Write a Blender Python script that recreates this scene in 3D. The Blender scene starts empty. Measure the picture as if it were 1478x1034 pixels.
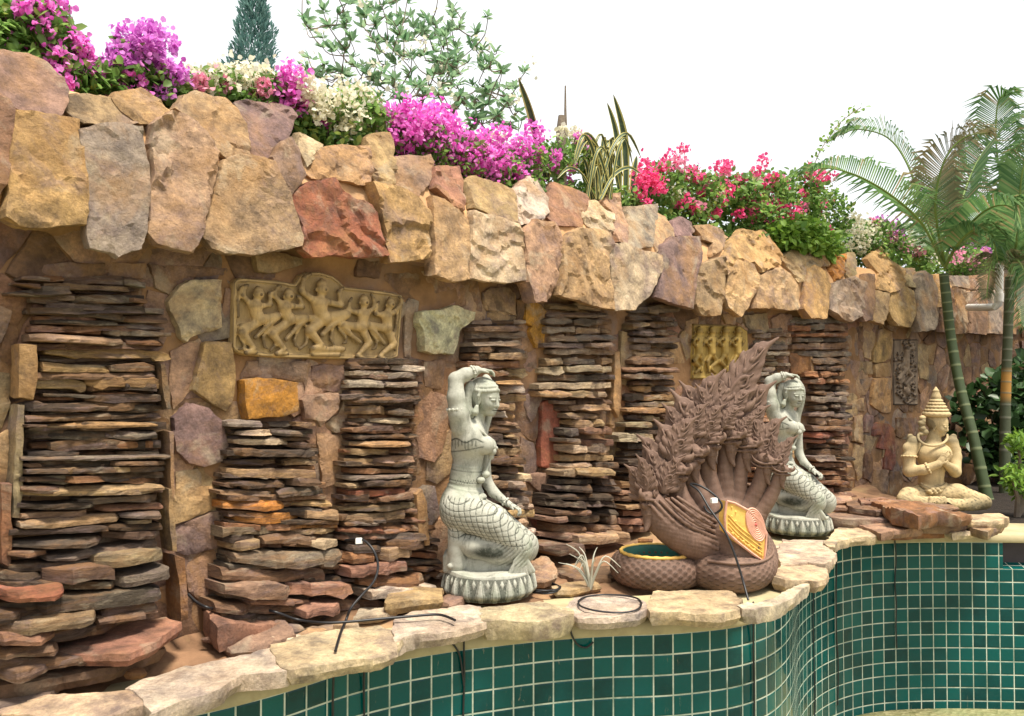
import bpy, math, random
import numpy as np
from mathutils import Vector, Matrix, noise
from mathutils.geometry import delaunay_2d_cdt
sc = bpy.context.scene
R = math.radians
random.seed(7); rng = np.random.default_rng(7)
# ---------------------------------------------------------------- camera
FPX, CW, CH = 1150.0, 1478.0, 1034.0
EYE = Vector((0, 0, 1.28)); PITCH = R(1.44)
cam = bpy.data.cameras.new('camera'); co = bpy.data.objects.new('camera', cam); sc.collection.objects.link(co)
co.location = EYE; co.rotation_euler = (R(90) + PITCH, 0, 0)
cam.sensor_width = 36; cam.lens = FPX / CW * 36; cam.clip_end = 2000
sc.camera = co
# ---------------------------------------------------------------- sky, sun, exposure
SUN_EL, SUN_AZ = 71, 138          # azimuth from +Y towards +X
w = bpy.data.worlds.new('World'); sc.world = w; w.use_nodes = True
nt = w.node_tree; bg = nt.nodes['Background']
sky = nt.nodes.new('ShaderNodeTexSky'); sky.sky_type = 'NISHITA'; sky.sun_disc = False
sky.sun_elevation = R(SUN_EL); sky.sun_rotation = R(SUN_AZ); sky.dust_density = 4.0; sky.air_density = 1.0
# thin bright overcast: the blue sky seen through a white cloud layer, with a soft cloud pattern
mx = nt.nodes.new('ShaderNodeMix'); mx.data_type = 'RGBA'
tc = nt.nodes.new('ShaderNodeTexCoord'); ns = nt.nodes.new('ShaderNodeTexNoise'); ns.inputs['Scale'].default_value = 1.6; ns.inputs['Detail'].default_value = 4
mr = nt.nodes.new('ShaderNodeMapRange'); mr.inputs['From Min'].default_value = .3; mr.inputs['From Max'].default_value = .7
mr.inputs['To Min'].default_value = .80; mr.inputs['To Max'].default_value = .96
nt.links.new(tc.outputs['Generated'], ns.inputs['Vector']); nt.links.new(ns.outputs['Fac'], mr.inputs['Value'])
nt.links.new(mr.outputs['Result'], mx.inputs['Factor'])
nt.links.new(sky.outputs['Color'], mx.inputs['A']); mx.inputs['B'].default_value = (10.4, 10.6, 10.8, 1)
nt.links.new(mx.outputs['Result'], bg.inputs['Color']); bg.inputs['Strength'].default_value = 0.070
sl = bpy.data.lights.new('sun', 'SUN'); sl.energy = 4.1; sl.angle = R(14); sl.color = (1, .92, .79)
so = bpy.data.objects.new('sun', sl); sc.collection.objects.link(so)
az = R(SUN_AZ); el = R(SUN_EL)
sd = Vector((math.sin(az) * math.cos(el), math.cos(az) * math.cos(el), math.sin(el)))
so.rotation_euler = sd.to_track_quat('Z', 'Y').to_euler(); so.location = (2, -3, 8)
sc.view_settings.view_transform = 'Standard'; sc.view_settings.look = 'None'
sc.view_settings.exposure = 0.82; sc.view_settings.gamma = 1
# ---------------------------------------------------------------- helpers
CR = Matrix.Rotation(R(90) + PITCH, 3, 'X')
def ray(px, py):
    return CR @ Vector(((px - CW / 2) / FPX, -(py - CH / 2) / FPX, -1))
def at(px, py, Y):
    d = ray(px, py); return EYE + d * (Y / d.y)
def atz(px, py, z):
    d = ray(px, py); return EYE + d * ((z - EYE.z) / d.z)
def link(o, parent=None):
    sc.collection.objects.link(o)
    if parent is not None: o.parent = parent
    return o
def tag(o, label=None, cat=None, group=None, kind=None):
    if label: o['label'] = label
    if cat: o['category'] = cat
    if group: o['group'] = group
    if kind: o['kind'] = kind
    return o
def empty(name, loc=(0, 0, 0), rz=0):
    o = bpy.data.objects.new(name, None); o.location = loc; o.rotation_euler = (0, 0, rz); o.empty_display_size = .1
    return link(o)
def mesh(name, V, F, mat, parent=None, smooth=None, attrs=None, uv=None, color=None):
    """V world-or-parent space; F faces; one mesh object"""
    me = bpy.data.meshes.new(name)
    V = [tuple(v) for v in V] if not isinstance(V, np.ndarray) else V
    if isinstance(V, np.ndarray) and isinstance(F, np.ndarray):
        n, k = F.shape
        me.vertices.add(len(V)); me.vertices.foreach_set('co', V.astype(np.float32).ravel())
        me.loops.add(n * k); me.loops.foreach_set('vertex_index', F.astype(np.int32).ravel())
        me.polygons.add(n); me.polygons.foreach_set('loop_start', (np.arange(n) * k).astype(np.int32))
        me.update(calc_edges=True)
    else:
        me.from_pydata([tuple(v) for v in V], [], [tuple(f) for f in F])
    if attrs:
        for k_, a in attrs.items():
            a = np.asarray(a, dtype=np.float32)
            if a.ndim == 2:
                at_ = me.attributes.new(k_, 'FLOAT_COLOR', 'POINT')
                if a.shape[1] == 3: a = np.concatenate([a, np.ones((len(a), 1), np.float32)], 1)
                at_.data.foreach_set('color', a.ravel())
            else:
                at_ = me.attributes.new(k_, 'FLOAT', 'POINT'); at_.data.foreach_set('value', a)
    if uv is not None:
        l = me.uv_layers.new(name='UVMap'); vi = np.zeros(len(me.loops), np.int32); me.loops.foreach_get('vertex_index', vi)
        l.data.foreach_set('uv', np.asarray(uv, np.float32)[vi].ravel())
    me.validate()
    if smooth is not None:
        me.shade_smooth()
        if smooth < 180: me.set_sharp_from_angle(angle=R(smooth))
    me.materials.append(mat)
    o = bpy.data.objects.new(name, me); link(o, parent)
    if parent is not None: pass
    if color: o.color = (*color[:3], 1)
    return o
def catmull(P, n=8):
    P = [Vector(p) for p in P]; out = []
    for i in range(len(P) - 1):
        p0 = P[max(i - 1, 0)]; p1 = P[i]; p2 = P[i + 1]; p3 = P[min(i + 2, len(P) - 1)]
        for j in range(n):
            t = j / n
            out.append(.5 * ((2 * p1) + (p2 - p0) * t + (2 * p0 - 5 * p1 + 4 * p2 - p3) * t * t + (3 * p1 - p0 - 3 * p2 + p3) * t ** 3))
    out.append(P[-1]); return out
def tube(pts, rad, seg=8, cap=True):
    """verts, faces of a tube along pts; rad number or list"""
    pts = [Vector(p) for p in pts]; n = len(pts)
    rad = [rad] * n if isinstance(rad, (int, float)) else list(rad)
    V = []; F = []; nrm = None
    for i, p in enumerate(pts):
        t = (pts[min(i + 1, n - 1)] - pts[max(i - 1, 0)]).normalized()
        if nrm is None: nrm = t.orthogonal().normalized()
        nrm = (nrm - t * nrm.dot(t)).normalized(); b = t.cross(nrm)
        for j in range(seg):
            a = 2 * math.pi * j / seg
            V.append(p + (nrm * math.cos(a) + b * math.sin(a)) * rad[i])
    for i in range(n - 1):
        for j in range(seg):
            a = i * seg + j; b_ = i * seg + (j + 1) % seg
            F.append((a, b_, b_ + seg, a + seg))
    if cap: F.append(tuple(range(seg))[::-1]); F.append(tuple((n - 1) * seg + j for j in range(seg)))
    return V, F
class MB:
    def __init__(s): s.V = []; s.F = []
    def add(s, V, F):
        b = len(s.V); s.V += [Vector(v) for v in V]; s.F += [tuple(i + b for i in f) for f in F]
    def build(s, name, mat, parent=None, **k): return mesh(name, s.V, s.F, mat, parent, **k)
# ---------------------------------------------------------------- materials
def N(nt, typ, **k):
    n = nt.nodes.new(typ)
    for a, v in k.items():
        if a.startswith('_'): setattr(n, a[1:], v)
        else: n.inputs[a.replace('_', ' ')].default_value = v
    return n
def newmat(name):
    m = bpy.data.materials.new(name); m.use_nodes = True; return m, m.node_tree, m.node_tree.nodes['Principled BSDF']
def mixc(nt, f, a, b, mode='MIX'):
    n = nt.nodes.new('ShaderNodeMix'); n.data_type = 'RGBA'; n.blend_type = mode
    for s, v in (('Factor', f), ('A', a), ('B', b)):
        if isinstance(v, (int, float)): n.inputs[s].default_value = v
        elif isinstance(v, tuple): n.inputs[s].default_value = (*v[:3], 1)
        else: nt.links.new(v, n.inputs[s])
    return n.outputs['Result']
def ramp(nt, src, lo, hi, a=0., b=1.):
    n = nt.nodes.new('ShaderNodeMapRange'); nt.links.new(src, n.inputs['Value'])
    n.inputs['From Min'].default_value = lo; n.inputs['From Max'].default_value = hi
    n.inputs['To Min'].default_value = a; n.inputs['To Max'].default_value = b
    return n.outputs['Result']
def mth(nt, op, a, b=None, c=None):
    n = nt.nodes.new('ShaderNodeMath'); n.operation = op
    for i, v in enumerate((a, b, c)):
        if v is None: continue
        if isinstance(v, (int, float)): n.inputs[i].default_value = v
        else: nt.links.new(v, n.inputs[i])
    return n.outputs[0]
def nz(nt, vec, scale, detail=4, rough=.55, dist=0., out='Fac'):
    n = N(nt, 'ShaderNodeTexNoise', Scale=scale, Detail=detail, Roughness=rough, Distortion=dist)
    if vec is not None: nt.links.new(vec, n.inputs['Vector'])
    return n.outputs[out]
def bump(nt, bsdf, h, strength=.5, dist=.01, prev=None):
    b = N(nt, 'ShaderNodeBump', Strength=strength, Distance=dist); nt.links.new(h, b.inputs['Height'])
    if prev is not None: nt.links.new(prev, b.inputs['Normal'])
    nt.links.new(b.outputs['Normal'], bsdf.inputs['Normal']); return b.outputs['Normal']
def stone_mat(name, zs=1.0, rough=.85, stain=.62, mort=(.50, .27, .10)):
    m, nt, b = newmat(name)
    oi = nt.nodes.new('ShaderNodeObjectInfo'); tc = nt.nodes.new('ShaderNodeTexCoord')
    off = N(nt, 'ShaderNodeVectorMath', _operation='SCALE'); cmb = nt.nodes.new('ShaderNodeCombineXYZ')
    for i, s in enumerate((37., 91., 53.)):
        nt.links.new(mth(nt, 'MULTIPLY', oi.outputs['Random'], s), cmb.inputs[i])
    mp = N(nt, 'ShaderNodeMapping'); mp.inputs['Scale'].default_value = (1, 1, zs)
    nt.links.new(tc.outputs['Object'], mp.inputs['Vector']); nt.links.new(cmb.outputs[0], mp.inputs['Location'])
    v = mp.outputs[0]
    base = oi.outputs['Color']
    n1 = nz(nt, v, 7, 10, .72, .2); n2 = nz(nt, v, 2.6, 8, .68, .4); n3 = nz(nt, v, 60, 6, .8); n4 = nz(nt, v, 3.6, 9, .7, .5)
    lt = mixc(nt, 1., base, (1.5, 1.4, 1.25), 'MULTIPLY'); dk = mixc(nt, 1., base, (.42, .40, .42), 'MULTIPLY')
    c = mixc(nt, ramp(nt, n1, .36, .64), dk, lt)
    c = mixc(nt, ramp(nt, n2, .47, .64, 0, stain), c, mort)
    c = mixc(nt, ramp(nt, n4, .52, .66, 0, .6), c, (.27, .19, .19))
    n5 = nz(nt, v, 4.3, 7, .65, .5)
    c = mixc(nt, ramp(nt, n5, .56, .66, 0, .42), c, (.64, .54, .38))
    c = mixc(nt, ramp(nt, n3, .32, .70, .0, .5), c, (.09, .06, .04))
    nt.links.new(c, b.inputs['Base Color']); b.inputs['Roughness'].default_value = rough
    b.inputs['Specular IOR Level'].default_value = .3
    n6 = nz(nt, v, 11, 12, .74, .15); n7 = nz(nt, v, 70, 6, .75)
    rg = N(nt, 'ShaderNodeTexNoise', _noise_type='RIDGED_MULTIFRACTAL', Scale=5.5, Detail=8, Roughness=.6, Distortion=.1); nt.links.new(v, rg.inputs['Vector'])
    crk = ramp(nt, rg.outputs['Fac'], .55, 1.1, 0, 1)
    p = bump(nt, b, n6, 1., .035); p = bump(nt, b, crk, -.55 if zs < 2 else -.2, .02, p); bump(nt, b, n7, .7, .008, p)
    return m
M = {}
M['stone'] = stone_mat('rough_flagstone')
M['slate'] = stone_mat('split_slate', zs=5.0, stain=.6, mort=(.40, .20, .075))
M['coping'] = stone_mat('coping_flagstone', stain=.25, rough=.8)
def simple(name, col, rough=.7, var=.25, scale=8, bumpd=.004, bs=.4, spec=.3, stain=None):
    m, nt, b = newmat(name); tc = nt.nodes.new('ShaderNodeTexCoord'); v = tc.outputs['Object']
    n1 = nz(nt, v, scale, 6, .6); c = mixc(nt, ramp(nt, n1, .3, .7), tuple(x * (1 - var) for x in col), tuple(min(1, x * (1 + var)) for x in col))
    if stain: c = mixc(nt, ramp(nt, nz(nt, v, scale * .4, 6, .6, 1.), .5, .68, 0, stain[1]), c, stain[0])
    nt.links.new(c, b.inputs['Base Color']); b.inputs['Roughness'].default_value = rough; b.inputs['Specular IOR Level'].default_value = spec
    if bumpd: bump(nt, b, nz(nt, v, scale * 6, 6, .65), bs, bumpd)
    return m
M['mortar'] = simple('ochre_mortar', (.27, .15, .07), .9, .35, 5, .012, .8, stain=((.20, .15, .13), .7))
M['capmortar'] = simple('orange_mortar', (.50, .29, .14), .9, .3, 5, .01, .8, stain=((.40, .30, .2), .6))
M['ledge'] = simple('muddy_mortar', (.24, .135, .075), .85, .4, 6, .012, .8, stain=((.42, .28, .14), .8))
M['lip'] = simple('cream_cement', (.40, .34, .20), .75, .2, 7, .004, .5, stain=((.25, .20, .12), .6))
M['soil'] = simple('dark_soil', (.035, .026, .02), .95, .5, 20, .03, 1)
M['ground'] = simple('ground_soil', (.16, .13, .09), .95, .3, 2, .03, 1)
def tile_mat():
    m, nt, b = newmat('green_glazed_tile'); uv = nt.nodes.new('ShaderNodeUVMap')
    s = nt.nodes.new('ShaderNodeSeparateXYZ'); nt.links.new(uv.outputs[0], s.inputs[0])
    p = .1075; fx = mth(nt, 'FRACT', mth(nt, 'DIVIDE', s.outputs[0], p)); fy = mth(nt, 'FRACT', mth(nt, 'DIVIDE', s.outputs[1], p))
    ex = mth(nt, 'MINIMUM', fx, mth(nt, 'SUBTRACT', 1., fx)); ey = mth(nt, 'MINIMUM', fy, mth(nt, 'SUBTRACT', 1., fy))
    e = mth(nt, 'MINIMUM', ex, ey)
    cx = mth(nt, 'FLOOR', mth(nt, 'DIVIDE', s.outputs[0], p)); cy = mth(nt, 'FLOOR', mth(nt, 'DIVIDE', s.outputs[1], p))
    cc = nt.nodes.new('ShaderNodeCombineXYZ'); nt.links.new(cx, cc.inputs[0]); nt.links.new(cy, cc.inputs[1])
    wn = nt.nodes.new('ShaderNodeTexWhiteNoise'); wn.noise_dimensions = '2D'; nt.links.new(cc.outputs[0], wn.inputs[0])
    tc = nt.nodes.new('ShaderNodeTexCoord'); v = tc.outputs['Object']
    a = mixc(nt, wn.outputs['Value'], (.0, .030, .031), (.0, .088, .080))
    a = mixc(nt, ramp(nt, nz(nt, v, 6, 4, .6), .42, .72, 0, .6), a, (.0, .07, .07))
    a = mixc(nt, ramp(nt, nz(nt, v, 60, 3), .55, .8, 0, .4), a, (.005, .085, .065))
    # lime runs under the spill
    mp = N(nt, 'ShaderNodeMapping'); mp.inputs['Scale'].default_value = (14, 14, 3.2); nt.links.new(v, mp.inputs[0])
    ln = nz(nt, mp.outputs[0], 2.2, 8, .75, .6)
    big = nz(nt, v, .9, 2)
    a = mixc(nt, mth(nt, 'MULTIPLY', ramp(nt, ln, .62, .72, 0, .75), ramp(nt, big, .49, .56)), a, (.36, .30, .20))
    g = ramp(nt, e, .028, .044)
    gr = mixc(nt, ramp(nt, nz(nt, v, 5, 6, .7), .35, .65), (.22, .28, .21), (.62, .66, .54))
    c = mixc(nt, g, gr, a); nt.links.new(c, b.inputs['Base Color'])
    nt.links.new(ramp(nt, g, 0, 1, .8, .07), b.inputs['Roughness']); b.inputs['Specular IOR Level'].default_value = .26
    pr = bump(nt, b, ramp(nt, e, .03, .11), .7, .004)
    bump(nt, b, nz(nt, cc.outputs[0], 1.0, 0), .0, .001, pr)
    b2 = N(nt, 'ShaderNodeBump', Strength=.25, Distance=.01); nt.links.new(nz(nt, v, 9, 3), b2.inputs['Height']); nt.links.new(pr, b2.inputs['Normal'])
    nt.links.new(b2.outputs[0], b.inputs['Normal'])
    return m
M['tile'] = tile_mat()
PAL = dict(tan=(.50, .355, .20), ochre=(.55, .36, .17), orange=(.52, .22, .05), gold=(.66, .34, .05), pink=(.50, .33, .225), rose=(.40, .22, .15),
  red=(.34, .12, .075), mauve=(.32, .215, .165), purple=(.27, .185, .18), grey=(.40, .34, .285), slate=(.13, .105, .085), dark=(.065, .046, .032),
  cream=(.68, .56, .39), olive=(.38, .30, .18), brown=(.22, .135, .085), rust=(.32, .155, .075), pale=(.74, .64, .52), white=(.80, .74, .50), greyb=(.27, .22, .18))
def pal(c, j=.12):
    c = PAL[c]; f = 1 + random.uniform(-j, j); return tuple(min(1, x * f * (1 + random.uniform(-.05, .05))) for x in c)
# ---------------------------------------------------------------- plan curves
WPL = [Vector(p) for p in ((-4.2, .55), (-3.0, 2.02), (-2.0, 3.25), (-.18, 5.22), (1.58, 6.95), (3.9, 8.85), (5.15, 9.85), (6.4, 10.8), (7.3, 11.45), (8.6, 12.3))]
WC = [Vector((p.x, p.y)) for p in catmull([v.to_3d() for v in WPL], 24)]
WS = [0.]
for i in range(1, len(WC)): WS.append(WS[-1] + (WC[i] - WC[i - 1]).length)
WN = []
for i in range(len(WC)):
    t = (WC[min(i + 1, len(WC) - 1)] - WC[max(i - 1, 0)]).normalized(); WN.append(Vector((t.y, -t.x)))
def wat(u, off=0.):
    u = max(0., min(WS[-1] - 1e-4, u)); lo, hi = 0, len(WS) - 1
    while hi - lo > 1:
        mid = (lo + hi) // 2
        if WS[mid] <= u: lo = mid
        else: hi = mid
    t = (u - WS[lo]) / (WS[hi] - WS[lo]); return WC[lo].lerp(WC[hi], t) + WN[lo].lerp(WN[hi], t).normalized() * off
def W(u, z, off=0.):
    p = wat(u, off); return Vector((p.x, p.y, z))
def wuv(px, py, off=0.):
    """pixel -> (u, z) on the wall sheet standing off metres proud of the wall; off may be a function of z"""
    d = ray(px, py); dx, dy = d.x, d.y; o = off if not callable(off) else off(2.2)
    for it in range(3 if callable(off) else 1):
        best = None; pv = None
        for i in range(len(WC)):
            p = WC[i] + WN[i] * o; s = p.x * dy - p.y * dx      # sign of side of ray
            if pv is not None and (s >= 0) != (pv[0] >= 0):
                t = pv[0] / (pv[0] - s); q = pv[1].lerp(p, t); u = WS[i - 1] + (WS[i] - WS[i - 1]) * t
                if q.y > 0: best = (u, EYE.z + d.z * (q.y / dy)); break
            pv = (s, p)
        if best is None: raise ValueError('no wall hit %s %s' % (px, py))
        if callable(off): o = off(best[1])
    return best
def inpoly(x, y, P):
    c = False; j = len(P) - 1
    for i in range(len(P)):
        if (P[i][1] > y) != (P[j][1] > y) and x < (P[j][0] - P[i][0]) * (y - P[i][1]) / (P[j][1] - P[i][1]) + P[i][0]: c = not c
        j = i
    return c
def slabmesh(poly, thick, mp, step=.03, rough=.012, seed=0, jag=.006, terr=0, bottom=False, bev=.010, under=0.):
    """irregular stone: poly 2D metric outline, mp(a,b,h)->3D"""
    P = [Vector(p) for p in poly]; area = sum(P[i - 1].x * P[i].y - P[i].x * P[i - 1].y for i in range(len(P)))
    if area < 0: P.reverse()
    out = []
    for i in range(len(P)):
        a, b = P[i], P[(i + 1) % len(P)]; n = max(1, int((b - a).length / (step * .8))); e = (b - a)
        if e.length < 1e-6: continue
        nn = Vector((e.y, -e.x)).normalized()
        for j in range(n):
            q = a + e * (j / n); k = noise.noise(Vector((q.x * 9, q.y * 9, seed * 3.1))) + .6 * noise.noise(Vector((q.x * 31, q.y * 31, seed * 3.1)))
            out.append(q + nn * (k * jag * 1.6))
    n = len(out); xs = [p.x for p in out]; ys = [p.y for p in out]; pts = list(out)
    x = min(xs) + step * .5
    rnd = random.Random(seed)
    seg = [(out[i], out[(i + 1) % n]) for i in range(n)]
    def edist(q):
        m = 9.
        for a, b in seg:
            e = b - a; t = max(0., min(1., (q - a).dot(e) / max(e.length_squared, 1e-9))); m = min(m, (a + e * t - q).length)
            if m < 1e-4: break
        return m
    while x < max(xs):
        y = min(ys) + step * .5
        while y < max(ys):
            q = Vector((x + rnd.uniform(-.3, .3) * step, y + rnd.uniform(-.3, .3) * step))
            if inpoly(q.x, q.y, out) and edist(q) > step * .35: pts.append(q)
            y += step
        x += step
    r = delaunay_2d_cdt(pts, [(i, (i + 1) % n) for i in range(n)], [], 1, 1e-5)
    vs, fs = r[0], r[2]; orig = r[3]
    ta = rnd.uniform(0, 6.28); tx, ty = math.cos(ta) * rough * 1.2, math.sin(ta) * rough * 1.2
    cx = sum(xs) / n; cy = sum(ys) / n; ext = max(max(xs) - min(xs), max(ys) - min(ys), .05)
    V = []; isb = []
    for i, v in enumerate(vs):
        ob = [k for k in orig[i] if k < n]; bd = bool(ob); isb.append(ob[0] if bd else -1)
        s = Vector((v.x * 4.5, v.y * 4.5, seed * 7.7)); h = noise.fractal(s, .65, 2.2, 7) * rough
        if terr:
            wv = .6 * noise.fractal(Vector((v.x * 7, v.y * 7, seed + 4.)), .7, 2.1, 4); g = (v.x * math.cos(ta) + v.y * math.sin(ta)) * 4.5 + noise.noise(Vector((v.x * 3 + seed, v.y * 3, 3.3))) * 1.6 + wv * .5
            h += (min(1, (g - math.floor(g)) * 7) - (g - math.floor(g))) * terr * 2.2
        h += ((v.x - cx) * tx + (v.y - cy) * ty) / ext * 2
        ed = 0. if bd else edist(Vector(v))
        h -= bev * max(0., 1 - ed / (bev * 2.2)) ** 1.5
        V.append(mp(v.x, v.y, max(thick + h, thick * .3)))
    F = [tuple(f) for f in fs]
    # orientation
    bidx = [i for i, k in sorted(enumerate(isb), key=lambda t: t[1]) if k >= 0]
    nb = len(bidx); lv = []
    for lev, (f, inn) in enumerate(((.55, -.004), (0., .006 + under))):
        st = len(V); lv.append(st)
        for bi in bidx:
            v = vs[bi]; c = Vector((cx, cy)) - Vector(v); c.normalize()
            k = noise.noise(Vector((v.x * 40, v.y * 40, seed + lev * 9.))) * .006
            q = Vector(v) + c * (inn + k); V.append(mp(q.x, q.y, thick * f))
    for i in range(nb):
        j = (i + 1) % nb
        F.append((bidx[i], lv[0] + i, lv[0] + j, bidx[j])); F.append((lv[0] + i, lv[1] + i, lv[1] + j, lv[0] + j))
    if bottom: F.append(tuple(lv[1] + i for i in range(nb))[::-1])
    return V, F
def zc(g, pts):
    ox, oy, s = g; return [(ox + x / s, oy + y / s) for x, y in pts]
Z1 = (0, 0, 2.462); Z6 = (400, 0, 2.462); ZA = (800, 200, 3.23); ZB = (1100, 120, 2.873)
Z2 = (0, 380, 3.04); Z3 = (0, 700, 3.095); Z4 = (300, 380, 3.04); Z5 = (300, 700, 3.095)
ZC = (590, 390, 7.385); ZD = (680, 420, 2.35); ZE = (1140, 440, 7.385); ZG = (1180, 560, 7.385); ZH = (1180, 660, 4.923)
ZI = (560, 780, 4.923); ZJ = (1050, 720, 3.29); ZK = (760, 550, 7.385); ZL = (760, 680, 7.385); ZM = (760, 420, 7.385); ZN = (870, 640, 4.308)
# ================================================================ setting
def sheet(name, x0, x1, y0, y1, z, mat, kind='structure', label=None):
    o = mesh(name, [(x0, y0, z), (x1, y0, z), (x1, y1, z), (x0, y1, z)], [(0, 1, 2, 3)], mat); tag(o, kind=kind); return o
PIT = -1.42
# rim of the pool: plan curve of the tiled face
RPX = [(-3.2, 1.6), (-2.3, 2.45), (-1.55, 3.02), (-1.07, 3.37), (-.765, 3.68), (-.56, 3.83), (-.31, 3.96), (-.1, 4.04), (.21, 4.14), (.50, 4.2), (.85, 4.24), (1.18, 4.34), (1.42, 4.5), (1.60, 4.72),
       (1.75, 5.0), (1.88, 5.35), (2.06, 5.75), (2.33, 6.12), (2.64, 6.38), (3.0, 6.53), (3.45, 6.58), (3.95, 6.57), (4.6, 6.52), (5.6, 6.4), (7.2, 6.1)]
RC = [Vector((p.x, p.y)) for p in catmull([(x, y, 0) for x, y in RPX], 8)]
RS = [0.]
for i in range(1, len(RC)): RS.append(RS[-1] + (RC[i] - RC[i - 1]).length)
RN = []
for i in range(len(RC)):
    t = (RC[min(i + 1, len(RC) - 1)] - RC[max(i - 1, 0)]).normalized(); RN.append(Vector((t.y, -t.x)))
TOP = -.068
def sweep(prof, i0=0, i1=None, matname='lip', uvf=False, jit=0.):
    i1 = len(RC) if i1 is None else i1; V = []; F = []; UV = []; k = len(prof)
    for i in range(i0, i1):
        for (o, z) in prof:
            p = RC[i] + RN[i] * (o + jit * noise.noise(Vector((RS[i] * 6, z * 9, 0)))); V.append((p.x, p.y, z)); UV.append((RS[i], z - TOP + 2.15))
    for i in range(i1 - i0 - 1):
        for j in range(k - 1): a = i * k + j; F.append((a, a + k, a + k + 1, a + 1))
    return V, F, UV
pool = empty('pool_wall', (1.2, 4.3, PIT)); tag(pool, 'curving pool wall clad in small square dark green glazed tiles', 'pool wall', kind='thing')
PL = Vector(pool.location)
def rel(V, o): return [Vector(v) - o for v in V]
iR = next(i for i, p in enumerate(RC) if p.x > 3.985)      # where the overflow slot starts
zs = TOP - 2 * .1075
V, F, UV = sweep([(0, PIT - .02), (0, zs)], 0, None)
V2, F2, UV2 = sweep([(0, zs), (0, TOP)], 0, iR + 1)
b = len(V); V += V2; UV += UV2; F += [tuple(i + b for i in f) for f in F2]
mesh('tiled_face', rel(V, PL), F, M['tile'], pool, uv=UV)
# overflow slot: sloping tiled sill, tiled jamb, dark back
V, F, UV = sweep([(0, zs), (-.11, zs + .03)], iR, None); UV = [(u[0], 5 + j % 2 * .1) for j, u in enumerate(UV)]
mesh('slot_sill', rel(V, PL), F, M['tile'], pool, uv=UV)
V, F, UV = sweep([(-.11, zs + .03), (-.115, TOP)], iR, None); M['slot'] = simple('dark_stone', (.05, .04, .045), .5, .3, 5)
mesh('slot_back', rel(V, PL), F, M['slot'], pool)
q = [RC[iR], RC[iR] - RN[iR] * .11]
mesh('slot_jamb', rel([(q[0].x, q[0].y, zs), (q[1].x, q[1].y, zs + .03), (q[1].x, q[1].y, TOP), (q[0].x, q[0].y, TOP)], PL), [(0, 1, 2, 3)], M['tile'], pool, uv=[(0, 2), (.1, 2), (.1, 2.2), (0, 2.2)])
V, F, UV = sweep([(-.16, TOP - .002), (.004, TOP), (.010, TOP + .010), (.004, -.01), (-.02, .008), (-.45, .012)], 0, None, jit=.008)
mesh('cement_lip', rel(V, PL), F, M['lip'], pool, smooth=50)
# pool floor and the ground
m, nt_, b_ = newmat('pebbled_pool_floor'); tc_ = nt_.nodes.new('ShaderNodeTexCoord')
vo = N(nt_, 'ShaderNodeTexVoronoi', Scale=26.); nt_.links.new(tc_.outputs['Object'], vo.inputs['Vector'])
c_ = mixc(nt_, vo.outputs['Color'], (.16, .15, .05), (.42, .38, .20)); c_ = mixc(nt_, ramp(nt_, nz(nt_, tc_.outputs['Object'], 3, 4), .4, .7), c_, (.20, .22, .10))
nt_.links.new(c_, b_.inputs['Base Color']); b_.inputs['Roughness'].default_value = .5; bump(nt_, b_, vo.outputs['Distance'], .8, .02); M['pebble'] = m
V = []; F = []
V = [(p.x, p.y, PIT) for p in RC] + [(8, -6, PIT), (-8, -6, PIT), (-8, 0.5, PIT)]
o = mesh('pool_floor', V, [tuple(range(len(V)))[::-1]], M['pebble']); tag(o, kind='structure')
sheet('ground', -400, 400, -400, 400, PIT - .06, M['ground'])
# ================================================================ feature wall
wall = empty('stone_wall', (1.58, 6.95, 0)); tag(wall, 'tall curving garden wall of rough ochre, pink and mauve flagstones with a jutting cap', 'wall', kind='thing')
WL = Vector(wall.location)
prof = [(-.03, -.15)] + [(0., z) for z in np.arange(-.05, 1.93, .08)] + [(.03, 1.955), (.10, 1.965), (.145, 2.0), (.145, 2.1), (.125, 2.2), (.10, 2.3), (.05, 2.38), (.01, 2.45), (-.05, 2.52), (-.16, 2.53), (-.20, 2.38)]
prof2 = prof + [(-.60, 2.38), (-.64, 2.45), (-.78, 2.45), (-.8, -1.4)]
V = []; F = []; k = len(prof2); us = np.arange(0.02, WS[-1], .08)
for i, u in enumerate(us):
    for j, (o_, z) in enumerate(prof2):
        d = .035 * noise.fractal(Vector((u * 2.6, z * 2.6, 5)), 1., 2., 4) if o_ > -.3 else 0
        V.append(W(u, z + (.03 * noise.noise(Vector((u * 5, z * 4, 1))) if z > 2.3 else 0), o_ + d))
for i in range(len(us) - 1):
    for j in range(k - 1): a = i * k + j; F.append((a, a + k, a + k + 1, a + 1))
core = mesh('wall_core', rel(V, WL), F, M['mortar'], wall, smooth=60); core.data.materials.append(M['capmortar'])
for p_ in core.data.polygons:
    if p_.center.z > 1.97: p_.material_index = 1
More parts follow.
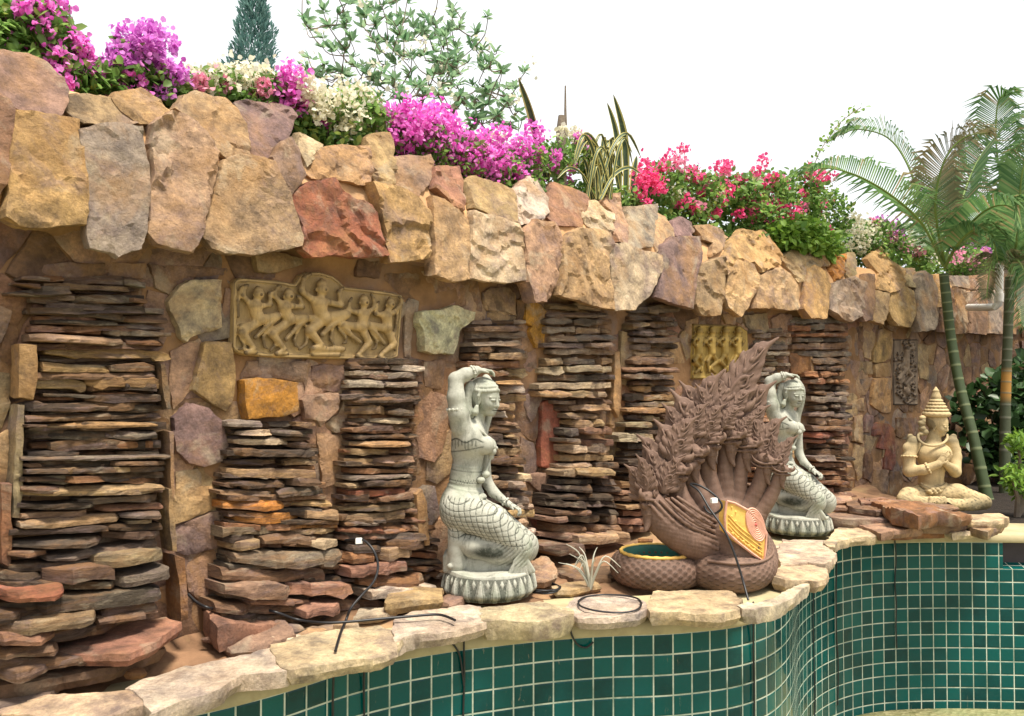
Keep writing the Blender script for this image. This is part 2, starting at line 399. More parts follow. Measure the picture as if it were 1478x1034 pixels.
# soil of the planter along the top
V = []; F = []
for i, u in enumerate(us): V += [W(u, 2.44, -.17), W(u, 2.46, -.62)]
for i in range(len(us) - 1): a = 2 * i; F.append((a, a + 2, a + 3, a + 1))
mesh('planter_soil', rel(V, WL), F, M['soil'], wall)
lowoff = lambda z: .235 - .09 * (z - 1.9) / .45
upoff = lambda z: .165 - .26 * (z - 2.25) / .45
flat = lambda z: .0
sid = [0]
def wstone(poly, col, kind='wall', proud=.03, terr=0, name=None):
    sid[0] += 1
    off = {'low': lowoff, 'up': upoff, 'wall': flat}[kind]; th = {'low': .085, 'up': .075, 'wall': .0}[kind]
    # rounding tracer slack
    fo = (lambda z: off(z)) if kind != 'wall' else (lambda z: proud)
    P = [wuv(x, y, fo) for x, y in poly]
    if kind == 'wall': mp = lambda a, b, h: W(a, b, -.02 + h) - WL; t = proud + .02
    else: mp = lambda a, b, h: W(a, b, off(b) - th + h) - WL; t = th
    if kind != 'wall':
        cu = sum(p[0] for p in P) / len(P); cz = sum(p[1] for p in P) / len(P); g_ = .010 if kind == 'low' else .014
        P = [(cu + (a - cu) * (1 + g_ / max(.04, math.hypot(a - cu, b - cz))), cz + (b - cz) * (1 + g_ / max(.04, math.hypot(a - cu, b - cz)))) for a, b in P]
    dist = (W(P[0][0], P[0][1]) - EYE).length
    V, F = slabmesh(P, t, mp, step=.013 + .002 * dist, rough=.013 if kind != 'wall' else .008, seed=sid[0], terr=terr, jag=.006, bev=.005)
    o = mesh(name or {'low': 'cap_stone', 'up': 'cap_stone', 'wall': 'wall_stone'}[kind], V, F, M['stone'], wall, smooth=18, color=pal(col))
    return o
CAP = [
 (Z1, 'up', 'mauve', [(-60,180),(0,183),(40,190),(100,195),(170,240),(215,280),(232,325),(222,375),(200,408),(150,405),(80,385),(30,355),(-60,330)]),
 (Z1, 'low', 'rose', [(-60,335),(0,345),(30,365),(50,400),(45,480),(38,600),(25,650),(0,695),(-60,740)]),
 (Z1, 'low', 'ochre', [(62,400),(130,402),(200,407),(285,425),(292,500),(300,620),(303,790),(230,795),(140,800),(70,795),(17,765),(20,740),(38,640),(48,560),(52,460)]),
 (Z1, 'up', 'tan', [(225,345),(280,340),(350,345),(395,357),(430,395),(468,438),(400,435),(300,438),(270,422),(237,378)]),
 (Z1, 'up', 'ochre', [(407,355),(430,335),(505,315),(560,345),(598,390),(570,425),(530,438),(492,438),(440,393)]),
 (Z1, 'low', 'grey', [(290,467),(350,445),(430,442),(500,457),(510,520),(522,600),(526,700),(518,830),(500,878),(455,890),(425,905),(400,885),(330,870),(316,830),(318,700),(300,560)]),
 (Z1, 'low', 'pink', [(542,450),(600,402),(650,412),(700,442),(758,510),(778,560),(762,640),(740,720),(722,800),(702,850),(685,893),(620,880),(560,855),(530,820),(541,700),(546,600),(540,520)]),
 (Z1, 'up', 'tan', [(627,390),(660,345),(700,335),(760,350),(800,355),(838,385),(872,440),(886,540),(860,548),(800,552),(778,528),(742,468),(702,433),(650,408)]),
 (Z1, 'up', 'purple', [(847,370),(880,362),(960,375),(1030,385),(1050,415),(1030,460),(1005,510),(975,556),(930,556),(897,543),(888,480),(873,430)]),
 (Z1, 'low', 'tan', [(800,575),(860,555),(920,562),(972,578),(995,640),(1025,700),(1047,770),(1068,840),(1060,870),(1000,885),(900,895),(800,895),(760,880),(728,830),(752,760),(775,680),(792,610)]),
 (Z6, 'low', 'mauve', [(22,512),(55,492),(75,540),(98,620),(72,660),(45,688),(18,640),(2,590),(-8,560)]),
 (Z6, 'up', 'cream', [(82,480),(110,485),(163,515),(132,556),(105,588),(84,530)]),
 (Z6, 'up', 'ochre', [(162,532),(230,522),(316,524),(328,580),(332,655),(290,650),(200,633),(132,630),(95,600),(118,588)]),
 (Z6, 'low', 'red', [(52,710),(82,672),(130,652),(198,642),(230,692),(260,707),(328,732),(348,760),(368,850),(386,905),(300,910),(200,905),(130,910),(100,880),(95,800),(72,750)]),
 (Z6, 'up', 'tan', [(322,497),(345,480),(400,478),(412,520),(418,640),(408,662),(372,652),(342,620),(332,560)]),
 (Z6, 'up', 'mauve', [(428,562),(470,557),(538,554),(553,580),(543,640),(510,688),(470,692),(427,658)]),
 (Z6, 'low', 'ochre', [(336,652),(400,667),(430,672),(498,702),(541,750),(543,890),(538,912),(480,925),(400,930),(389,850),(364,740)]),
 (Z6, 'up', 'rose', [(557,600),(600,597),(650,592),(663,640),(668,738),(640,748),(602,708),(557,668)]),
 (Z6, 'low', 'tan', [(562,702),(600,712),(650,747),(683,782),(683,880),(678,988),(620,995),(557,975),(561,860),(556,780)]),
 (Z6, 'up', 'tan', [(684,650),(702,630),(760,647),(838,672),(846,700),(846,788),(790,778),(740,753),(692,738)]),
 (Z6, 'low', 'cream', [(702,752),(780,777),(848,797),(868,850),(878,993),(800,1000),(694,985),(693,880)]),
 (Z6, 'up', 'pale', [(857,670),(892,632),(928,640),(957,690),(962,750),(928,788),(858,797),(851,740)]),
 (Z6, 'up', 'rose', [(967,700),(992,652),(1050,672),(1103,695),(1106,720),(1083,768),(1086,802),(1000,798),(968,770)]),
 (Z6, 'low', 'pink', [(869,830),(922,784),(990,793),(1012,830),(1012,890),(997,960),(980,1034),(955,1070),(910,1070),(884,1000),(884,900)]),
 (ZA, 'low', 'tan', [(47,512),(82,443),(130,422),(200,427),(258,442),(272,500),(252,540),(256,650),(282,760),(286,795),(200,775),(100,745),(27,725),(37,640),(47,560)]),
 (ZA, 'up', 'cream', [(132,340),(147,302),(185,297),(233,330),(271,350),(271,446),(230,428),(162,408),(132,370)]),
 (ZA, 'up', 'pink', [(234,302),(270,262),(315,254),(320,330),(337,400),(337,486),(292,478),(277,440),(273,350),(243,320)]),
 (ZA, 'up', 'grey', [(350,322),(400,322),(480,307),(480,340),(468,420),(448,498),(400,512),(347,488)]),
 (ZA, 'up', 'tan', [(484,347),(520,367),(548,420),(553,458),(520,478),(490,526),(472,480),(478,400)]),
 (ZA, 'low', 'cream', [(262,502),(330,492),(400,522),(493,547),(497,600),(478,650),(438,730),(400,770),(380,795),(292,795),(287,700),(272,600),(258,540)]),
 (ZA, 'low', 'purple', [(512,502),(562,462),(680,457),(686,560),(662,650),(652,740),(648,790),(560,765),(482,735),(502,640),(502,560)]),
 (ZA, 'up', 'purple', [(554,387),(600,367),(648,392),(653,425),(638,453),(562,455)]),
 (ZA, 'up', 'tan', [(659,412),(720,407),(778,427),(806,460),(796,500),(738,543),(740,480),(700,470),(692,450)]),
 (ZA, 'low', 'olive', [(702,582),(780,557),(792,620),(787,740),(770,820),(700,820),(667,770),(662,680),(682,600)]),
 (ZA, 'up', 'ochre', [(782,562),(832,482),(880,427),(930,442),(970,422),(1010,472),(1056,540),(1046,590),(960,618),(930,566),(862,590),(812,636),(794,600)]),
 (ZA, 'low', 'tan', [(814,642),(862,568),(928,586),(951,640),(938,700),(898,790),(870,828),(822,790),(802,740)]),
 (ZA, 'low', 'tan', [(964,642),(1050,608),(1098,632),(1138,700),(1138,770),(1123,800),(1040,790),(944,790),(949,720)]),
 (ZA, 'up', 'tan', [(1062,562),(1112,524),(1200,522),(1268,532),(1273,596),(1212,600),(1182,630),(1165,666),(1142,668),(1102,612)]),
 (ZA, 'low', 'ochre', [(1174,680),(1194,614),(1230,592),(1268,622),(1286,690),(1278,790),(1263,835),(1190,835),(1164,790)]),
 (ZB, 'up', 'orange', [(292,717),(343,712),(338,788),(312,818),(292,780)]),
 (ZB, 'up', 'olive', [(352,707),(385,702),(393,788),(362,812),(349,790)]),
 (ZB, 'low', 'grey', [(304,832),(390,804),(426,832),(416,910),(408,963),(360,990),(312,960),(288,935),(297,870)]),
 (ZB, 'low', 'mauve', [(434,794),(476,794),(471,860),(457,980),(422,985),(410,960)]),
 (ZB, 'up', 'ochre', [(442,732),(492,677),(540,742),(592,772),(588,846),(534,866),(484,850),(484,790)]),
 (ZB, 'low', 'tan', [(482,864),(530,874),(520,950),(500,1000),(465,985),(476,900)]),
 (ZB, 'low', 'ochre', [(542,872),(600,848),(628,862),(638,950),(610,1010),(562,1005),(532,950)]),
 (ZB, 'up', 'olive', [(602,772),(638,768),(643,846),(604,842)]),
 (ZB, 'low', 'greyb', [(649,810),(672,780),(710,800),(728,850),(736,950),(720,1020),(652,1030),(640,980),(645,880)]),
 (ZB, 'up', 'ochre', [(717,800),(740,792),(770,810),(775,850),(742,926),(732,850)]),
 (ZB, 'low', 'brown', [(752,850),(785,850),(800,950),(790,1040),(752,1030),(742,950)]),
 (ZB, 'low', 'brown', [(803,850),(850,862),(855,930),(845,1034),(800,1040),(806,950)]),
 (ZB, 'low', 'brown', [(860,870),(930,860),(935,960),(925,1040),(862,1034)]), (ZB, 'low', 'greyb', [(942,865),(1010,860),(1015,1040),(940,1036)]), (ZB, 'low', 'brown', [(1025,860),(1062,860),(1062,1040),(1022,1036)]), (ZB, 'up', 'brown', [(870,800),(960,795),(965,850),(868,856)]), (ZB, 'up', 'brown', [(975,795),(1060,790),(1060,850),(972,852)]),
 (ZB, 'up', 'greyb', [(785,800),(860,800),(858,850),(800,842)]),
]
for g, kind, col, pts in CAP:
    wstone(zc(g, pts), col, kind, terr=.016 if col in ('red', 'pink') else random.choice((.006, .010, .016)))
WST = [
 (Z2,'cream',.055,[(740,170),(790,105),(830,75),(975,70),(970,170),(975,280),(900,300),(850,320),(825,345),(800,330),(775,270),(745,210)]),
 (Z2,'ochre',.05,[(900,350),(1020,345),(1035,480),(1030,600),(1000,650),(950,620),(850,550),(870,460)]),
 (Z2,'purple',.05,[(765,680),(830,615),(920,640),(990,700),(1010,800),(980,870),(900,890),(830,885),(780,820),(765,750)]),
 (Z2,'pink',.02,[(750,390),(880,330),(900,360),(860,440),(840,560),(800,605),(760,640),(745,560)]),
 (Z2,'tan',.02,[(770,915),(870,903),(950,970),(940,1034),(905,1080),(770,1060)]),
 (Z3,'tan',.025,[(765,20),(980,0),(985,95),(850,158),(778,180)]),
 (Z3,'purple',.03,[(778,195),(985,115),(1000,230),(960,278),(840,318),(790,300)]),
 (Z3,'mauve',.02,[(838,335),(960,292),(985,380),(960,470),(900,520),(842,480)]),
 (Z2,'brown',.02,[(170,0),(460,0),(470,88),(450,108),(250,85),(160,60)]),
 (Z2,'mauve',.02,[(482,0),(640,0),(640,68),(560,78),(540,108),(480,90)]),
 (Z2,'mauve',.015,[(655,5),(1034,10),(980,55),(830,62),(785,90),(740,140),(682,108)]),
 (Z2,'mauve',.03,[(-60,190),(0,195),(50,212),(20,300),(0,350),(-60,360)]),
 (Z2,'olive',.02,[(-60,470),(0,470),(45,482),(45,630),(0,735),(-60,745)]),
 (Z2,'brown',.02,[(48,265),(80,290),(80,440),(40,448),(2,400),(15,340)]),
 (Z2,'tan',.02,[(-60,755),(0,750),(60,722),(60,925),(0,990),(-60,1000)]),
 (Z3,'brown',.02,[(-60,30),(0,20),(10,100),(5,270),(-60,280)]),
 (Z2,'mauve',.015,[(985,110),(1018,112),(1020,300),(992,328),(930,300),(975,285)]),
 (Z4,'white',.075,[(935,215),(1000,210),(1080,190),(1170,215),(1162,250),(1110,290),(1103,340),(1080,400),(1000,395),(950,385),(947,300),(933,260)]),
 (Z4,'gold',.085,[(165,515),(240,507),(405,517),(405,560),(400,650),(330,670),(180,685),(168,600)]),
 (Z4,'mauve',.02,[(145,495),(185,432),(450,437),(442,490),(425,560),(415,520),(240,498),(162,505),(140,560)]),
 (Z4,'purple',.02,[(457,452),(595,447),(600,480),(592,568),(470,558),(452,538)]),
 (Z4,'pink',.045,[(412,600),(440,577),(570,572),(575,640),(540,680),(500,718),(480,690),(430,690)]),
 (Z4,'mauve',.025,[(505,715),(575,662),(592,592),(635,600),(630,738),(560,748)]),
 (Z4,'pink',.02,[(477,745),(608,755),(603,880),(588,958),(502,978),(490,880)]),
 (Z4,'rose',.025,[(917,600),(980,562),(1050,582),(1058,700),(1030,830),(990,870),(932,858),(920,750)]),
 (Z4,'mauve',.02,[(942,432),(1048,422),(1058,518),(1038,556),(952,540)]),
 (Z4,'grey',.02,[(866,300),(870,190),(884,152),(928,172),(915,240),(895,330),(890,415),(866,415)]),
 (Z1,'olive',.05,[(907,900),(960,888),(1080,920),(1080,940),(960,975),(917,960)]),
 (Z6,'brown',.04,[(290,925),(375,930),(370,988),(287,980)]),
 (Z4,'mauve',.015,[(932,132),(1000,80),(1060,60),(1180,70),(1210,230),(1172,208),(1080,184),(1000,200),(942,178)]),
 (ZC,'tan',.03,[(820,240),(900,180),(1080,190),(1135,260),(1145,460),(1120,490),(1040,455),(865,435),(830,330)]),
 (ZC,'pink',.02,[(620,160),(700,230),(730,300),(840,400),(850,440),(830,530),(700,540),(700,450),(560,430),(545,400),(610,380)]),
 (ZC,'tan',.02,[(860,450),(1030,470),(1130,500),(1130,570),(1010,610),(930,560),(850,510)]),
 (ZC,'gold',.03,[(1235,420),(1250,365),(1340,345),(1420,370),(1477,440),(1460,600),(1440,850),(1340,830),(1290,700),(1280,640),(1310,600),(1240,560),(1228,500)]),
 (ZC,'brown',.02,[(1150,320),(1230,340),(1225,540),(1150,560)]),
 (ZD,'tan',.02,[(45,5),(150,10),(155,85),(100,80),(50,60)]),
 (ZK,'purple',.03,[(10,170),(100,80),(160,70),(160,250),(120,280),(90,400),(55,440),(20,370),(0,260)]),
 (ZM,'mauve',.015,[(0,640),(180,640),(180,790),(100,830),(0,810)]),
 (ZK,'red',.06,[(185,235),(240,215),(300,260),(375,345),(360,420),(350,540),(340,700),(330,870),(250,940),(165,900),(165,700),(175,500),(180,300)]),
 (ZK,'ochre',.03,[(385,350),(430,320),(425,500),(415,700),(410,980),(365,960),(355,700),(365,540)]),
 (ZL,'mauve',.05,[(60,40),(200,20),(320,130),(325,250),(290,280),(180,260),(80,180),(40,120)]),
 (ZL,'red',.05,[(75,420),(190,400),(300,500),(290,610),(200,640),(100,600),(65,500)]),
 (ZM,'olive',.035,[(1010,430),(1080,440),(1170,650),(1160,1034),(1010,1000),(1010,700)]),
 (ZK,'rust',.03,[(1000,30),(1140,80),(1220,180),(1190,330),(1240,520),(1245,680),(1180,800),(1040,760),(1000,700),(1040,500),(1010,330)]),
 (ZK,'ochre',.05,[(900,230),(990,200),(1015,360),(1045,460),(1040,600),(1000,650),(940,630),(890,460)]),
 (ZM,'orange',.04,[(935,650),(1000,690),(980,850),(965,940),(870,930),(930,850)]),
 (ZA,'mauve',.04,[(1015,840),(1060,815),(1105,820),(1120,870),(1100,960),(1060,975),(1030,930)]),
 (ZA,'tan',.03,[(780,815),(860,820),(850,870),(800,865)]),
 (ZA,'olive',.03,[(880,825),(990,815),(1000,900),(960,935),(900,880)]),
 (ZA,'tan',.02,[(615,850),(670,835),(660,900),(640,1000),(610,960)]),
 (ZE,'ochre',.045,[(950,270),(1010,260),(1090,300),(1105,400),(1085,580),(950,625),(900,610),(900,500),(930,400)]),
 (ZE,'tan',.02,[(800,260),(930,270),(915,400),(870,500),(870,590),(790,560),(780,400)]),
 (ZE,'brown',.015,[(690,240),(780,230),(780,500),(740,480),(690,420)]),
 (ZE,'olive',.02,[(760,600),(870,610),(880,740),(760,750),(740,690)]),
 (ZE,'tan',.02,[(900,640),(1080,600),(1080,760),(910,770)]),
 (ZE,'ochre',.04,[(890,790),(1085,780),(1085,1034),(1080,1160),(990,1150),(870,1070),(880,900)]),
 (ZE,'greyb',.02,[(750,790),(880,780),(870,860),(810,930),(770,870)]),
 (ZE,'tan',.02,[(1340,420),(1477,420),(1477,800),(1380,780),(1350,600)]),
 (ZG,'brown',.03,[(840,320),(960,320),(970,480),(900,545),(850,520)]),
 (ZG,'purple',.03,[(510,290),(600,300),(600,400),(560,480),(500,470)]),
 (ZG,'red',.04,[(640,370),(760,390),(820,430),(850,800),(820,880),(720,860),(740,660),(650,640),(690,500),(600,510),(600,440)]),
 (ZG,'tan',.03,[(390,310),(490,290),(495,500),(480,600),(390,560)]),
 (ZG,'tan',.02,[(330,160),(480,110),(500,250),(400,240)]),
 (ZG,'olive',.02,[(510,500),(640,530),(570,690),(500,640)]),
 (ZG,'tan',.03,[(400,600),(490,640),(480,960),(440,990),(380,780)]),
 (ZG,'brown',.03,[(500,690),(590,720),(600,900),(560,1000),(490,960)]),
 (ZG,'mauve',.02,[(600,870),(740,880),(760,1034),(740,1130),(560,1130),(590,980)]),
 (ZG,'brown',.02,[(770,890),(900,890),(920,1000),(900,1150),(780,1150)]),
]
for g, col, pr, pts in WST: wstone(zc(g, pts), col, 'wall', pr, terr=.012 if col == 'white' else (.006 if random.random() < .4 else 0))
# the smaller stones between them: irregular cells fitted together with thin mortar joints
FIXED = []
for g, col, pr, pts in WST: FIXED.append([wuv(x, y, pr) for x, y in zc(g, pts)])
def covered(u, z): return any(inpoly(u, z, P) for P in FIXED)
rs = random.Random(5); sites = []
uu_ = .6
while uu_ < WS[-1] - .1:
    zz_ = -.05
    while zz_ < 2.1: sites.append((uu_ + rs.uniform(-.09, .09), zz_ + rs.uniform(-.10, .10))); zz_ += .27
    uu_ += .25
def clip(P, a, b, gap):
    mx_, my_ = (a[0] + b[0]) / 2, (a[1] + b[1]) / 2; nx, ny = b[0] - a[0], b[1] - a[1]; L = math.hypot(nx, ny); nx /= L; ny /= L
    f = lambda p: (p[0] - mx_) * nx + (p[1] - my_) * ny + gap; out = []
    for i in range(len(P)):
        p, q = P[i - 1], P[i]; fp, fq = f(p), f(q)
        if (fp < 0) != (fq < 0): t = fp / (fp - fq); out.append((p[0] + (q[0] - p[0]) * t, p[1] + (q[1] - p[1]) * t))
        if fq < 0: out.append(q)
    return out
cells = []
for s_ in sites:
    if rs.random() < .04: continue
    P = [(s_[0] - .4, s_[1] - .4), (s_[0] + .4, s_[1] - .4), (s_[0] + .4, s_[1] + .4), (s_[0] - .4, s_[1] + .4)]
    for t_ in sites:
        if t_ is not s_ and abs(t_[0] - s_[0]) < .7 and abs(t_[1] - s_[1]) < .7:
            P = clip(P, s_, t_, .009)
            if len(P) < 3: break
    if len(P) < 3: continue
    P = [(a_, min(b_, 1.93)) for a_, b_ in P if b_ > -.2]
    if len(P) < 3 or max(p[1] for p in P) - min(p[1] for p in P) < .06: continue
    if all(covered(s_[0] + (p[0] - s_[0]) * .8, s_[1] + (p[1] - s_[1]) * .8) for p in P): continue
    v = W(*s_) - EYE; px = CW / 2 + v.x / v.y * FPX
    if v.y < .5 or px < -80 or px > 1560: continue
    cells.append((px, P))
cells.sort(key=lambda c: c[0]); restV = []; restF = []
for i, (px, P) in enumerate(cells):
    sid[0] += 1
    V, F = slabmesh(P, .034, lambda a, b, h: W(a, b, -.02 + h) - WL, step=.05, rough=.006, seed=sid[0], jag=.008, bev=.008)
    mesh('wall_stone' if i < 100 - len(WST) else 'small_wall_stone', V, F, M['stone'], wall, smooth=32, color=pal(rs.choice(('mauve', 'brown', 'rose', 'tan', 'greyb', 'pink', 'mauve', 'brown')), .15))
# ================================================================ slate columns
def slate_mesh(u0, z0, u1, z1, th, pr, seed, back=-.04):
    """thin split slab lying on the wall, front pr metres proud, from (u0,z0) to (u1,z1) centre heights; broken, angular front"""
    rnd = random.Random(seed); L = u1 - u0; n = max(5, int(L / .022)); V = []; F = []
    prof = [(back, -.5), (.5, -.5), (.93, -.5), (.992, -.45), (1., -.05), (.975, .42), (.94, .5), (.5, .5), (back, .5)]; k = len(prof)
    m_ = max(3, int(L / .07) + 2); kx = [0.] + sorted(rnd.uniform(.05, .95) for _ in range(m_ - 2)) + [1.]
    kd = [rnd.uniform(.84, 1.1) for _ in kx]; kt = [rnd.uniform(.62, 1.12) for _ in kx]; kz = [rnd.uniform(-.09, .09) for _ in kx]; kb = [rnd.uniform(-.10, .10) for _ in kx]
    kd[0] *= rnd.uniform(.55, 1.); kd[-1] *= rnd.uniform(.55, 1.); kt[0] *= rnd.uniform(.5, 1.); kt[-1] *= rnd.uniform(.5, 1.)
    split = rnd.random() < .45; sz = rnd.uniform(-.2, .25); ph = rnd.uniform(0, 99)
    ts_ = sorted([0., 1.] + [min(.995, max(.005, (i + rnd.uniform(-.35, .35)) / n)) for i in range(1, n)])
    for t in ts_:
        u = u0 + L * t; z = z0 + (z1 - z0) * t; D_ = np.interp(t, kx, kd); thk = th * np.interp(t, kx, kt); zz = z + th * np.interp(t, kx, kz)
        depth = pr * D_ + .008 * noise.noise(Vector((u * 30, ph, 3))) + .006 * noise.noise(Vector((u * 75, ph, 3)))
        bz = np.interp(t, kx, kb)
        for j, (f, h) in enumerate(prof):
            o = back if f == back else depth * f + (.005 * noise.noise(Vector((u * 60, h * 14, ph))) if f > .6 else 0)
            if split and f > .9 and h > sz: o -= .018 + .012 * noise.noise(Vector((u * 12, 1, ph)))
            V.append(W(u + .004 * noise.noise(Vector((f * 9, h * 9, ph + t * 30))), zz + h * thk + (.06 * thk * noise.noise(Vector((u * 45, f * 8 + h * 5, ph)))) + bz * thk * f, o))
    n = len(ts_) - 1
    for i in range(n):
        for j in range(k): a = i * k + j; b = i * k + (j + 1) % k; F.append((a, b, b + k, a + k))
    F.append(tuple(range(k))[::-1]); F.append(tuple(n * k + j for j in range(k)))
    return V, F
def slate_px(par, x0, y0, x1, y1, th, col, pr, name='slate'):
    sid[0] += 1
    a = wuv(x0, y0, pr); b = wuv(x1, y1, pr); D = W(a[0], 0).y
    V, F = slate_mesh(a[0], a[1], b[0], b[1], max(.010, th / FPX * D * .92), pr, sid[0])
    return mesh(name, rel(V, Vector(par.location)), F, M['slate'], par, smooth=None, color=tuple(c * .95 for c in pal(col, .38)))
def column(label, base_px, name='slate_column'):
    o = empty(name, at(*base_px)); tag(o, label, 'slate column', 'columns of stacked slate against the wall', kind='thing'); return o
def rand_col(par, outline, bands, step, pr0, pr1, maxn=78):
    """outline: [(y, xl, xr)], bands: [(y, 'colour colour ...')]"""
    ys = [o[0] for o in outline]; y = ys[0]; n = 0
    def lerp(y, k):
        for a, b in zip(outline, outline[1:]):
            if a[0] <= y <= b[0]: t = (y - a[0]) / (b[0] - a[0]); return a[k] + (b[k] - a[k]) * t
        return outline[-1][k]
    while y < ys[-1] and n < maxn:
        th = random.uniform(*step); xl, xr = lerp(y, 1), lerp(y, 2); ww = xr - xl
        cols = [b for b in bands if b[0] <= y][-1][1].split()
        f = (y - ys[0]) / (ys[-1] - ys[0]); pr = pr0 + (pr1 - pr0) * f ** 1.5
        cut = random.choice((0, 0, 1, 1, 1, 2)); xs_ = [xl + random.uniform(-4, 6)]
        if cut == 1: xs_.append(xl + ww * random.uniform(.3, .7))
        if cut == 2: xs_ += [xl + ww * random.uniform(.25, .4), xl + ww * random.uniform(.55, .8)]
        xs_.append(xr + random.uniform(-8, 4)); tl = random.uniform(-.025, .015)
        for a, b in zip(xs_, xs_[1:]):
            yy = y + random.uniform(-1.2, 1.2)
            slate_px(par, a, yy - tl * 0, b - .5, yy + tl * (b - a), th * random.uniform(.85, 1.15), random.choice(cols), max(.05, pr + random.uniform(-.05, .06))); n += 1
        y += th * 1.04
SLA = [(Z2,[(200,97,580,115,35,'tan'),(560,82,650,95,30,'grey'),(80,82,190,100,25,'brown'),(110,60,240,70,22,'brown'),(40,130,270,133,35,'dark'),(270,148,575,165,35,'grey'),(575,160,650,167,30,'brown'),
 (220,182,735,215,36,'greyb'),(130,210,545,237,36,'slate'),(550,243,740,250,30,'brown'),(165,253,530,268,30,'dark'),(530,273,730,285,30,'greyb'),(145,287,450,300,35,'rust'),(465,303,750,315,30,'greyb'),
 (145,325,560,345,36,'pink'),(570,343,740,350,35,'rust'),(205,390,750,408,55,'ochre'),(190,452,495,468,58,'ochre'),(495,462,700,462,45,'brown'),(165,525,380,540,52,'tan'),(385,520,725,527,65,'ochre'),
 (200,580,430,585,25,'slate'),(430,582,640,585,35,'rust'),(120,635,690,630,50,'slate'),(120,682,690,668,35,'dark'),(215,715,715,708,30,'ochre'),(110,715,210,715,20,'dark'),(160,762,680,750,58,'slate'),
 (230,805,715,795,50,'dark'),(105,858,760,850,25,'greyb'),(105,888,480,885,34,'greyb'),(490,880,745,880,28,'brown'),(200,915,740,903,30,'tan'),(105,957,410,950,48,'dark'),(410,940,720,932,44,'dark'),
 (100,1008,720,985,42,'tan')]),
 (Z3,[(100,52,720,28,28,'tan'),(100,102,440,95,35,'dark'),(370,80,740,60,40,'slate'),(100,140,400,128,35,'pink'),(450,105,745,95,35,'rose'),(100,185,560,150,45,'tan'),(560,145,750,135,35,'greyb'),
 (590,172,700,167,25,'cream'),(60,222,480,195,34,'dark'),(480,193,740,190,35,'dark'),(60,280,480,250,50,'slate'),(480,232,740,222,40,'brown'),(60,320,230,310,30,'rose'),(215,335,730,267,50,'greyb'),
 (50,378,450,355,42,'dark')])]
SLA2 = [(450,350,765,318,60,'olive',.24),(240,418,550,398,68,'mauve',.27),(20,430,240,425,60,'dark',.2),(540,445,790,402,60,'greyb',.28),(20,505,300,480,60,'red',.30),(20,462,560,445,50,'dark',.22),(30,560,750,490,80,'slate',.25),
 (0,650,470,592,58,'olive',.32),(480,588,740,555,60,'brown',.27),(460,618,690,592,36,'mauve',.30),(0,710,280,682,62,'rose',.36),(-120,610,200,590,60,'dark',.28),(0,770,300,740,50,'brown',.33),(0,870,730,720,56,'brown',.34),
 (-150,700,0,690,70,'greyb',.34),(-150,520,20,505,60,'dark',.3),(100,690,560,640,70,'dark',.26),(-100,820,500,790,60,'brown',.33)]
colA = column('widest column of stacked dark slates at the far left, rising almost to the cap stones', (140, 950, 3.55))
for g, L in SLA:
    for (x0, y0, x1, y1, th, c) in L:
        (a, y0), (b, y1) = zc(g, [(x0, y0), (x1, y1)]); pr = .10 + .07 * max(0, min(1, (y0 - 400) / 400)) + random.uniform(-.02, .03)
        slate_px(colA, a, y0, b, y1, th / g[2], c, pr)
rand_col(colA, [(405,40,205),(500,60,238),(700,38,243),(820,25,250),(900,5,240)], [(0,'brown dark rust slate greyb')], (11, 15), .07, .22, 44)
for (x0, y0, x1, y1, th, c, pr) in SLA2:
    (a, y0), (b, y1) = zc(Z3, [(x0, y0), (x1, y1)]); slate_px(colA, a, y0, b, y1, th / 3.095, c, pr)
def upright(par, g, pts, col, pr):
    """upright stone slab on edge framing a column"""
    sid[0] += 1; P = [wuv(x, y, pr) for x, y in zc(g, pts)]; L = Vector(par.location)
    V, F = slabmesh(P, pr, lambda a, b, h: W(a, b, h) - L, step=.03, rough=.006, seed=sid[0], jag=.004)
    mesh('edge_stone', V, F, M['stone'], par, smooth=32, color=pal(col))
upright(colA, Z2, [(90,355),(165,360),(165,500),(150,600),(85,590)], 'ochre', .13)
upright(colA, Z2, [(80,622),(112,622),(100,1034),(90,1120),(60,1120),(65,900)], 'olive', .12)
upright(colA, Z3, [(15,0),(60,0),(50,370),(8,350)], 'rust', .12)
upright(colA, Z2, [(712,440),(730,445),(755,640),(735,640)], 'slate', .13)
upright(colA, Z2, [(745,740),(768,740),(772,1034),(752,1034)], 'mauve', .14)
upright(colA, Z3, [(752,20),(768,20),(800,300),(778,300)], 'tan', .15)
upright(colA, Z3, [(785,318),(832,330),(850,600),(815,612),(805,450)], 'rust', .17)
SLB = [(Z4,[(105,705,245,710,45,'grey'),(400,710,490,712,30,'ochre'),(150,750,310,745,26,'cream'),(310,745,465,752,36,'slate'),(130,785,365,785,36,'cream'),(365,800,470,802,30,'dark'),(130,832,475,835,38,'slate'),
 (120,876,310,875,30,'dark'),(350,876,485,870,30,'tan'),(105,920,480,925,52,'tan'),(100,970,390,970,45,'dark'),(380,965,500,962,40,'brown')]),
 (Z5,[(65,37,310,45,30,'pink'),(320,42,540,28,48,'slate'),(85,90,355,92,58,'orange'),(385,87,560,85,36,'ochre'),(145,150,445,145,54,'orange'),(450,138,600,142,54,'tan'),(70,215,375,197,50,'olive'),
 (375,188,600,185,20,'orange'),(370,212,595,207,28,'tan'),(245,250,530,250,66,'brown'),(90,250,245,250,50,'dark')])]
SLB2 = [(130,280,245,272,58,'tan',.23),(490,268,635,276,48,'cream',.27),(150,345,625,325,84,'greyb',.24),(90,410,530,402,70,'brown',.22),(115,484,390,480,78,'pink',.30),(400,484,670,470,66,'rose',.31),(150,445,640,440,40,'dark',.2),
 (200,528,460,525,25,'rose',.27),(60,560,700,545,60,'brown',.24),(440,576,670,552,50,'rose',.34),(80,600,600,600,50,'dark',.24)]

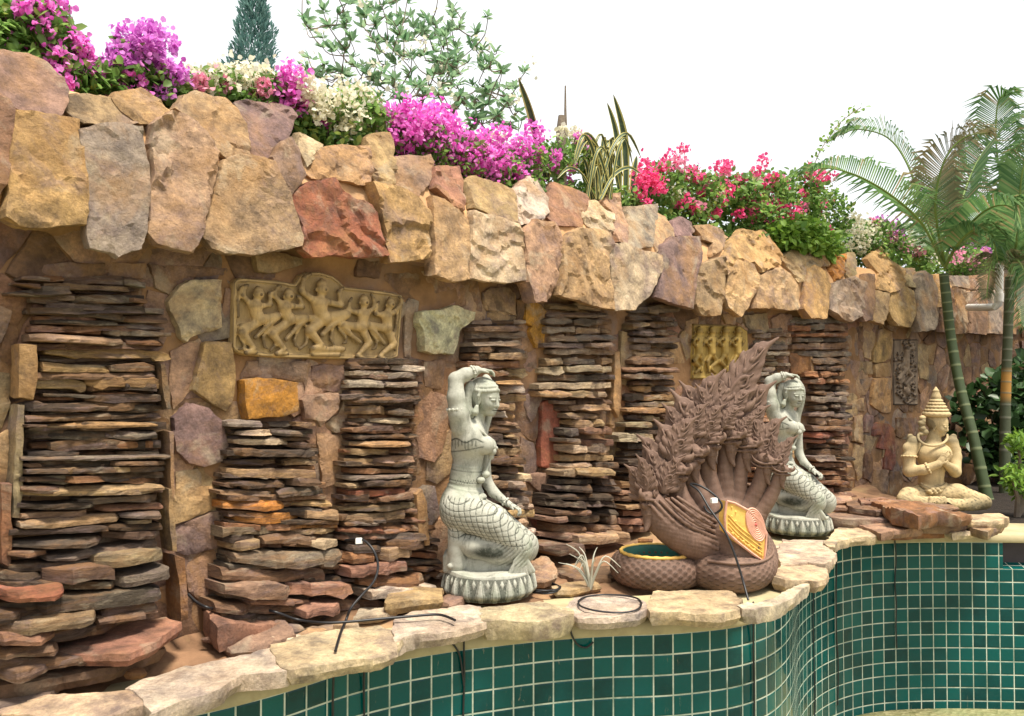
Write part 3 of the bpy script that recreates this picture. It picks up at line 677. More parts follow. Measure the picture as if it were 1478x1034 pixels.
colB = column('low column of orange and grey slates beneath the bright orange block', (400, 885, 4.3))
for g, L in SLB:
    for (x0, y0, x1, y1, th, c) in L:
        (a, y0), (b, y1) = zc(g, [(x0, y0), (x1, y1)]); slate_px(colB, a, y0, b, y1, th / g[2], c, .12 + .07 * max(0, (y0 - 600) / 200) + random.uniform(-.02, .03))
rand_col(colB, [(612,336,455),(700,325,470),(790,335,500),(870,330,520)], [(0,'brown dark rust slate')], (9, 12), .08, .18, 45)
for (x0, y0, x1, y1, th, c, pr) in SLB2:
    (a, y0), (b, y1) = zc(Z5, [(x0, y0), (x1, y1)]); slate_px(colB, a, y0, b, y1, th / 3.095, c, pr)
SLC = [(Z4,[(635,450,800,455,35,'brown'),(840,458,960,462,30,'pale'),(635,482,780,482,26,'grey'),(790,495,950,492,38,'greyb'),(640,530,790,532,34,'grey'),(800,535,920,532,34,'grey'),(645,572,820,570,30,'dark'),
 (830,570,935,568,25,'slate'),(650,602,935,595,30,'slate'),(650,645,795,645,44,'ochre'),(800,657,915,660,34,'slate'),(725,690,910,693,28,'cream'),(650,690,720,690,25,'dark'),(635,732,840,728,30,'mauve'),
 (840,728,895,725,26,'tan'),(650,765,900,762,26,'dark'),(670,796,910,794,28,'ochre'),(630,832,820,830,38,'tan'),(740,868,930,860,30,'pink'),(630,872,740,872,35,'tan'),(640,915,920,912,26,'rust'),(630,945,920,935,25,'greyb'),
 (625,982,700,980,30,'tan'),(700,972,920,965,30,'dark'),(630,1012,870,1002,38,'red')]),
 (Z5,[(640,47,890,27,35,'red'),(640,72,780,75,24,'rose'),(780,67,930,52,35,'brown'),(620,112,940,95,34,'olive'),(660,157,900,132,44,'tan'),(900,127,950,120,25,'pink'),(600,150,660,150,40,'brown'),(600,207,790,205,34,'red'),
 (790,192,920,177,34,'dark'),(800,214,950,200,20,'rust'),(620,178,800,170,26,'dark'),(600,242,830,235,30,'rose')])]
SLC2 = [(820,267,990,262,52,'brown',.22),(640,290,800,285,40,'dark',.2),(630,335,770,332,56,'rust',.22),(770,320,930,295,56,'tan',.24),(640,395,940,367,58,'rose',.27),(700,440,1000,432,56,'rust',.25),(740,497,1045,477,56,'pale',.33),
 (860,540,1080,520,40,'dark',.25),(700,540,1000,545,50,'brown',.27)]
colC = column('slender column of thin slates under the right end of the dancers relief', (560, 845, 4.75))
for g, L in SLC:
    for (x0, y0, x1, y1, th, c) in L:
        (a, y0), (b, y1) = zc(g, [(x0, y0), (x1, y1)]); slate_px(colC, a, y0, b, y1, th / g[2], c, .11 + .07 * max(0, (y0 - 520) / 250) + random.uniform(-.02, .03))
rand_col(colC, [(522,508,612),(600,504,606),(700,502,604),(790,508,640),(850,520,650)], [(0,'brown dark rust slate')], (8, 11), .07, .16, 50)
for (x0, y0, x1, y1, th, c, pr) in SLC2:
    (a, y0), (b, y1) = zc(Z5, [(x0, y0), (x1, y1)]); slate_px(colC, a, y0, b, y1, th / 3.095, c, pr)
upright(colC, Z5, [(940,45),(965,20),(985,80),(992,270),(950,275),(945,150)], 'ochre', .16)
colD = column('column of warm tan and cream slates behind the grey kneeling statue nearest the camera', (735, 825, 5.0))
rand_col(colD, [(466,685,765),(530,680,768),(600,684,750),(690,700,775),(780,706,784),(845,690,790)],
  [(0,'grey brown greyb slate'),(505,'brown tan greyb rust dark'),(540,'pink tan ochre slate pale'),(620,'slate tan cream dark ochre'),(690,'brown tan dark greyb'),(730,'pale ochre mauve rust pink')], (8, 13), .10, .30)
colE = column('column of ochre slates between the tall red stone and the brown naga', (850, 800, 5.6))
rand_col(colE, [(442,792,880),(470,798,896),(560,784,892),(600,818,885),(700,815,895),(790,800,910)],
  [(0,'tan cream grey greyb'),(500,'cream tan slate greyb brown'),(560,'ochre tan brown grey'),(620,'slate cream rose tan olive'),(690,'slate dark dark brown'),(750,'rose mauve cream brown')], (9, 14), .11, .30)
slate_px(colE, 847, 782, 925, 776, 16, 'pink', .40); slate_px(colE, 800, 795, 860, 792, 20, 'mauve', .36)
upright(colE, ZD, [(490,210),(505,205),(515,330),(505,430),(488,400)], 'ochre', .10)
colF = column('column of dark slates partly hidden by the left side of the naga crests', (950, 760, 6.0))
rand_col(colF, [(447,914,985),(600,912,982),(700,905,990),(770,900,1000)],
  [(0,'slate grey olive greyb dark'),(510,'tan rust slate brown'),(545,'slate dark cream ochre'),(640,'slate dark brown'),(700,'brown rose tan')], (8, 12), .10, .26)
colG = column('narrow column of brown slates right behind the raised arm of the farther grey statue', (1115, 740, 7.0))
rand_col(colG, [(478,1096,1148),(560,1092,1142),(740,1090,1150)], [(0,'greyb olive brown grey'),(560,'rust brown dark greyb')], (6, 9), .08, .22)
colH = column('column of dark and rust slates just right of the farther grey statue', (1195, 735, 7.4))
rand_col(colH, [(462,1145,1232),(505,1150,1230),(520,1174,1234),(640,1180,1232),(700,1178,1236),(745,1180,1246)],
  [(0,'slate greyb brown rust grey'),(515,'dark slate dark brown'),(540,'rust'),(552,'dark slate greyb'),(600,'dark red brown greyb pink'),(680,'rose pink rust pale')], (7, 11), .10, .30)
upright(colH, ZE, [(235,540),(258,540),(262,740),(240,740)], 'ochre', .1)
upright(colH, ZE, [(20,520),(225,520),(235,740),(40,740)], 'rust', .06)
# ================================================================ ledge between the wall and the pool, with its flagstones
led = empty('rock_ledge', (.6, 4.7, 0)); tag(led, 'wavy ledge of cream and pink flagstones running along the pool edge below the statues', 'ledge', kind='thing')
LL = Vector(led.location)
V = []; F = []; nn = 14; us = np.arange(.4, WS[-1] - .05, .09); us = us[[wat(u).x < 4.0 for u in us]]
rp = [RC[i] - RN[i] * .02 for i in range(len(RC))]
def rim_at(s):
    s = max(0, min(RS[-1] - 1e-3, s)); i = next(k for k in range(1, len(RS)) if RS[k] > s); t = (s - RS[i - 1]) / (RS[i] - RS[i - 1]); return rp[i - 1].lerp(rp[i], t)
for u in us:
    wp = wat(u); best = min(range(len(rp)), key=lambda i: (rp[i] - wp).length + .0 * i)
    # match along the curve by proportion blended with nearest point
    s = RS[best]; r = rim_at(s)
    for j in range(nn):
        t = j / (nn - 1); p = wp.lerp(r, t)
        z = -.012 + .10 * (1 - t) ** 1.6 + .05 * noise.fractal(Vector((p.x * 2.5, p.y * 2.5, 2)), 1, 2, 4) * (1 - t ** 3)
        V.append((p.x, p.y, z))
for i in range(len(us) - 1):
    for j in range(nn - 1): a = i * nn + j; F.append((a, a + 1, a + nn + 1, a + nn))
mesh('ledge_fill', rel(V, LL), F, M['ledge'], led, smooth=60)
V = [(3.2, 6.9, -.03), (3.6, 6.75, -.03), (4.2, 6.72, .0), (8, 6.4, -.0), (14, 8, -.03), (14, 20, -.03), (5, 12, -.03)]
o = mesh('garden_soil', V, [(0, 1, 2, 3, 4, 5)], M['soil']); tag(o, kind='structure')
def slab(g, pts, z, th, col, mat='coping', rough=.006, tilt=(0, 0), step=.028, name='coping_slab', terr=.003, par=None, push=.075):
    sid[0] += 1; par = par or led; L = Vector(par.location)
    P = [atz(x, y, z) for x, y in zc(g, pts)]; Q = []
    for p in P:
        i = min(range(len(RC)), key=lambda k: (RC[k] - Vector((p.x, p.y))).length); o_ = (Vector((p.x, p.y)) - RC[i]).dot(RN[i])
        w_ = max(0, min(1, 1 - abs(o_ + .0) / .26)) * push; q = Vector((p.x, p.y)) + RN[i] * w_; Q.append((q.x, q.y))
    P = Q; mx_ = sum(p[0] for p in P) / len(P); my_ = sum(p[1] for p in P) / len(P)
    P = [(mx_ + (a - mx_) * (1 + .016 / max(.05, math.hypot(a - mx_, b - my_))), my_ + (b - my_) * (1 + .016 / max(.05, math.hypot(a - mx_, b - my_)))) for a, b in P]
    cx = sum(p[0] for p in P) / len(P); cy = sum(p[1] for p in P) / len(P)
    V, F = slabmesh(P, th, lambda a, b, h: Vector((a, b, z - th + h + (a - cx) * tilt[0] + (b - cy) * tilt[1])) - L, step=step, rough=rough, seed=sid[0], jag=.010, terr=terr, bottom=True, bev=.002, under=.012)
    return mesh(name, V, F, M[mat], par, smooth=30, color=pal(col, .06))
PH = (0, 0, 1)
slab(Z3, [(-150,1010),(-100,975),(0,985),(180,930),(300,932),(460,918),(560,903),(640,950),(662,975),(560,990),(430,1034),(400,1060),(300,1060),(250,1000),(100,997),(0,997),(-60,1040)], 0.080, 0.070, 'cream')
slab(PH, [(183,989),(226,973),(268,960),(310,952),(355,942),(386,931),(394,955),(408,963),(333,968),(318,985),(290,1000),(258,1012),(222,1032),(214,1018),(207,1003)], 0.085, 0.070, 'pale')
slab(PH, [(390,931),(455,914),(500,907),(540,901),(575,906),(566,930),(566,938),(548,945),(510,950),(460,957),(414,962),(398,955)], 0.085, 0.065, 'cream', rough=.006)
slab(ZI, [(30,590),(60,550),(170,507),(350,482),(560,452),(640,462),(658,545),(600,570),(500,595),(420,618),(240,633),(170,638),(100,663),(40,705),(10,640)], 0.085, 0.070, 'pale')
slab(ZI, [(660,520),(652,478),(720,455),(900,440),(1060,427),(1150,457),(1265,480),(1270,510),(1200,550),(1000,558),(850,543),(720,538),(672,542)], 0.085, 0.095, 'cream')
slab(PH, [(817,872),(832,862),(860,859),(900,860),(923,866),(928,873),(913,881),(870,887),(832,885),(820,880)], 0.080, 0.065, 'pale')
slab(PH, [(933,873),(947,853),(1000,850),(1050,851),(1056,860),(1050,869),(1055,879),(1040,887),(1000,885),(960,880),(937,880)], 0.080, 0.065, 'cream')
slab(ZJ, [(28,500),(60,477),(105,487),(180,457),(260,399),(335,390),(300,438),(230,478),(200,508),(130,523),(62,518)], 0.085, 0.075, 'pale')
slab(ZJ, [(193,340),(240,314),(340,309),(438,324),(438,368),(380,388),(300,378),(230,383),(185,373)], 0.085, 0.070, 'cream')
slab(ZJ, [(218,250),(252,188),(300,212),(430,217),(506,265),(480,288),(430,308),(330,298),(222,317)], 0.090, 0.075, 'pale')
slab(ZH, [(5,600),(100,495),(250,484),(350,512),(430,540),(400,563),(300,568),(220,573),(180,588),(130,598),(112,632),(52,618)], 0.090, 0.065, 'cream')
slab(ZH, [(205,455),(270,444),(430,434),(600,462),(716,490),(731,500),(640,510),(560,518),(450,538),(400,518),(300,480)], 0.125, 0.065, 'pink')
slab(ZH, [(545,432),(700,442),(1030,447),(1046,472),(900,488),(740,483),(642,460)], 0.145, 0.065, 'mauve')
slab(ZH, [(1013,430),(1052,404),(1250,398),(1336,430),(1300,443),(1200,453),(1100,448)], 0.175, 0.075, 'cream')
slab(ZH, [(893,520),(1000,508),(1100,512),(1128,520),(1050,533),(962,543)], 0.085, 0.055, 'pale')
slab(ZH, [(60,400),(180,390),(300,390),(520,405),(515,428),(360,438),(200,440),(80,430)], 0.155, 0.075, 'mauve')
slab(ZH, [(330,290),(500,305),(750,328),(1000,372),(1085,395),(1010,420),(850,412),(720,436),(540,402),(430,345)], 0.235, 0.085, 'rust', rough=.03, terr=.01)
slab(ZH, [(1060,440),(1180,440),(1290,460),(1270,500),(1200,530),(1090,500)], 0.115, 0.065, 'tan')
for j, (x0, y0, x1, y1, z_, c_) in enumerate(((300,300,620,318,.235,'rose'),(560,330,960,362,.215,'mauve'),(340,345,560,372,.19,'pink'),(600,395,980,418,.165,'rose'),(120,415,420,432,.12,'pink'),(780,425,1060,440,.14,'rust'),(60,340,300,362,.19,'rose'))):
    slab(ZH, [(x0,y0),((x0+x1)/2,y0-8),(x1,y0+4),(x1+25,y1-6),(x1-30,y1+6),((x0+x1)/2,y1+3),(x0+20,y1+5)], z_, .03, c_, mat='slate', rough=.008, push=0, step=.022)
slab(ZH, [(60,285),(150,278),(230,285),(225,298),(120,308),(70,305)], 0.235, 0.055, 'pink')
slab(ZH, [(200,320),(320,305),(420,330),(520,370),(420,385),(240,360)], 0.205, 0.075, 'brown', mat='slate', terr=.008, push=0, step=.02)
slab(PH, [(1215,745),(1300,742),(1400,748),(1440,756),(1380,764),(1290,768),(1225,760)], 0.095, 0.065, 'rust')
# the wide red slab low at the left, boulders and steps between wall and coping
slab(Z3, [(130,765),(240,745),(430,745),(560,742),(680,700),(795,625),(730,598),(600,615),(450,650),(280,690)], .20, .05, 'rose')
slab(Z3, [(-60,900),(100,880),(260,850),(500,800),(720,720),(700,690),(500,700),(200,780),(-60,830)], .13, .06, 'brown')
slab(Z3, [(-60,950),(60,900),(250,890),(200,930),(0,985),(-80,1000)], .08, .05, 'greyb')
slab(Z5, [(0,605),(60,580),(220,560),(305,582),(200,602),(50,648)], .16, .10, 'rose', rough=.03)
slab(Z5, [(70,690),(200,650),(330,640),(380,670),(250,700),(120,710)], .09, .08, 'mauve', rough=.03)
slab(Z5, [(430,650),(560,620),(640,610),(560,640),(470,660)], .06, .04, 'tan')
slab(Z5, [(690,545),(810,545),(833,562),(760,583),(662,588)], .07, .04, 'pale')
slab(ZI, [(1035,180),(1100,152),(1180,185),(1193,225),(1120,258),(1050,255),(1000,220)], .12, .07, 'pink', rough=.02)
slab(ZI, [(340,440),(420,410),(530,425),(520,455),(380,475)], .06, .06, 'mauve', rough=.02)
slab(ZI, [(1180,335),(1330,290),(1450,272),(1500,320),(1300,360),(1200,360)], .05, .04, 'tan')
slab(ZI, [(0,370),(200,330),(370,340),(360,400),(180,425),(0,450)], .12, .06, 'tan')
slab(PH, [(800,822),(850,812),(905,820),(880,836),(830,838)], .04, .05, 'brown')
slab(PH, [(1108,790),(1140,778),(1180,778),(1190,786),(1150,796)], .06, .04, 'pale')
rs = random.Random(21)
for i in range(60):
    u = rs.uniform(1.2, 9.6); f = rs.uniform(.12, .7); wp = wat(u); r_ = min(rp, key=lambda q: (q - wp).length); p = wp.lerp(r_, f); sid[0] += 1; s_ = rs.uniform(.025, .075); zt = .035 + .09 * (1 - f) + s_ * .3
    P_ = [(p.x + s_ * math.cos(a) * rs.uniform(.7, 1.2), p.y + s_ * math.sin(a) * rs.uniform(.5, .9)) for a in np.linspace(0, 5.5, 7)]
    V, F = slabmesh(P_, s_ * .7, lambda a, b, h: Vector((a, b, zt - s_ * .7 + h)) - LL, step=.02, rough=.006, seed=sid[0], jag=.004, bottom=True, bev=.003)
    mesh('small_stone', V, F, M['stone'], led, smooth=18, color=pal(rs.choice(('brown', 'rust', 'tan', 'pale', 'mauve', 'greyb'))))
# ================================================================ implicit-surface sculpting kit
class Fld:
    def __init__(s, lo, hi, h):
        s.lo = np.array(lo, float); s.h = h; s.n = np.ceil((np.array(hi, float) - s.lo) / h).astype(int) + 1
        s.ax = [s.lo[i] + np.arange(s.n[i]) * h for i in range(3)]; s.D = np.full(tuple(s.n), .08, np.float32)
    def win(s, lo, hi):
        a = np.clip(np.floor((np.array(lo) - s.lo) / s.h).astype(int), 0, s.n - 1); b = np.clip(np.ceil((np.array(hi) - s.lo) / s.h).astype(int) + 1, 1, s.n)
        sl = tuple(slice(a[i], b[i]) for i in range(3))
        return sl, s.ax[0][sl[0]][:, None, None], s.ax[1][sl[1]][None, :, None], s.ax[2][sl[2]][None, None, :]
    def put(s, sl, d, k, op='u'):
        D = s.D[sl]
        if D.size == 0: return
        if op == 's': d = -d; h = np.clip(.5 - .5 * (D - d) / k, 0, 1); s.D[sl] = D + (d - D) * h + k * h * (1 - h); return
        h = np.clip(.5 + .5 * (d - D) / k, 0, 1); s.D[sl] = d + (D - d) * h - k * h * (1 - h)
    def cone(s, a, b, ra, rb=None, k=.01, op='u', sq=None):
        rb = ra if rb is None else rb; a = np.array(a, float); b = np.array(b, float); m = max(ra, rb) + k + .012
        sl, X, Y, Z = s.win(np.minimum(a, b) - m, np.maximum(a, b) + m); e = b - a; L = max(e @ e, 1e-12)
        px, py, pz = X - a[0], Y - a[1], Z - a[2]; t = np.clip((px * e[0] + py * e[1] + pz * e[2]) / L, 0, 1)
        s.put(sl, np.sqrt((px - t * e[0]) ** 2 + (py - t * e[1]) ** 2 + (pz - t * e[2]) ** 2) - (ra + (rb - ra) * t), k, op)
    def chain(s, pts, k=.01, sub=0, op='u'):
        if sub:
            q = catmull([p[:3] for p in pts], sub); rr = np.interp(np.linspace(0, len(pts) - 1, len(q)), range(len(pts)), [p[3] for p in pts]); pts = [(*p, r) for p, r in zip(q, rr)]
        for p, q in zip(pts, pts[1:]): s.cone(p[:3], q[:3], p[3], q[3], k, op)
    def ell(s, c, r, Rm=None, k=.01, op='u'):
        c = np.array(c, float); r = np.array(r, float); m = r.max() + k + .012; sl, X, Y, Z = s.win(c - m, c + m); px, py, pz = X - c[0], Y - c[1], Z - c[2]
        if Rm is not None: px, py, pz = [Rm[0][i] * px + Rm[1][i] * py + Rm[2][i] * pz for i in range(3)]   # Rm columns = local axes
        k0 = np.sqrt((px / r[0]) ** 2 + (py / r[1]) ** 2 + (pz / r[2]) ** 2); k1 = np.sqrt((px / r[0] ** 2) ** 2 + (py / r[1] ** 2) ** 2 + (pz / r[2] ** 2) ** 2) + 1e-9
        s.put(sl, k0 * (k0 - 1) / k1, k, op)
    def box(s, c, r, Rm=None, k=.01, rd=.01, op='u'):
        c = np.array(c, float); r = np.array(r, float); m = np.linalg.norm(r) + k + .012; sl, X, Y, Z = s.win(c - m, c + m); p = [X - c[0], Y - c[1], Z - c[2]]
        if Rm is not None: p = [Rm[0][i] * p[0] + Rm[1][i] * p[1] + Rm[2][i] * p[2] for i in range(3)]
        q = [np.abs(p[i]) - (r[i] - rd) for i in range(3)]
        d = np.sqrt(np.maximum(q[0], 0) ** 2 + np.maximum(q[1], 0) ** 2 + np.maximum(q[2], 0) ** 2) + np.minimum(np.maximum(q[0], np.maximum(q[1], q[2])), 0) - rd
        s.put(sl, d, k, op)
    def disp(s, lo, hi, fn): sl, X, Y, Z = s.win(lo, hi); s.D[sl] += fn(X, Y, Z).astype(np.float32)
    def mesh(s):
        D = s.D; S = D < 0; n = D.shape
        c = np.zeros(tuple(x - 1 for x in n), np.int8)
        for i in (0, 1):
            for j in (0, 1):
                for k in (0, 1): c += S[i:n[0] - 1 + i, j:n[1] - 1 + j, k:n[2] - 1 + k]
        act = np.argwhere((c > 0) & (c < 8)); idx = np.full(c.shape, -1, np.int32); idx[tuple(act.T)] = np.arange(len(act))
        acc = np.zeros((len(act), 3)); cnt = np.zeros(len(act)); A = act
        for ax in range(3):
            o = [a for a in range(3) if a != ax]
            for i in (0, 1):
                for j in (0, 1):
                    p = A.copy(); p[:, o[0]] += i; p[:, o[1]] += j; q = p.copy(); q[:, ax] += 1
                    a = D[tuple(p.T)]; b = D[tuple(q.T)]; m = (a < 0) != (b < 0); t = a / np.where(m, a - b, 1)
                    pt = p.astype(float); pt[:, ax] += t; acc[m] += pt[m]; cnt[m] += 1
        V = acc / cnt[:, None] * s.h + s.lo; Fq = []
        for ax in range(3):
            o1, o2 = (ax + 1) % 3, (ax + 2) % 3
            sl0 = [slice(None)] * 3; sl1 = [slice(None)] * 3; sl0[ax] = slice(0, -1); sl1[ax] = slice(1, None)
            for sgn in (True, False):
                e = np.argwhere((S[tuple(sl0)] == sgn) & (S[tuple(sl1)] != sgn)); e = e[(e[:, o1] > 0) & (e[:, o2] > 0) & (e[:, o1] < n[o1] - 1) & (e[:, o2] < n[o2] - 1)]
                if not len(e): continue
                q = []
                for (i, j) in ((0, 0), (1, 0), (1, 1), (0, 1)):
                    p = e.copy(); p[:, o1] -= i; p[:, o2] -= j; q.append(idx[tuple(p.T)])
                q = np.stack(q if not sgn else q[::-1], 1); Fq.append(q)
        Fq = np.concatenate(Fq)[:, ::-1].copy(); return V, Fq
def frame(f, up=(0, 0, 1)):
    f = Vector(f).normalized(); s = f.cross(Vector(up)).normalized(); u = s.cross(f); return np.array([[f.x, s.x, u.x], [f.y, s.y, u.y], [f.z, s.z, u.z]])
def head(fl, c, f, r, up=(0, 0, 1), ears=True, mouth=True):
    Rm = frame(f, up); c = np.array(c, float)
    L = lambda a, b, d: c + Rm @ (np.array([a, b, d]) * r)
    fl.ell(L(-.05, 0, .28), np.array([1.02, .84, .98]) * r, Rm, .01)
    fl.ell(L(.33, 0, -.30), np.array([.66, .66, .86]) * r, Rm, .25 * r)
    fl.ell(L(.66, 0, -.98), np.array([.26, .27, .2]) * r, Rm, .28 * r)
    for s_ in (-1, 1):
        fl.ell(L(.66, s_ * .36, -.40), np.array([.26, .27, .32]) * r, Rm, .18 * r)
        fl.cone(L(.93, s_ * .12, .10), L(.80, s_ * .56, .08), .075 * r, .05 * r, .07 * r)
        fl.ell(L(.84, s_ * .32, -.10), np.array([.20, .20, .10]) * r, Rm, .05 * r)
        fl.ell(L(.93, s_ * .10, -.50), np.array([.12, .10, .09]) * r, Rm, .08 * r)
        if ears: fl.ell(L(.02, s_ * .80, -.18), np.array([.20, .10, .42]) * r, Rm, .06 * r); fl.ell(L(.03, s_ * .84, -.62), np.array([.11, .09, .16]) * r, Rm, .04 * r)
    fl.cone(L(.93, 0, .05), L(1.08, 0, -.45), .08 * r, .13 * r, .10 * r)
    fl.ell(L(.90, 0, -.70), np.array([.16, .24, .07]) * r, Rm, .04 * r); fl.ell(L(.88, 0, -.84), np.array([.15, .18, .07]) * r, Rm, .04 * r)
    fl.cone(L(1.04, -.25, -.765), L(1.04, .25, -.765), .035 * r, .035 * r, .03 * r, 's')
    return L, Rm
def hand(fl, w, d, n, size, curl=.5, spread=.22, k=.005):
    """wrist w, pointing d, palm normal n: palm, five fingers of unequal length, thumb from the side"""
    w = np.array(w, float); d = np.array(Vector(d).normalized()); n = np.array(Vector(n).normalized()); sd = np.cross(d, n); n = np.cross(sd, d)
    Rm = np.stack([d, sd, n], 1); pc = w + d * size * .42; fl.ell(pc, np.array([.50, .36, .17]) * size, Rm, .012)
    for i, (o, l) in enumerate(((-.29, .78), (-.10, .92), (.10, .86), (.28, .66))):
        b = w + d * size * .78 + sd * o * size; dr = d + sd * o * spread; c1 = b + dr * l * size * .36 + n * curl * .05 * size
        c2 = c1 + (dr * math.cos(curl) + n * math.sin(curl)) * l * size * .30; c3 = c2 + (dr * math.cos(curl * 1.8) + n * math.sin(curl * 1.8)) * l * size * .24
        r = .088 * size; fl.chain([(*b, r * 1.1), (*c1, r), (*c2, r * .92), (*c3, r * .75)], k * .6)
    b = w + d * size * .25 - sd * size * .30; c1 = b + (d * .7 - sd * .5 + n * .15) * size * .34; c2 = c1 + (d * .9 - sd * .1 + n * .3) * size * .28
    fl.chain([(*b, .13 * size), (*c1, .105 * size), (*c2, .08 * size)], k)
def stmat(name, col, dirt, dk=.8, sp=None, rough=.8):
    m, nt, b = newmat(name); g = nt.nodes.new('ShaderNodeNewGeometry'); tc = nt.nodes.new('ShaderNodeTexCoord'); v = tc.outputs['Object']
    a = nt.nodes.new('ShaderNodeAttribute'); a.attribute_name = 'grime_shade'  # dark mask: dirt in the carving plus some painted shade
    c = mixc(nt, ramp(nt, nz(nt, v, 7, 6, .65), .35, .68), tuple(x * .80 for x in col), tuple(min(1, x * 1.16) for x in col))
    if sp: c = mixc(nt, ramp(nt, nz(nt, v, 3.2, 6, .6, .8), .50, .66, 0, .6), c, sp)
    c = mixc(nt, ramp(nt, nz(nt, v, 55, 4, .7), .5, .8, 0, .35), c, dirt)
    mp = N(nt, 'ShaderNodeMapping'); mp.inputs['Scale'].default_value = (1, 1, .22); nt.links.new(v, mp.inputs[0])
    c = mixc(nt, ramp(nt, nz(nt, mp.outputs[0], 16, 7, .72, .3), .52, .68, 0, .55 * dk), c, dirt)
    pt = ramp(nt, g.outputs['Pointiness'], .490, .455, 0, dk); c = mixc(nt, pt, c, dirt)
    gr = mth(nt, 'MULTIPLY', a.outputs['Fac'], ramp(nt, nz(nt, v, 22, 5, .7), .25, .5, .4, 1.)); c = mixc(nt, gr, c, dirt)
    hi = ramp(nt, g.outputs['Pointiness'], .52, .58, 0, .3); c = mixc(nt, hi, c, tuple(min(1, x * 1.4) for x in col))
    nt.links.new(c, b.inputs['Base Color']); b.inputs['Roughness'].default_value = rough; b.inputs['Specular IOR Level'].default_value = .3
    bump(nt, b, nz(nt, v, 90, 6, .7), .5, .004); return m
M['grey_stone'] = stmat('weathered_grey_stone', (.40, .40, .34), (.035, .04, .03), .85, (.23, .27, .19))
M['grime_shade'] = M['grey_stone']
# ================================================================ kneeling grey stone woman (built once, copied)
ORG = [0, 0, 0]
def conv(g, yc, k, base):
    """zoomed-pixel point + depth offset -> coordinates relative to the statue's base"""
    ox, oy, s = g
    def f(x, y, d=0.): return np.array(at(ox + x / s, oy + y / s, yc + d * k) - Vector(base))
    return f
ZS = (600, 500, 2.585); YC = 4.62; KS = YC / FPX / 2.585
SB = at(600 + 274 / 2.585, 857, YC); SB.z = .06
P = conv(ZS, YC, KS, SB); u_ = KS
fl = Fld((-.34, -.25, .09), (.30, .27, 1.42), .0046)
def C(x, y, d, r): return (*P(x, y, d), r * u_)
def ch(pts, k=.012, sub=0): fl.chain([C(*p) for p in pts], k, sub)
def el(x, y, d, r, k=.015, Rm=None, op='u'): fl.ell(P(x, y, d), np.array(r) * u_, Rm, k, op)
# torso
el(178, 592, 4, (88, 84, 80), .02); ch([(188, 480, 5, 55), (178, 570, 5, 72)], .03); ch([(200, 385, 5, 58), (188, 480, 5, 54)], .03)
el(204, 345, 6, (64, 88, 84), .02); ch([(190, 385, 5, 58), (184, 330, 0, 50)], .02)
ch([(206, 300, 8, 42), (229, 262, 8, 27)], .03); ch([(226, 275, 8, 26), (240, 228, 8, 25)], .02)
el(258, 368, -30, (36, 34, 36), .012); el(268, 372, 42, (34, 34, 34), .012); el(292, 376, -32, (7, 7, 7), .008); el(302, 380, 42, (6, 6, 6), .008)
# raised right arm over the head
ch([(172, 300, -42, 42), (160, 250, -58, 36), (150, 190, -62, 31), (150, 126, -50, 28)], .02); ch([(150, 124, -50, 28), (185, 106, -42, 25), (228, 90, -28, 17)], .012)
hand(fl, P(226, 90, -26), P(290, 90, -2) - P(226, 90, -26), (0.1, .1, -1), 34 * u_ * 1.5, .75, .05)
# left arm down to the knee
ch([(232, 308, 72, 34), (252, 400, 88, 26), (262, 500, 80, 22)], .015); ch([(262, 500, 80, 22), (290, 545, 66, 20), (345, 588, 50, 13)], .012)
hand(fl, P(343, 586, 50), P(398, 612, 30) - P(343, 586, 50), (-.5, .1, -.85), 34 * u_ * 1.45, 1.0, .05)
# thighs under the patterned skirt, knees, folded shins, feet
ch([(165, 610, -36, 76), (280, 655, -48, 64), (385, 735, -50, 47)], .02); ch([(185, 605, 42, 72), (300, 660, 48, 60), (412, 735, 46, 45)], .02)
el(398, 752, -50, (40, 44, 44), .02); el(420, 752, 46, (38, 42, 42), .02)
ch([(392, 768, -50, 40), (300, 762, -52, 44), (215, 745, -52, 40), (160, 720, -50, 30)], .02); ch([(410, 768, 46, 38), (300, 762, 50, 42), (200, 745, 50, 36)], .02)
ch([(150, 690, -48, 31), (150, 760, -48, 29), (152, 812, -48, 32)], .015); ch([(200, 720, 20, 26), (203, 790, 16, 24), (208, 812, 10, 24)], .012)
for i in range(5): fl.ell(P(128 + i * 14, 826 - abs(i - 3) * 2, -74 + i * 11), np.array([11, 9, 10]) * u_, None, .004)
for i in range(4): fl.ell(P(196 + i * 8, 832, -8 + i * 9), np.array([9, 8, 9]) * u_, None, .004)
fl.box(P(292, 822, 0), np.array([95, 62, 40]) * u_, None, .02, .02)
fl.box(P(200, 800, 6), np.array([95, 55, 36]) * u_, None, .03, .02)
# fan-shaped cloth end hanging in front of the shin
a = (392, 764, -84)
for i in range(8):
    t = i / 7; fl.cone(P(*a), P(352 + t * 86, 856 - (t - .35) ** 2 * 55 + (i % 2) * 5, -92 + t * 34), 9 * u_, 8.5 * u_, .006)
# head
HC = P(258, 190, 4); HF = np.array([.84, -.53, -.10]); HR = 56 * u_
Lh, Rh = head(fl, HC, HF, HR, (0.03, 0, 1))
# hair mass and locks
fl.ell(Lh(-.35, 0, .25), np.array([.95, .92, 1.05]) * HR, Rh, .02)
ch([(205, 150, -16, 20), (192, 195, -20, 17), (196, 232, -22, 15), (208, 252, -28, 12), (196, 268, -34, 9)], .008, 3)
ch([(228, 225, -50, 7), (222, 246, -52, 14), (226, 256, -50, 5)], .004)
ch([(262, 118, 46, 14), (285, 160, 66, 13), (283, 220, 78, 12), (266, 280, 80, 13), (250, 330, 84, 16), (246, 360, 86, 18)], .012, 4)
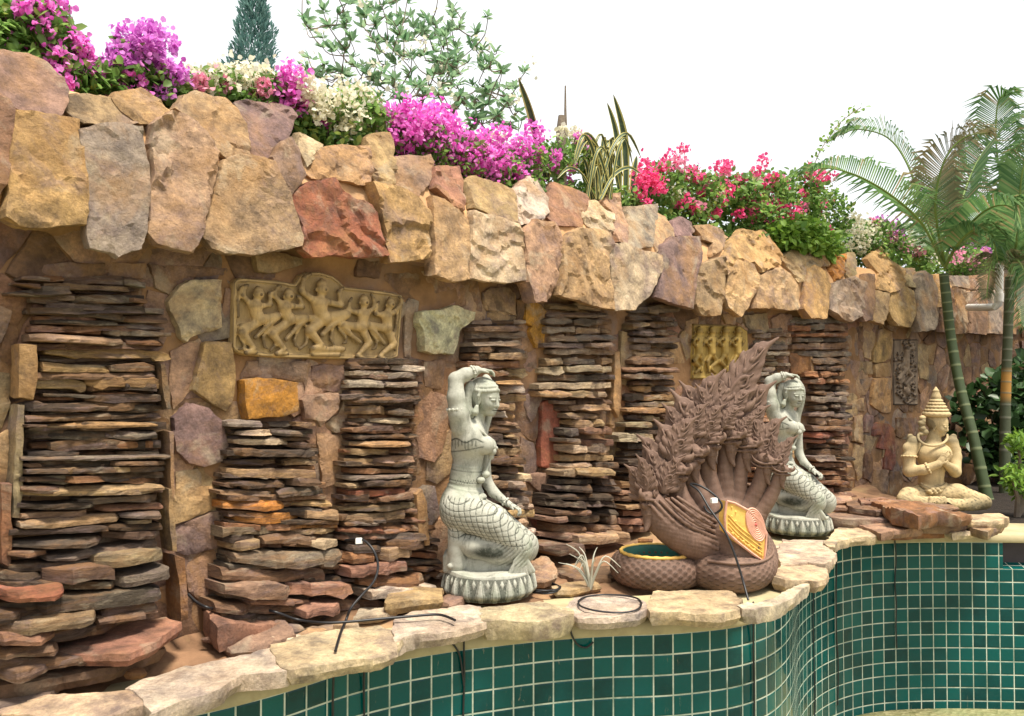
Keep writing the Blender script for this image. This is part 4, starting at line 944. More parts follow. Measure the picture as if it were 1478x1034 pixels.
# necklace cord, pendant, belt bosses
pts = [(200, 268, -34), (228, 300, -52), (262, 332, -42), (288, 360, -8), (284, 385, 2), (276, 430, -6), (262, 470, -26)]
fl.chain([(*P(*p), 4.2 * u_) for p in pts], .003, 3); el(285, 392, 0, (17, 20, 16), .004); el(282, 412, 0, (11, 11, 12), .003); el(262, 478, -22, (16, 18, 14), .004); el(244, 500, -38, (15, 15, 12), .004); el(248, 562, -36, (17, 20, 12), .004)
# belt ridges
def belt(X, Y, Z):
    g = 0
    for z0, sl_, a, w_ in ((455, .10, .0022, 2.2), (518, .12, .0026, 2.6), (546, .20, .0030, 3.2), (530, .15, -.0018, 1.6)):
        zz = (P(190, z0)[2]) - sl_ * X; g = g - a * np.exp(-((Z - zz) / (w_ * u_)) ** 2)
    return g + 0 * (X + Y)
fl.disp((-.34, -.25, P(0, 600)[2]), (P(262, 0)[0], .27, P(0, 430)[2]), belt)
# scale lattice incised on the skirt
A0 = P(150, 590, -36); A1 = P(400, 740, -50); AD = A1 - A0; AL = np.linalg.norm(AD); AD /= AL
def lattice(X, Y, Z):
    dx, dy, dz = X - A0[0], Y - A0[1], Z - A0[2]; t = dx * AD[0] + dy * AD[1] + dz * AD[2]
    v = dz - t * AD[2]; v = v + 0 * X; ss = v * 1.0 + (dy - t * AD[1]) * -.75
    pr = .040
    a = np.abs(((t * 1.05 + ss) / pr) % 1 - .5) * 2; b = np.abs(((t * .62 - ss * 1.25) / pr) % 1 - .5) * 2
    line = np.maximum(np.clip((a - .80) / .15, 0, 1), np.clip((b - .80) / .15, 0, 1))
    top = P(0, 560)[2] - .10 * X
    return line * np.clip((top - Z) / .008, 0, 1) * np.clip((Z - (P(0, 712)[2] + .0 * X - np.clip(X, 0, 1) * .30)) / .02, 0, 1)
fl.disp((-.34, -.25, P(0, 780)[2]), (.30, .27, P(0, 550)[2]), lambda X, Y, Z: lattice(X, Y, Z) * .0030)
# fine folds on the lower cloth
fl.disp((P(230, 0)[0], -.25, P(0, 800)[2]), (P(410, 0)[0], -.02, P(0, 712)[2]), lambda X, Y, Z: .0016 * np.sin((np.hypot(X - P(250, 0)[0], (Z - P(0, 640)[2]))) * 330) * np.clip((X - P(280, 0)[0]) / .05, 0, 1))
V, F = fl.mesh()
X, Y, Z = V.T; grime_shade = lattice(X, Y, Z) * .95
zz = P(0, 352)[2]; 
def band(z0, w_): return np.exp(-((Z - z0) / w_) ** 2)
side = np.clip((P(262, 0)[0] - X) / .02, 0, 1) * (Y < .03)
grime_shade += side * (band(P(0, 347)[2] + .01 * np.sin(X * 60), .0045) * 1.1 + band(P(0, 378)[2] + (X + .1) * .18, .0035) * .9)
drip = (np.sin(X * 320) > .2) & (Z < P(0, 345)[2]) & (Z > P(0, 372)[2] - .012 * np.sin(X * 90)); grime_shade += side * drip * .55 * (X < P(232, 0)[0])
grime_shade += side * (band(P(0, 470)[2] - .1 * X, .003) + band(P(0, 515)[2] - .15 * X, .0035) * .9) * .8
zig = (np.abs(Z - (P(0, 500)[2] + .008 * np.sin(X * 420))) < .003) & (X > P(150, 0)[0]) & (X < P(228, 0)[0]); grime_shade += zig * .9 * (Y < 0)
# underside of the thighs, shin pocket: shade painted in as black
thigh_shade = np.clip(1 - np.hypot((X - P(280, 0)[0]) / .15, (Z - P(0, 750)[2]) / .05), 0, 1) * (Y < .02); grime_shade += thigh_shade * 1.8
# eyes, mouth lines
q = (V - HC) @ Rh / HR
ey = (q[:, 0] > .6) & (np.abs(np.abs(q[:, 1]) - .32) < .21) & (np.abs(q[:, 2] + .165 - .06 * np.cos((np.abs(q[:, 1]) - .32) * 7)) < .035)
mo = (q[:, 0] > .6) & (np.abs(q[:, 1]) < .26) & (np.abs(q[:, 2] + .765) < .035); br = (q[:, 0] > .6) & (np.abs(np.abs(q[:, 1]) - .34) < .24) & (np.abs(q[:, 2] - .015 + .5 * (np.abs(q[:, 1]) - .34) ** 2) < .03)
grime_shade += ey * .7 + mo * .8 + br * .15
st = empty('kneeling_woman_statue', SB)
tag(st, 'grey stone statue of a kneeling woman seen from her side, beside the thin slate columns', 'statue', 'grey kneeling woman statues')
mesh('body', V, F, M['grey_stone'], st, smooth=180, attrs={'grime_shade': np.clip(grime_shade, 0, 1)})
# headdress: tiered band with a point above the brow
hd = Fld(HC - HR * 1.7, HC + HR * 1.9, .004)
for i in range(40):
    a = 2 * math.pi * i / 40; c_, s_ = math.cos(a), math.sin(a); up = .42 + .12 * max(0, c_) ** 3
    hd.ell(Lh(.98 * c_ - .10, .86 * s_, up), np.array([.12, .12, .13 + .02 * (i % 2)]) * HR, Rh, .004)
    hd.ell(Lh(.86 * c_ - .10, .76 * s_, up + .24), np.array([.10, .10, .13]) * HR, Rh, .003)
    if i % 2 == 0: hd.ell(Lh(.68 * c_ - .10, .62 * s_, up + .44), np.array([.10, .10, .10]) * HR, Rh, .003)
hd.ell(Lh(-.10, 0, .52), np.array([.82, .74, .72]) * HR, Rh, .01)
hd.chain([(*Lh(.88, 0, .62), .14 * HR), (*Lh(.86, 0, .92), .03 * HR)], .008)
for s_ in (-1, 1): hd.chain([(*Lh(.18, s_ * .84, .35), .10 * HR), (*Lh(.12, s_ * .93, .1), .10 * HR), (*Lh(.15, s_ * .95, -.12), .05 * HR)], .006); hd.chain([(*Lh(-.25, s_ * .78, .9), .04 * HR), (*Lh(-.2, s_ * .82, .5), .14 * HR)], .006)
V, F = hd.mesh(); mesh('headdress', V, F, M['grey_stone'], st, smooth=180, attrs={'grime_shade': np.zeros(len(V))})
def ring(name, c, axis, r, th, par, mat, seg=28, beads=0):
    ax = Vector(axis).normalized(); a = ax.orthogonal().normalized(); b = ax.cross(a); mb = MB()
    pts = [Vector(c) + (a * math.cos(t) + b * math.sin(t)) * r for t in np.linspace(0, 2 * math.pi, seg + 1)]; V, F = tube(pts, th, 8, False); mb.add(V, F)
    for i in range(beads):
        t = 2 * math.pi * i / beads; p = Vector(c) + (a * math.cos(t) + b * math.sin(t)) * (r + th * .5); V, F = tube([p - ax * th * 1.3, p - ax * th * .6, p + ax * th * .6, p + ax * th * 1.3], [th * .5, th * 1.1, th * 1.1, th * .5], 6); mb.add(V, F)
    return mb.build(name, mat, par, smooth=60)
d_ = P(150, 150, -56) - P(156, 260, -58)
ring('armlet', P(153, 236, -60), d_, 32 * u_, 4.6 * u_, st, M['grey_stone'], beads=14); ring('armlet', P(154, 244, -60), d_, 33 * u_, 2.8 * u_, st, M['grey_stone'])
d_ = P(228, 90, -28) - P(185, 106, -42); ring('bracelet', P(214, 95, -33), d_, 19 * u_, 4 * u_, st, M['grey_stone'], beads=9); ring('bracelet', P(222, 92, -30), d_, 18 * u_, 3.4 * u_, st, M['grey_stone'])
ring('bracelet', P(335, 580, 52), P(345, 588, 50) - P(300, 550, 62), 14.5 * u_, 3.4 * u_, st, M['grey_stone'], beads=8)
# lotus pedestal
pd = Fld((-.31, -.31, -.02), (.31, .31, .17), .0046)
sl, X, Y, Z = pd.win((-.31, -.31, -.02), (.31, .31, .17)); rr = np.sqrt(X ** 2 + Y ** 2); th_ = np.arctan2(Y, X)
prof_r = .272 - .028 * np.clip((Z - .01) / .13, 0, 1) ** 1.5 - .02 * np.clip((.03 - Z) / .03, 0, 1) ** 2
np_ = 20; ph = ((th_ / (2 * math.pi) * np_) % 1 - .5) * 2; hz = np.clip((Z - .012) / .105, 0, 1)
w0 = np.sqrt(np.clip(1 - hz, 0, 1)) * (1 - .15 * (1 - hz) ** 4) * .82; petal = np.clip((w0 - np.abs(ph)) / .16, 0, 1); inner = np.clip((w0 * .72 - .08 - np.abs(ph)) / .14, 0, 1)
ph2 = (((th_ / (2 * math.pi) * np_) + .5) % 1 - .5) * 2; w1 = np.clip(1 - np.abs(hz - .74) / .24, 0, 1) * .30; p2 = np.clip((w1 - np.abs(ph2)) / .12, 0, 1)
d_ = np.maximum(rr - (prof_r - .006 + .010 * petal * np.clip((Z - .004) / .03, 0, 1) - .004 * (petal > .95) * (inner < .5) + .004 * inner + .006 * p2 * (petal < .5)), np.maximum(Z - .133 - .004 * np.sin(X * 25) , -.01 - Z))
pd.D = d_.astype(np.float32); V, F = pd.mesh()
X, Y, Z = V.T; th_ = np.arctan2(Y, X); ph = ((th_ / (2 * math.pi) * np_) % 1 - .5) * 2; hz = np.clip((Z - .012) / .105, 0, 1); w0 = np.sqrt(np.clip(1 - hz, 0, 1)) * (1 - .15 * (1 - hz) ** 4) * .82
w3 = np.clip(1 - np.abs(hz - .74) / .24, 0, 1) * .30; ph2 = (((th_ / (2 * math.pi) * np_) + .5) % 1 - .5) * 2
side = np.hypot(X, Y) > .225; gr = side * (Z < .118) * np.clip(1 - np.abs(np.abs(ph) - w0) / .16, 0, 1) * .9 + side * (Z < .118) * (np.abs(ph) > w0 + .1) * (np.abs(ph2) > w3) * .75 + side * np.clip(1 - np.abs(np.abs(ph) - (w0 * .72 - .05)) / .1, 0, 1) * .45 + side * np.clip((.02 - Z) / .02, 0, 1) * .7
mesh('pedestal', V, F, M['grey_stone'], st, smooth=180, attrs={'grime_shade': np.clip(gr, 0, 1)})
def copy_tree(o, parent=None):
    c = o.copy(); link(c, parent)
    for chd in [q for q in bpy.data.objects if q.parent == o]: copy_tree(chd, c)
    return c
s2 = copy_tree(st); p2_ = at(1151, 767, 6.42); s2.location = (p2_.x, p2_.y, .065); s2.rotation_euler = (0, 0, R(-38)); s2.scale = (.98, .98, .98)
tag(s2, 'grey stone kneeling woman statue turned toward the pool, just right of the brown naga', 'statue', 'grey kneeling woman statues')
# ================================================================ praying seated statue
M['sandstone'] = stmat('yellow_sandstone', (.50, .385, .21), (.10, .085, .05), .8, (.36, .29, .16))
ZP = (1280, 540, 4.7); YB = 7.3; KB = YB / FPX / 4.7; BB = at(1280 + 390 / 4.7, 725, YB); BB.z = at(1340, 728, YB).z
P = conv(ZP, YB, KB, BB); u_ = KB
lo = np.minimum(P(60, 960, -200), P(740, 60, 140)) ; hi = np.maximum(P(60, 960, -200), P(740, 60, 140)); lo[2] = -.03
fl = Fld(lo, hi, .0052)
ch([(300, 790, 10, 80), (300, 700, 10, 70)], .03); ch([(300, 700, 10, 70), (312, 600, 10, 88)], .04); el(312, 540, 12, (118, 112, 84), .03); el(300, 830, 10, (120, 60, 90), .03)
ch([(180, 470, -10, 48), (150, 560, -26, 40), (152, 655, -40, 38)], .02); ch([(152, 660, -40, 38), (250, 650, -90, 32), (350, 612, -128, 24)], .02)
ch([(436, 465, 50, 46), (462, 560, 40, 40), (462, 660, 0, 38)], .02); ch([(462, 665, 0, 36), (440, 640, -60, 30), (400, 610, -118, 22)], .02)
for s_ in (0, 1):
    hand(fl, P(352 + s_ * 26, 612, -130 + s_ * 16), P(425, 505, -150) - P(352, 612, -130), (.75 if s_ == 0 else -.75, .6 if s_ == 0 else -.6, 0), 62 * u_, .12, .05)
ch([(316, 470, 5, 52), (322, 400, 0, 36)], .03); ch([(322, 425, 0, 35), (335, 380, -5, 36)], .02)
ch([(300, 815, 0, 78), (480, 812, -40, 62), (640, 862, -80, 48)], .03); ch([(660, 872, -80, 46), (560, 893, -120, 40), (390, 880, -150, 38)], .02)
ch([(260, 820, 0, 72), (150, 830, -60, 58), (118, 850, -90, 48)], .03); ch([(120, 862, -90, 44), (230, 872, -140, 38), (350, 868, -165, 34)], .02)
for i in range(5): ch([(300 + i * 22, 845, -178, 15), (296 + i * 22, 872, -188, 12)], .004)
ch([(390, 868, -175, 24), (420, 890, -185, 20)], .01)
HC = P(345, 338, -12); HF = np.array([.66, -.72, -.22]); HR = 63 * u_; Lh, Rh = head(fl, HC, HF, HR)
fl.ell(Lh(-.3, 0, .2), np.array([.9, .95, 1.0]) * HR, Rh, .02)
for (x, y, d, r) in ((242, 300, -20, 22), (236, 335, -24, 24), (240, 370, -26, 24), (256, 395, -26, 26), (228, 408, -26, 18), (250, 320, -34, 14)): el(x, y, d, (r, r, r * .9), .01)
for (x, y, d, r) in ((160, 428, -10, 22), (150, 505, -26, 43), (452, 430, 46, 24), (462, 520, 40, 42)): el(x, y, d, (r, r * .55, r), .008)
# collar, sash and knotted belt
for i in range(34):
    t = i / 33; a = math.pi * (t * 1.1 - .05); el(312 - 100 * math.cos(a), 425 + 62 * math.sin(a), -40 - 52 * math.sin(a), (9, 8, 9), .004)
for i in range(22):
    t = i / 21; a = math.pi * t; el(318 - 84 * math.cos(a), 748 + 30 * math.sin(a), -30 - 62 * math.sin(a), (11, 9, 12), .005)
    el(318 - 60 * math.cos(a), 772 + 34 * math.sin(a), -50 - 52 * math.sin(a), (10, 9, 12), .005)
for i in range(7): el(290 + i * 11, 795 + 14 * math.sin(i * 2.1), -112, (14, 12, 12), .005)
fl.disp(lo, hi, lambda X, Y, Z: .0012 * np.sin(X * 160 + np.sin(Z * 120) * 2) * np.sin(Z * 190) * (Z < P(0, 760)[2]))
V, F = fl.mesh(); X, Y, Z = V.T
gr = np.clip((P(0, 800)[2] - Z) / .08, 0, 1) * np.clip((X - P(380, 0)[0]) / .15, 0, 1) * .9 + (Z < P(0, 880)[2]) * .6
gr += (np.abs(Y) > -1) * np.clip((Z - P(0, 480)[2]) / .03, 0, 1) * np.clip((P(0, 400)[2] - Z) / .02, 0, 1) * .7 * (np.abs(X - P(320, 0)[0]) > .085) + .5 * (np.sin(X * 90 + np.sin(Z * 70) * 2) * np.sin(Z * 110 + X * 40) > .55) * (Z < P(0, 740)[2]) + .6 * (np.hypot(X - P(242, 0)[0], Z - P(0, 350)[2]) < .075)
q = (V - HC) @ Rh / HR
ey = (q[:, 0] > .6) & (np.abs(np.abs(q[:, 1]) - .32) < .21) & (np.abs(q[:, 2] + .165) < .035); mo = (q[:, 0] > .6) & (np.abs(q[:, 1]) < .26) & (np.abs(q[:, 2] + .765) < .035); gr += ey * .5 + mo * .5
bs = empty('praying_figure_statue', BB); tag(bs, 'yellowish stone statue of a crowned figure sitting cross-legged with palms pressed together', 'statue')
mesh('body', V, F, M['sandstone'], bs, smooth=180, attrs={'grime_shade': np.clip(gr, 0, 1)})
# tiered crown as a lathe with beaded rings
ct = P(336, 262, -2); mb = MB(); prof = [(290, 80), (284, 92), (274, 97), (264, 96), (257, 88), (254, 76), (250, 84), (242, 85), (236, 76), (232, 66), (228, 72), (220, 73), (214, 64), (210, 55), (206, 61), (198, 61), (193, 52), (189, 45), (184, 50), (176, 48), (171, 38), (166, 34), (160, 37), (150, 35), (132, 27), (118, 22), (112, 24), (104, 15), (94, 9), (86, 2)]
V = []; F = []; sg = 48
for j, (y, r) in enumerate(prof):
    c = P(336 - (262 - y) * .02, y, -2)
    for i in range(sg):
        a = 2 * math.pi * i / sg; k_ = 1 + (.045 * math.cos(a * 16 + j) if j < 18 else 0); V.append((c[0] + math.cos(a) * r * u_ * k_ * .88, c[1] + math.sin(a) * r * u_ * k_ * .88, c[2]))
for j in range(len(prof) - 1):
    for i in range(sg): a = j * sg + i; b = j * sg + (i + 1) % sg; F.append((a, b, b + sg, a + sg))
F.append(tuple(range(sg))[::-1]); mesh('crown', V, F, M['sandstone'], bs, smooth=60)
ring('armlet', P(151, 560, -28), P(152, 640, -38) - P(150, 540, -26), 43 * u_, 6 * u_, bs, M['sandstone'], beads=14); ring('bracelet', P(280, 640, -102), P(350, 612, -128) - P(250, 650, -90), 32 * u_, 6 * u_, bs, M['sandstone'], beads=12)
# ================================================================ carved reliefs set in the wall
M['relief'] = stmat('gilded_sandstone', (.50, .34, .15), (.09, .06, .03), .85, (.33, .22, .09), .6)
M['relief2'] = stmat('gilded_stone', (.50, .34, .09), (.13, .08, .02), .85, (.38, .26, .08), .6)
M['relief3'] = stmat('pale_brown_carving', (.34, .25, .17), (.05, .035, .025), .9, (.22, .16, .11), .7)
def relief(name, label, g, outline, chains, balls, mat, proud=.05, h=.0055, group=None, dims=()):
    pts = [wuv(x, y, proud) for x, y in zc(g, outline)]
    u0 = sum(p[0] for p in pts) / len(pts); z0 = sum(p[1] for p in pts) / len(pts); D = W(u0, 0).y; k = D / FPX / g[2]
    S = lambda x, y: (lambda q: (q[0] - u0, q[1] - z0))(wuv(*zc(g, [(x, y)])[0], proud + .02))
    q = [(a - u0, b - z0) for a, b in pts]; xs = [a for a, b in q]; zs_ = [b for a, b in q]
    f = Fld((min(xs) - .03, -.02, min(zs_) - .03), (max(xs) + .03, proud + .09, max(zs_) + .03), h)
    X, Z = np.meshgrid(f.ax[0], f.ax[2], indexing='ij'); d2 = np.full(X.shape, 9.); ins = np.zeros(X.shape, bool)
    for i in range(len(q)):
        a, b = q[i - 1], q[i]; ex, ez = b[0] - a[0], b[1] - a[1]; L = ex * ex + ez * ez + 1e-12; t = np.clip(((X - a[0]) * ex + (Z - a[1]) * ez) / L, 0, 1)
        d2 = np.minimum(d2, np.hypot(X - a[0] - t * ex, Z - a[1] - t * ez)); c = ((a[1] > Z) != (b[1] > Z)) & (X < ex * (Z - a[1]) / (ez if abs(ez) > 1e-9 else 1e-9) + a[0]); ins ^= c
    sd = np.where(ins, -d2, d2)[:, None, :]; Y = f.ax[1][None, :, None]
    body = np.maximum(sd, np.abs(Y - proud / 2 + .0) - proud / 2)
    rim = np.maximum(np.abs(sd + .012) - .009, np.abs(Y - proud) - .008); f.D = np.minimum(body, rim).astype(np.float32)
    for c in chains:
        p = []
        for (x, y, r, *o) in c:
            a, b = S(x, y); p.append((a, proud + (o[0] if o else .008) + .012, b, r * k * 1.2))
        f.chain(p, .006, 0)
    for (x, y, r, *o) in balls: a, b = S(x, y); f.ell((a, proud + (o[0] if o else .012) + .014, b), np.array([1.1, .9, 1.1]) * r * k, None, .005)
    V, F = f.mesh(); root = empty(name, W(u0, z0, 0)); L = Vector(root.location)
    # recess shade painted dark on the background between the figures
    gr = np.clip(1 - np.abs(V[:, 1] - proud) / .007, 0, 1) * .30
    P3 = [W(u0 + v[0], z0 + v[2], v[1] - .01) - L for v in V]
    tag(root, label, 'relief', group, 'thing'); mesh('carved_panel', P3, [tuple(r) for r in F], mat, root, smooth=180, attrs={'grime_shade': gr}); return root
ZR = (330, 385, 5.279)
def dancer(hd, hr, ch_, wa, pe, aL, aR, l1, l2, s=1.):
    C_ = [[(*ch_, 42 * s, .014), (*wa, 34 * s, .010), (*pe, 40 * s, .012)], [(hd[0], hd[1], 20 * s, .02), (*ch_, 22 * s, .012)], [(aL[0][0], aL[0][1], 20 * s, .014), (aR[0][0], aR[0][1], 20 * s, .014)]]
    for a in (aL, aR): C_.append([(p[0], p[1], (17, 15, 12, 10)[min(i, 3)] * s, .010 + .004 * (i > 0)) for i, p in enumerate(a)])
    for l in (l1, l2): C_.append([(p[0], p[1], (30, 25, 15, 14, 11)[min(i, 4)] * s, .012 if i else .006) for i, p in enumerate(l)])
    B_ = [(hd[0], hd[1], hr, .024), (hd[0], hd[1] - hr * .75, hr * .85, .018), (hd[0], hd[1] - hr * 1.35, hr * .45, .012), (hd[0] - hr * .95, hd[1] + 4, hr * .3, .012), (hd[0] + hr * .95, hd[1] + 4, hr * .3, .012),
          (hd[0], hd[1] + hr * .15, hr * .25, .05)]
    return C_, B_
ch5 = []; bl5 = []
for d in ((( 225,212), 36, (203,300), (214,352), (238,400), [(172,285),(108,218),(128,150),(150,142)], [(248,300),(322,290),(312,205),(325,195)], [(240,405),(372,378),(282,470),(208,540)], [(212,430),(108,502),(200,628),(140,655),(215,655)]),
          ((455,226), 36, (430,312), (440,360), (470,400), [(402,280),(342,215),(382,152),(400,150)], [(490,300),(568,308),(540,232),(525,225)], [(480,402),(590,392),(500,490),(442,555)], [(440,436),(336,512),(430,632),(372,664),(455,664)]),
          ((712,172), 46, (695,285), (705,350), (732,392), [(650,255),(556,185),(580,85),(625,60)], [(760,270),(862,296),(842,192),(872,165)], [(742,392),(900,362),(772,460),(716,520)], [(708,415),(620,490),(712,600),(650,622),(740,620)]),
          ((1030,272), 36, (1030,368), (1022,420), (1015,455), [(985,350),(912,330),(925,270),(940,240)], [(1070,345),(1115,308),(1105,240),(1088,212)], [(1000,460),(866,440),(940,525),(1010,580)], [(1030,480),(1074,582),(1010,655),(985,682),(1050,700)]),
          ((1230,288), 34, (1203,380), (1212,430), (1210,462), [(1170,368),(1122,360),(1132,300),(1148,268)], [(1258,350),(1316,292),(1322,250),(1305,232)], [(1190,470),(1062,442),(1142,525),(1190,590)], [(1222,490),(1264,592),(1180,660),(1152,690),(1215,705)])):
    a, b = dancer(*d, s=1.25 if d[1] > 40 else 1.0); ch5 += a; bl5 += b
for c in ([(150,450),(100,540),(140,620),(90,632)], [(330,440),(272,540),(285,610),(310,625)], [(380,500),(375,590),(330,640)], [(545,470),(510,560),(520,600),(548,618)], [(612,520),(600,590),(550,632)], [(800,470),(790,560),(820,610),(890,622)],
          [(850,470),(905,540),(905,580),(880,585)], [(1095,500),(1142,570),(1130,620),(1105,632)], [(1270,500),(1250,560),(1280,640)], [(590,380),(560,420),(600,450)], [(110,160),(80,260),(85,380)], [(1300,310),(1290,420),(1275,520)]):
    ch5.append([(x, y, 13 - i * 2.2, .004) for i, (x, y) in enumerate(c)])
ch5 += [[(650,636,20,.004),(885,628,18,.004)], [(650,668,16,.004),(850,672,16,.004)], [(600,390,24,.002),(725,400,22,.004)], [(110,460,22,.0),(200,440,20,.004)], [(350,480,22,.0),(450,440,20,.004)]]
relief('dancers_relief', 'wide golden brown relief panel of five dancing figures set high in the wall', ZR,
  [(36,120),(65,86),(110,84),(380,104),(505,128),(548,62),(600,40),(700,38),(800,68),(850,108),(888,150),(1180,184),(1330,214),(1330,300),(1296,690),(1240,712),(850,706),(400,696),(130,676),(58,652),(30,620)], ch5, bl5, M['relief'], .045, .0056)
ZS2 = (1000, 470, 8.)
ch6 = []; bl6 = []
for row in (0,):
    for i in range(4):
        x = 75 + i * 150; y = 70
        bl6 += [(x, y, 40, .02), (x, y - 38, 26, .014), (x - 44, y + 10, 16, .01), (x + 44, y + 10, 16, .01)]
        ch6 += [[(x, y + 50, 30, .014), (x, y + 130, 34, .014), (x, y + 250, 36, .014)], [(x - 35, y + 70, 18, .012), (x - 70, y + 110, 16, .014), (x - 40, y + 165, 14, .014), (x, y + 140, 12, .02)], [(x + 35, y + 70, 18, .012), (x + 70, y + 110, 16, .014), (x + 40, y + 165, 14, .014)]]
        bl6 += [(x - 24, y + 95, 22, .026), (x + 24, y + 95, 22, .026)]
        s_ = 1 if i % 2 else -1
        ch6 += [[(x, y + 260, 24, .012), (x + 62 * s_, y + 340, 22, .016), (x - 20 * s_, y + 420, 15, .012), (x + 40 * s_, y + 480, 14, .012)], [(x - 10 * s_, y + 270, 20, .008), (x - 50 * s_, y + 350, 18, .010), (x - 30 * s_, y + 470, 14, .010)]]
relief('figures_relief', 'small bright gold relief panel of crowded figures behind the tips of the naga crests', ZS2, [(10,-20),(60,-20),(560,0),(640,60),(655,400),(640,640),(0,620)], ch6, bl6, M['relief2'], .04, .0085)
rr_ = random.Random(3); ch7 = []; bl7 = []
ZS3 = (1288, 490, 8.)
for i in range(46):
    x = rr_.uniform(50, 270); y = rr_.uniform(30, 730); a = rr_.uniform(0, 6.28); c = []
    for j in range(5): c.append((min(285, max(35, x)), min(745, max(15, y)), 13 - j * 1.6, .006)); x += 26 * math.cos(a); y += 26 * math.sin(a); a += rr_.choice((.9, 1.1))
    ch7.append(c)
ch7 += [[(165, 150, 30, .016), (160, 260, 34, .014), (165, 340, 30, .012)], [(160, 260, 20, .014), (90, 320, 16, .01), (120, 400, 14, .01)], [(170, 340, 24, .012), (230, 430, 18, .012), (150, 520, 15, .012)], [(150, 350, 24, .012), (90, 460, 18, .01), (110, 560, 14, .01)]]; bl7 += [(165, 110, 30, .024), (160, 600, 44, .02)]
relief('scroll_relief', 'tall narrow brown relief panel of tangled scrolls above the praying figure', ZS3, [(20,0),(300,0),(300,760),(20,760)], ch7, bl7, M['relief3'], .04, .0085)
# ================================================================ many-headed naga
M['naga'] = stmat('terracotta_brown', (.175, .108, .080), (.04, .025, .018), .75, (.24, .155, .11), .7)
def paintmat(name, col, dirt=(.2, .12, .05)): return stmat(name, col, dirt, .8, tuple(c * .8 for c in col), .6)
M['yellow'] = simple('yellow_paint', (.74, .47, .12), .7, .2, 14, .003, .5, stain=((.50, .27, .07), .6)); M['pinkp'] = simple('pink_paint', (.70, .38, .28), .7, .2, 14, .003, .5); M['redp'] = simple('red_paint', (.55, .12, .10), .6, .2, 14, .002, .4); M['greenp'] = paintmat('green_paint', (.02, .16, .11), (.01, .05, .04))
ZQ = (870, 460, 2.406); YQ = 4.94; KQ = YQ / FPX / 2.406; NBp = at(870 + 385 / 2.406, 837, YQ); NBp.z = .03
P = conv(ZQ, YQ, KQ, NBp); u_ = KQ
ng = empty('naga_statue', NBp); tag(ng, 'brown many-headed naga serpent statue with flame crests, coiled tail and a yellow chest shield', 'statue')
def scaled_tube(name, path, rads, mat, par, ns, na, per=.033, amp=.006, nper=None, closed=False, sub=10, vs=1.0, zs_=1.):
    pts = catmull(path, sub); rr = np.interp(np.linspace(0, len(path) - 1, len(pts)), range(len(path)), rads)
    # resample evenly
    d = [0.]
    for a, b in zip(pts, pts[1:]): d.append(d[-1] + (b - a).length)
    T = np.linspace(0, d[-1], ns); Q = np.stack([np.interp(T, d, [p[i] for p in pts]) for i in range(3)], 1); rr = np.interp(T, d, rr)
    V = []; F = []; npn = nper or max(8, int(2 * math.pi * np.mean(rr) / per))
    for i in range(ns):
        t = Vector(Q[min(i + 1, ns - 1)] - Q[max(i - 1, 0)]).normalized(); s = t.cross(Vector((0, 0, 1))).normalized(); b = s.cross(t)
        for j in range(na):
            a = 2 * math.pi * j / na; x = T[i] / per / 1.5; y = a / (2 * math.pi) * npn / 1.0
            h = abs(math.sin(math.pi * (x + y))) * abs(math.sin(math.pi * (x - y))); r = rr[i] + amp * (min(1, h * 1.7) - .5)
            V.append(Vector(Q[i]) + s * math.cos(a) * r + b * math.sin(a) * r * zs_)
    for i in range(ns - 1):
        for j in range(na): a = i * na + j; b = i * na + (j + 1) % na; F.append((a, b, b + na, a + na))
    F.append(tuple(range(na))[::-1]); F.append(tuple((ns - 1) * na + j for j in range(na)))
    return mesh(name, V, F, mat, par, smooth=180, attrs={'grime_shade': np.zeros(len(V))})
# tail ring
rc = Vector(P(188, 858, 0)); rc.z = .085; Rr = .215
pth = [rc + Vector((math.cos(a) * Rr, math.sin(a) * Rr * .92, 0)) for a in np.linspace(-.1, 2 * math.pi - .1, 25)]
scaled_tube('tail_coil', pth, [.072] * 25, M['naga'], ng, 300, 72, zs_=1.25)
# green painted inside and gilded rim of the ring
mb = MB(); nn = 72; prf = [(Rr + .012, .093), (Rr - .02, .102), (Rr - .045, .082), (Rr - .082, .03), (Rr - .088, -.06)]
for i in range(nn):
    a = 2 * math.pi * i / nn
    for (r, z) in prf: mb.V.append(rc + Vector((math.cos(a) * r, math.sin(a) * r * .92, z)))
k = len(prf)
for i in range(nn):
    for j in range(k - 1): a = i * k + j; b = ((i + 1) % nn) * k + j; mb.F.append((a, a + 1, b + 1, b))
mb.build('painted_inside', M['greenp'], ng, smooth=60, attrs={'grime_shade': [0] * len(mb.V)})
pts = [rc + Vector((math.cos(a) * (Rr + .004), math.sin(a) * (Rr + .004) * .92, .098)) for a in np.linspace(0, 2 * math.pi, 80)]; V, F = tube(pts, [.011 + .002 * math.sin(i * 1.9) for i in range(80)], 8, False)
mesh('gilded_rim', V, F, M['yellow'], ng, smooth=60, attrs={'grime_shade': np.zeros(len(V))})
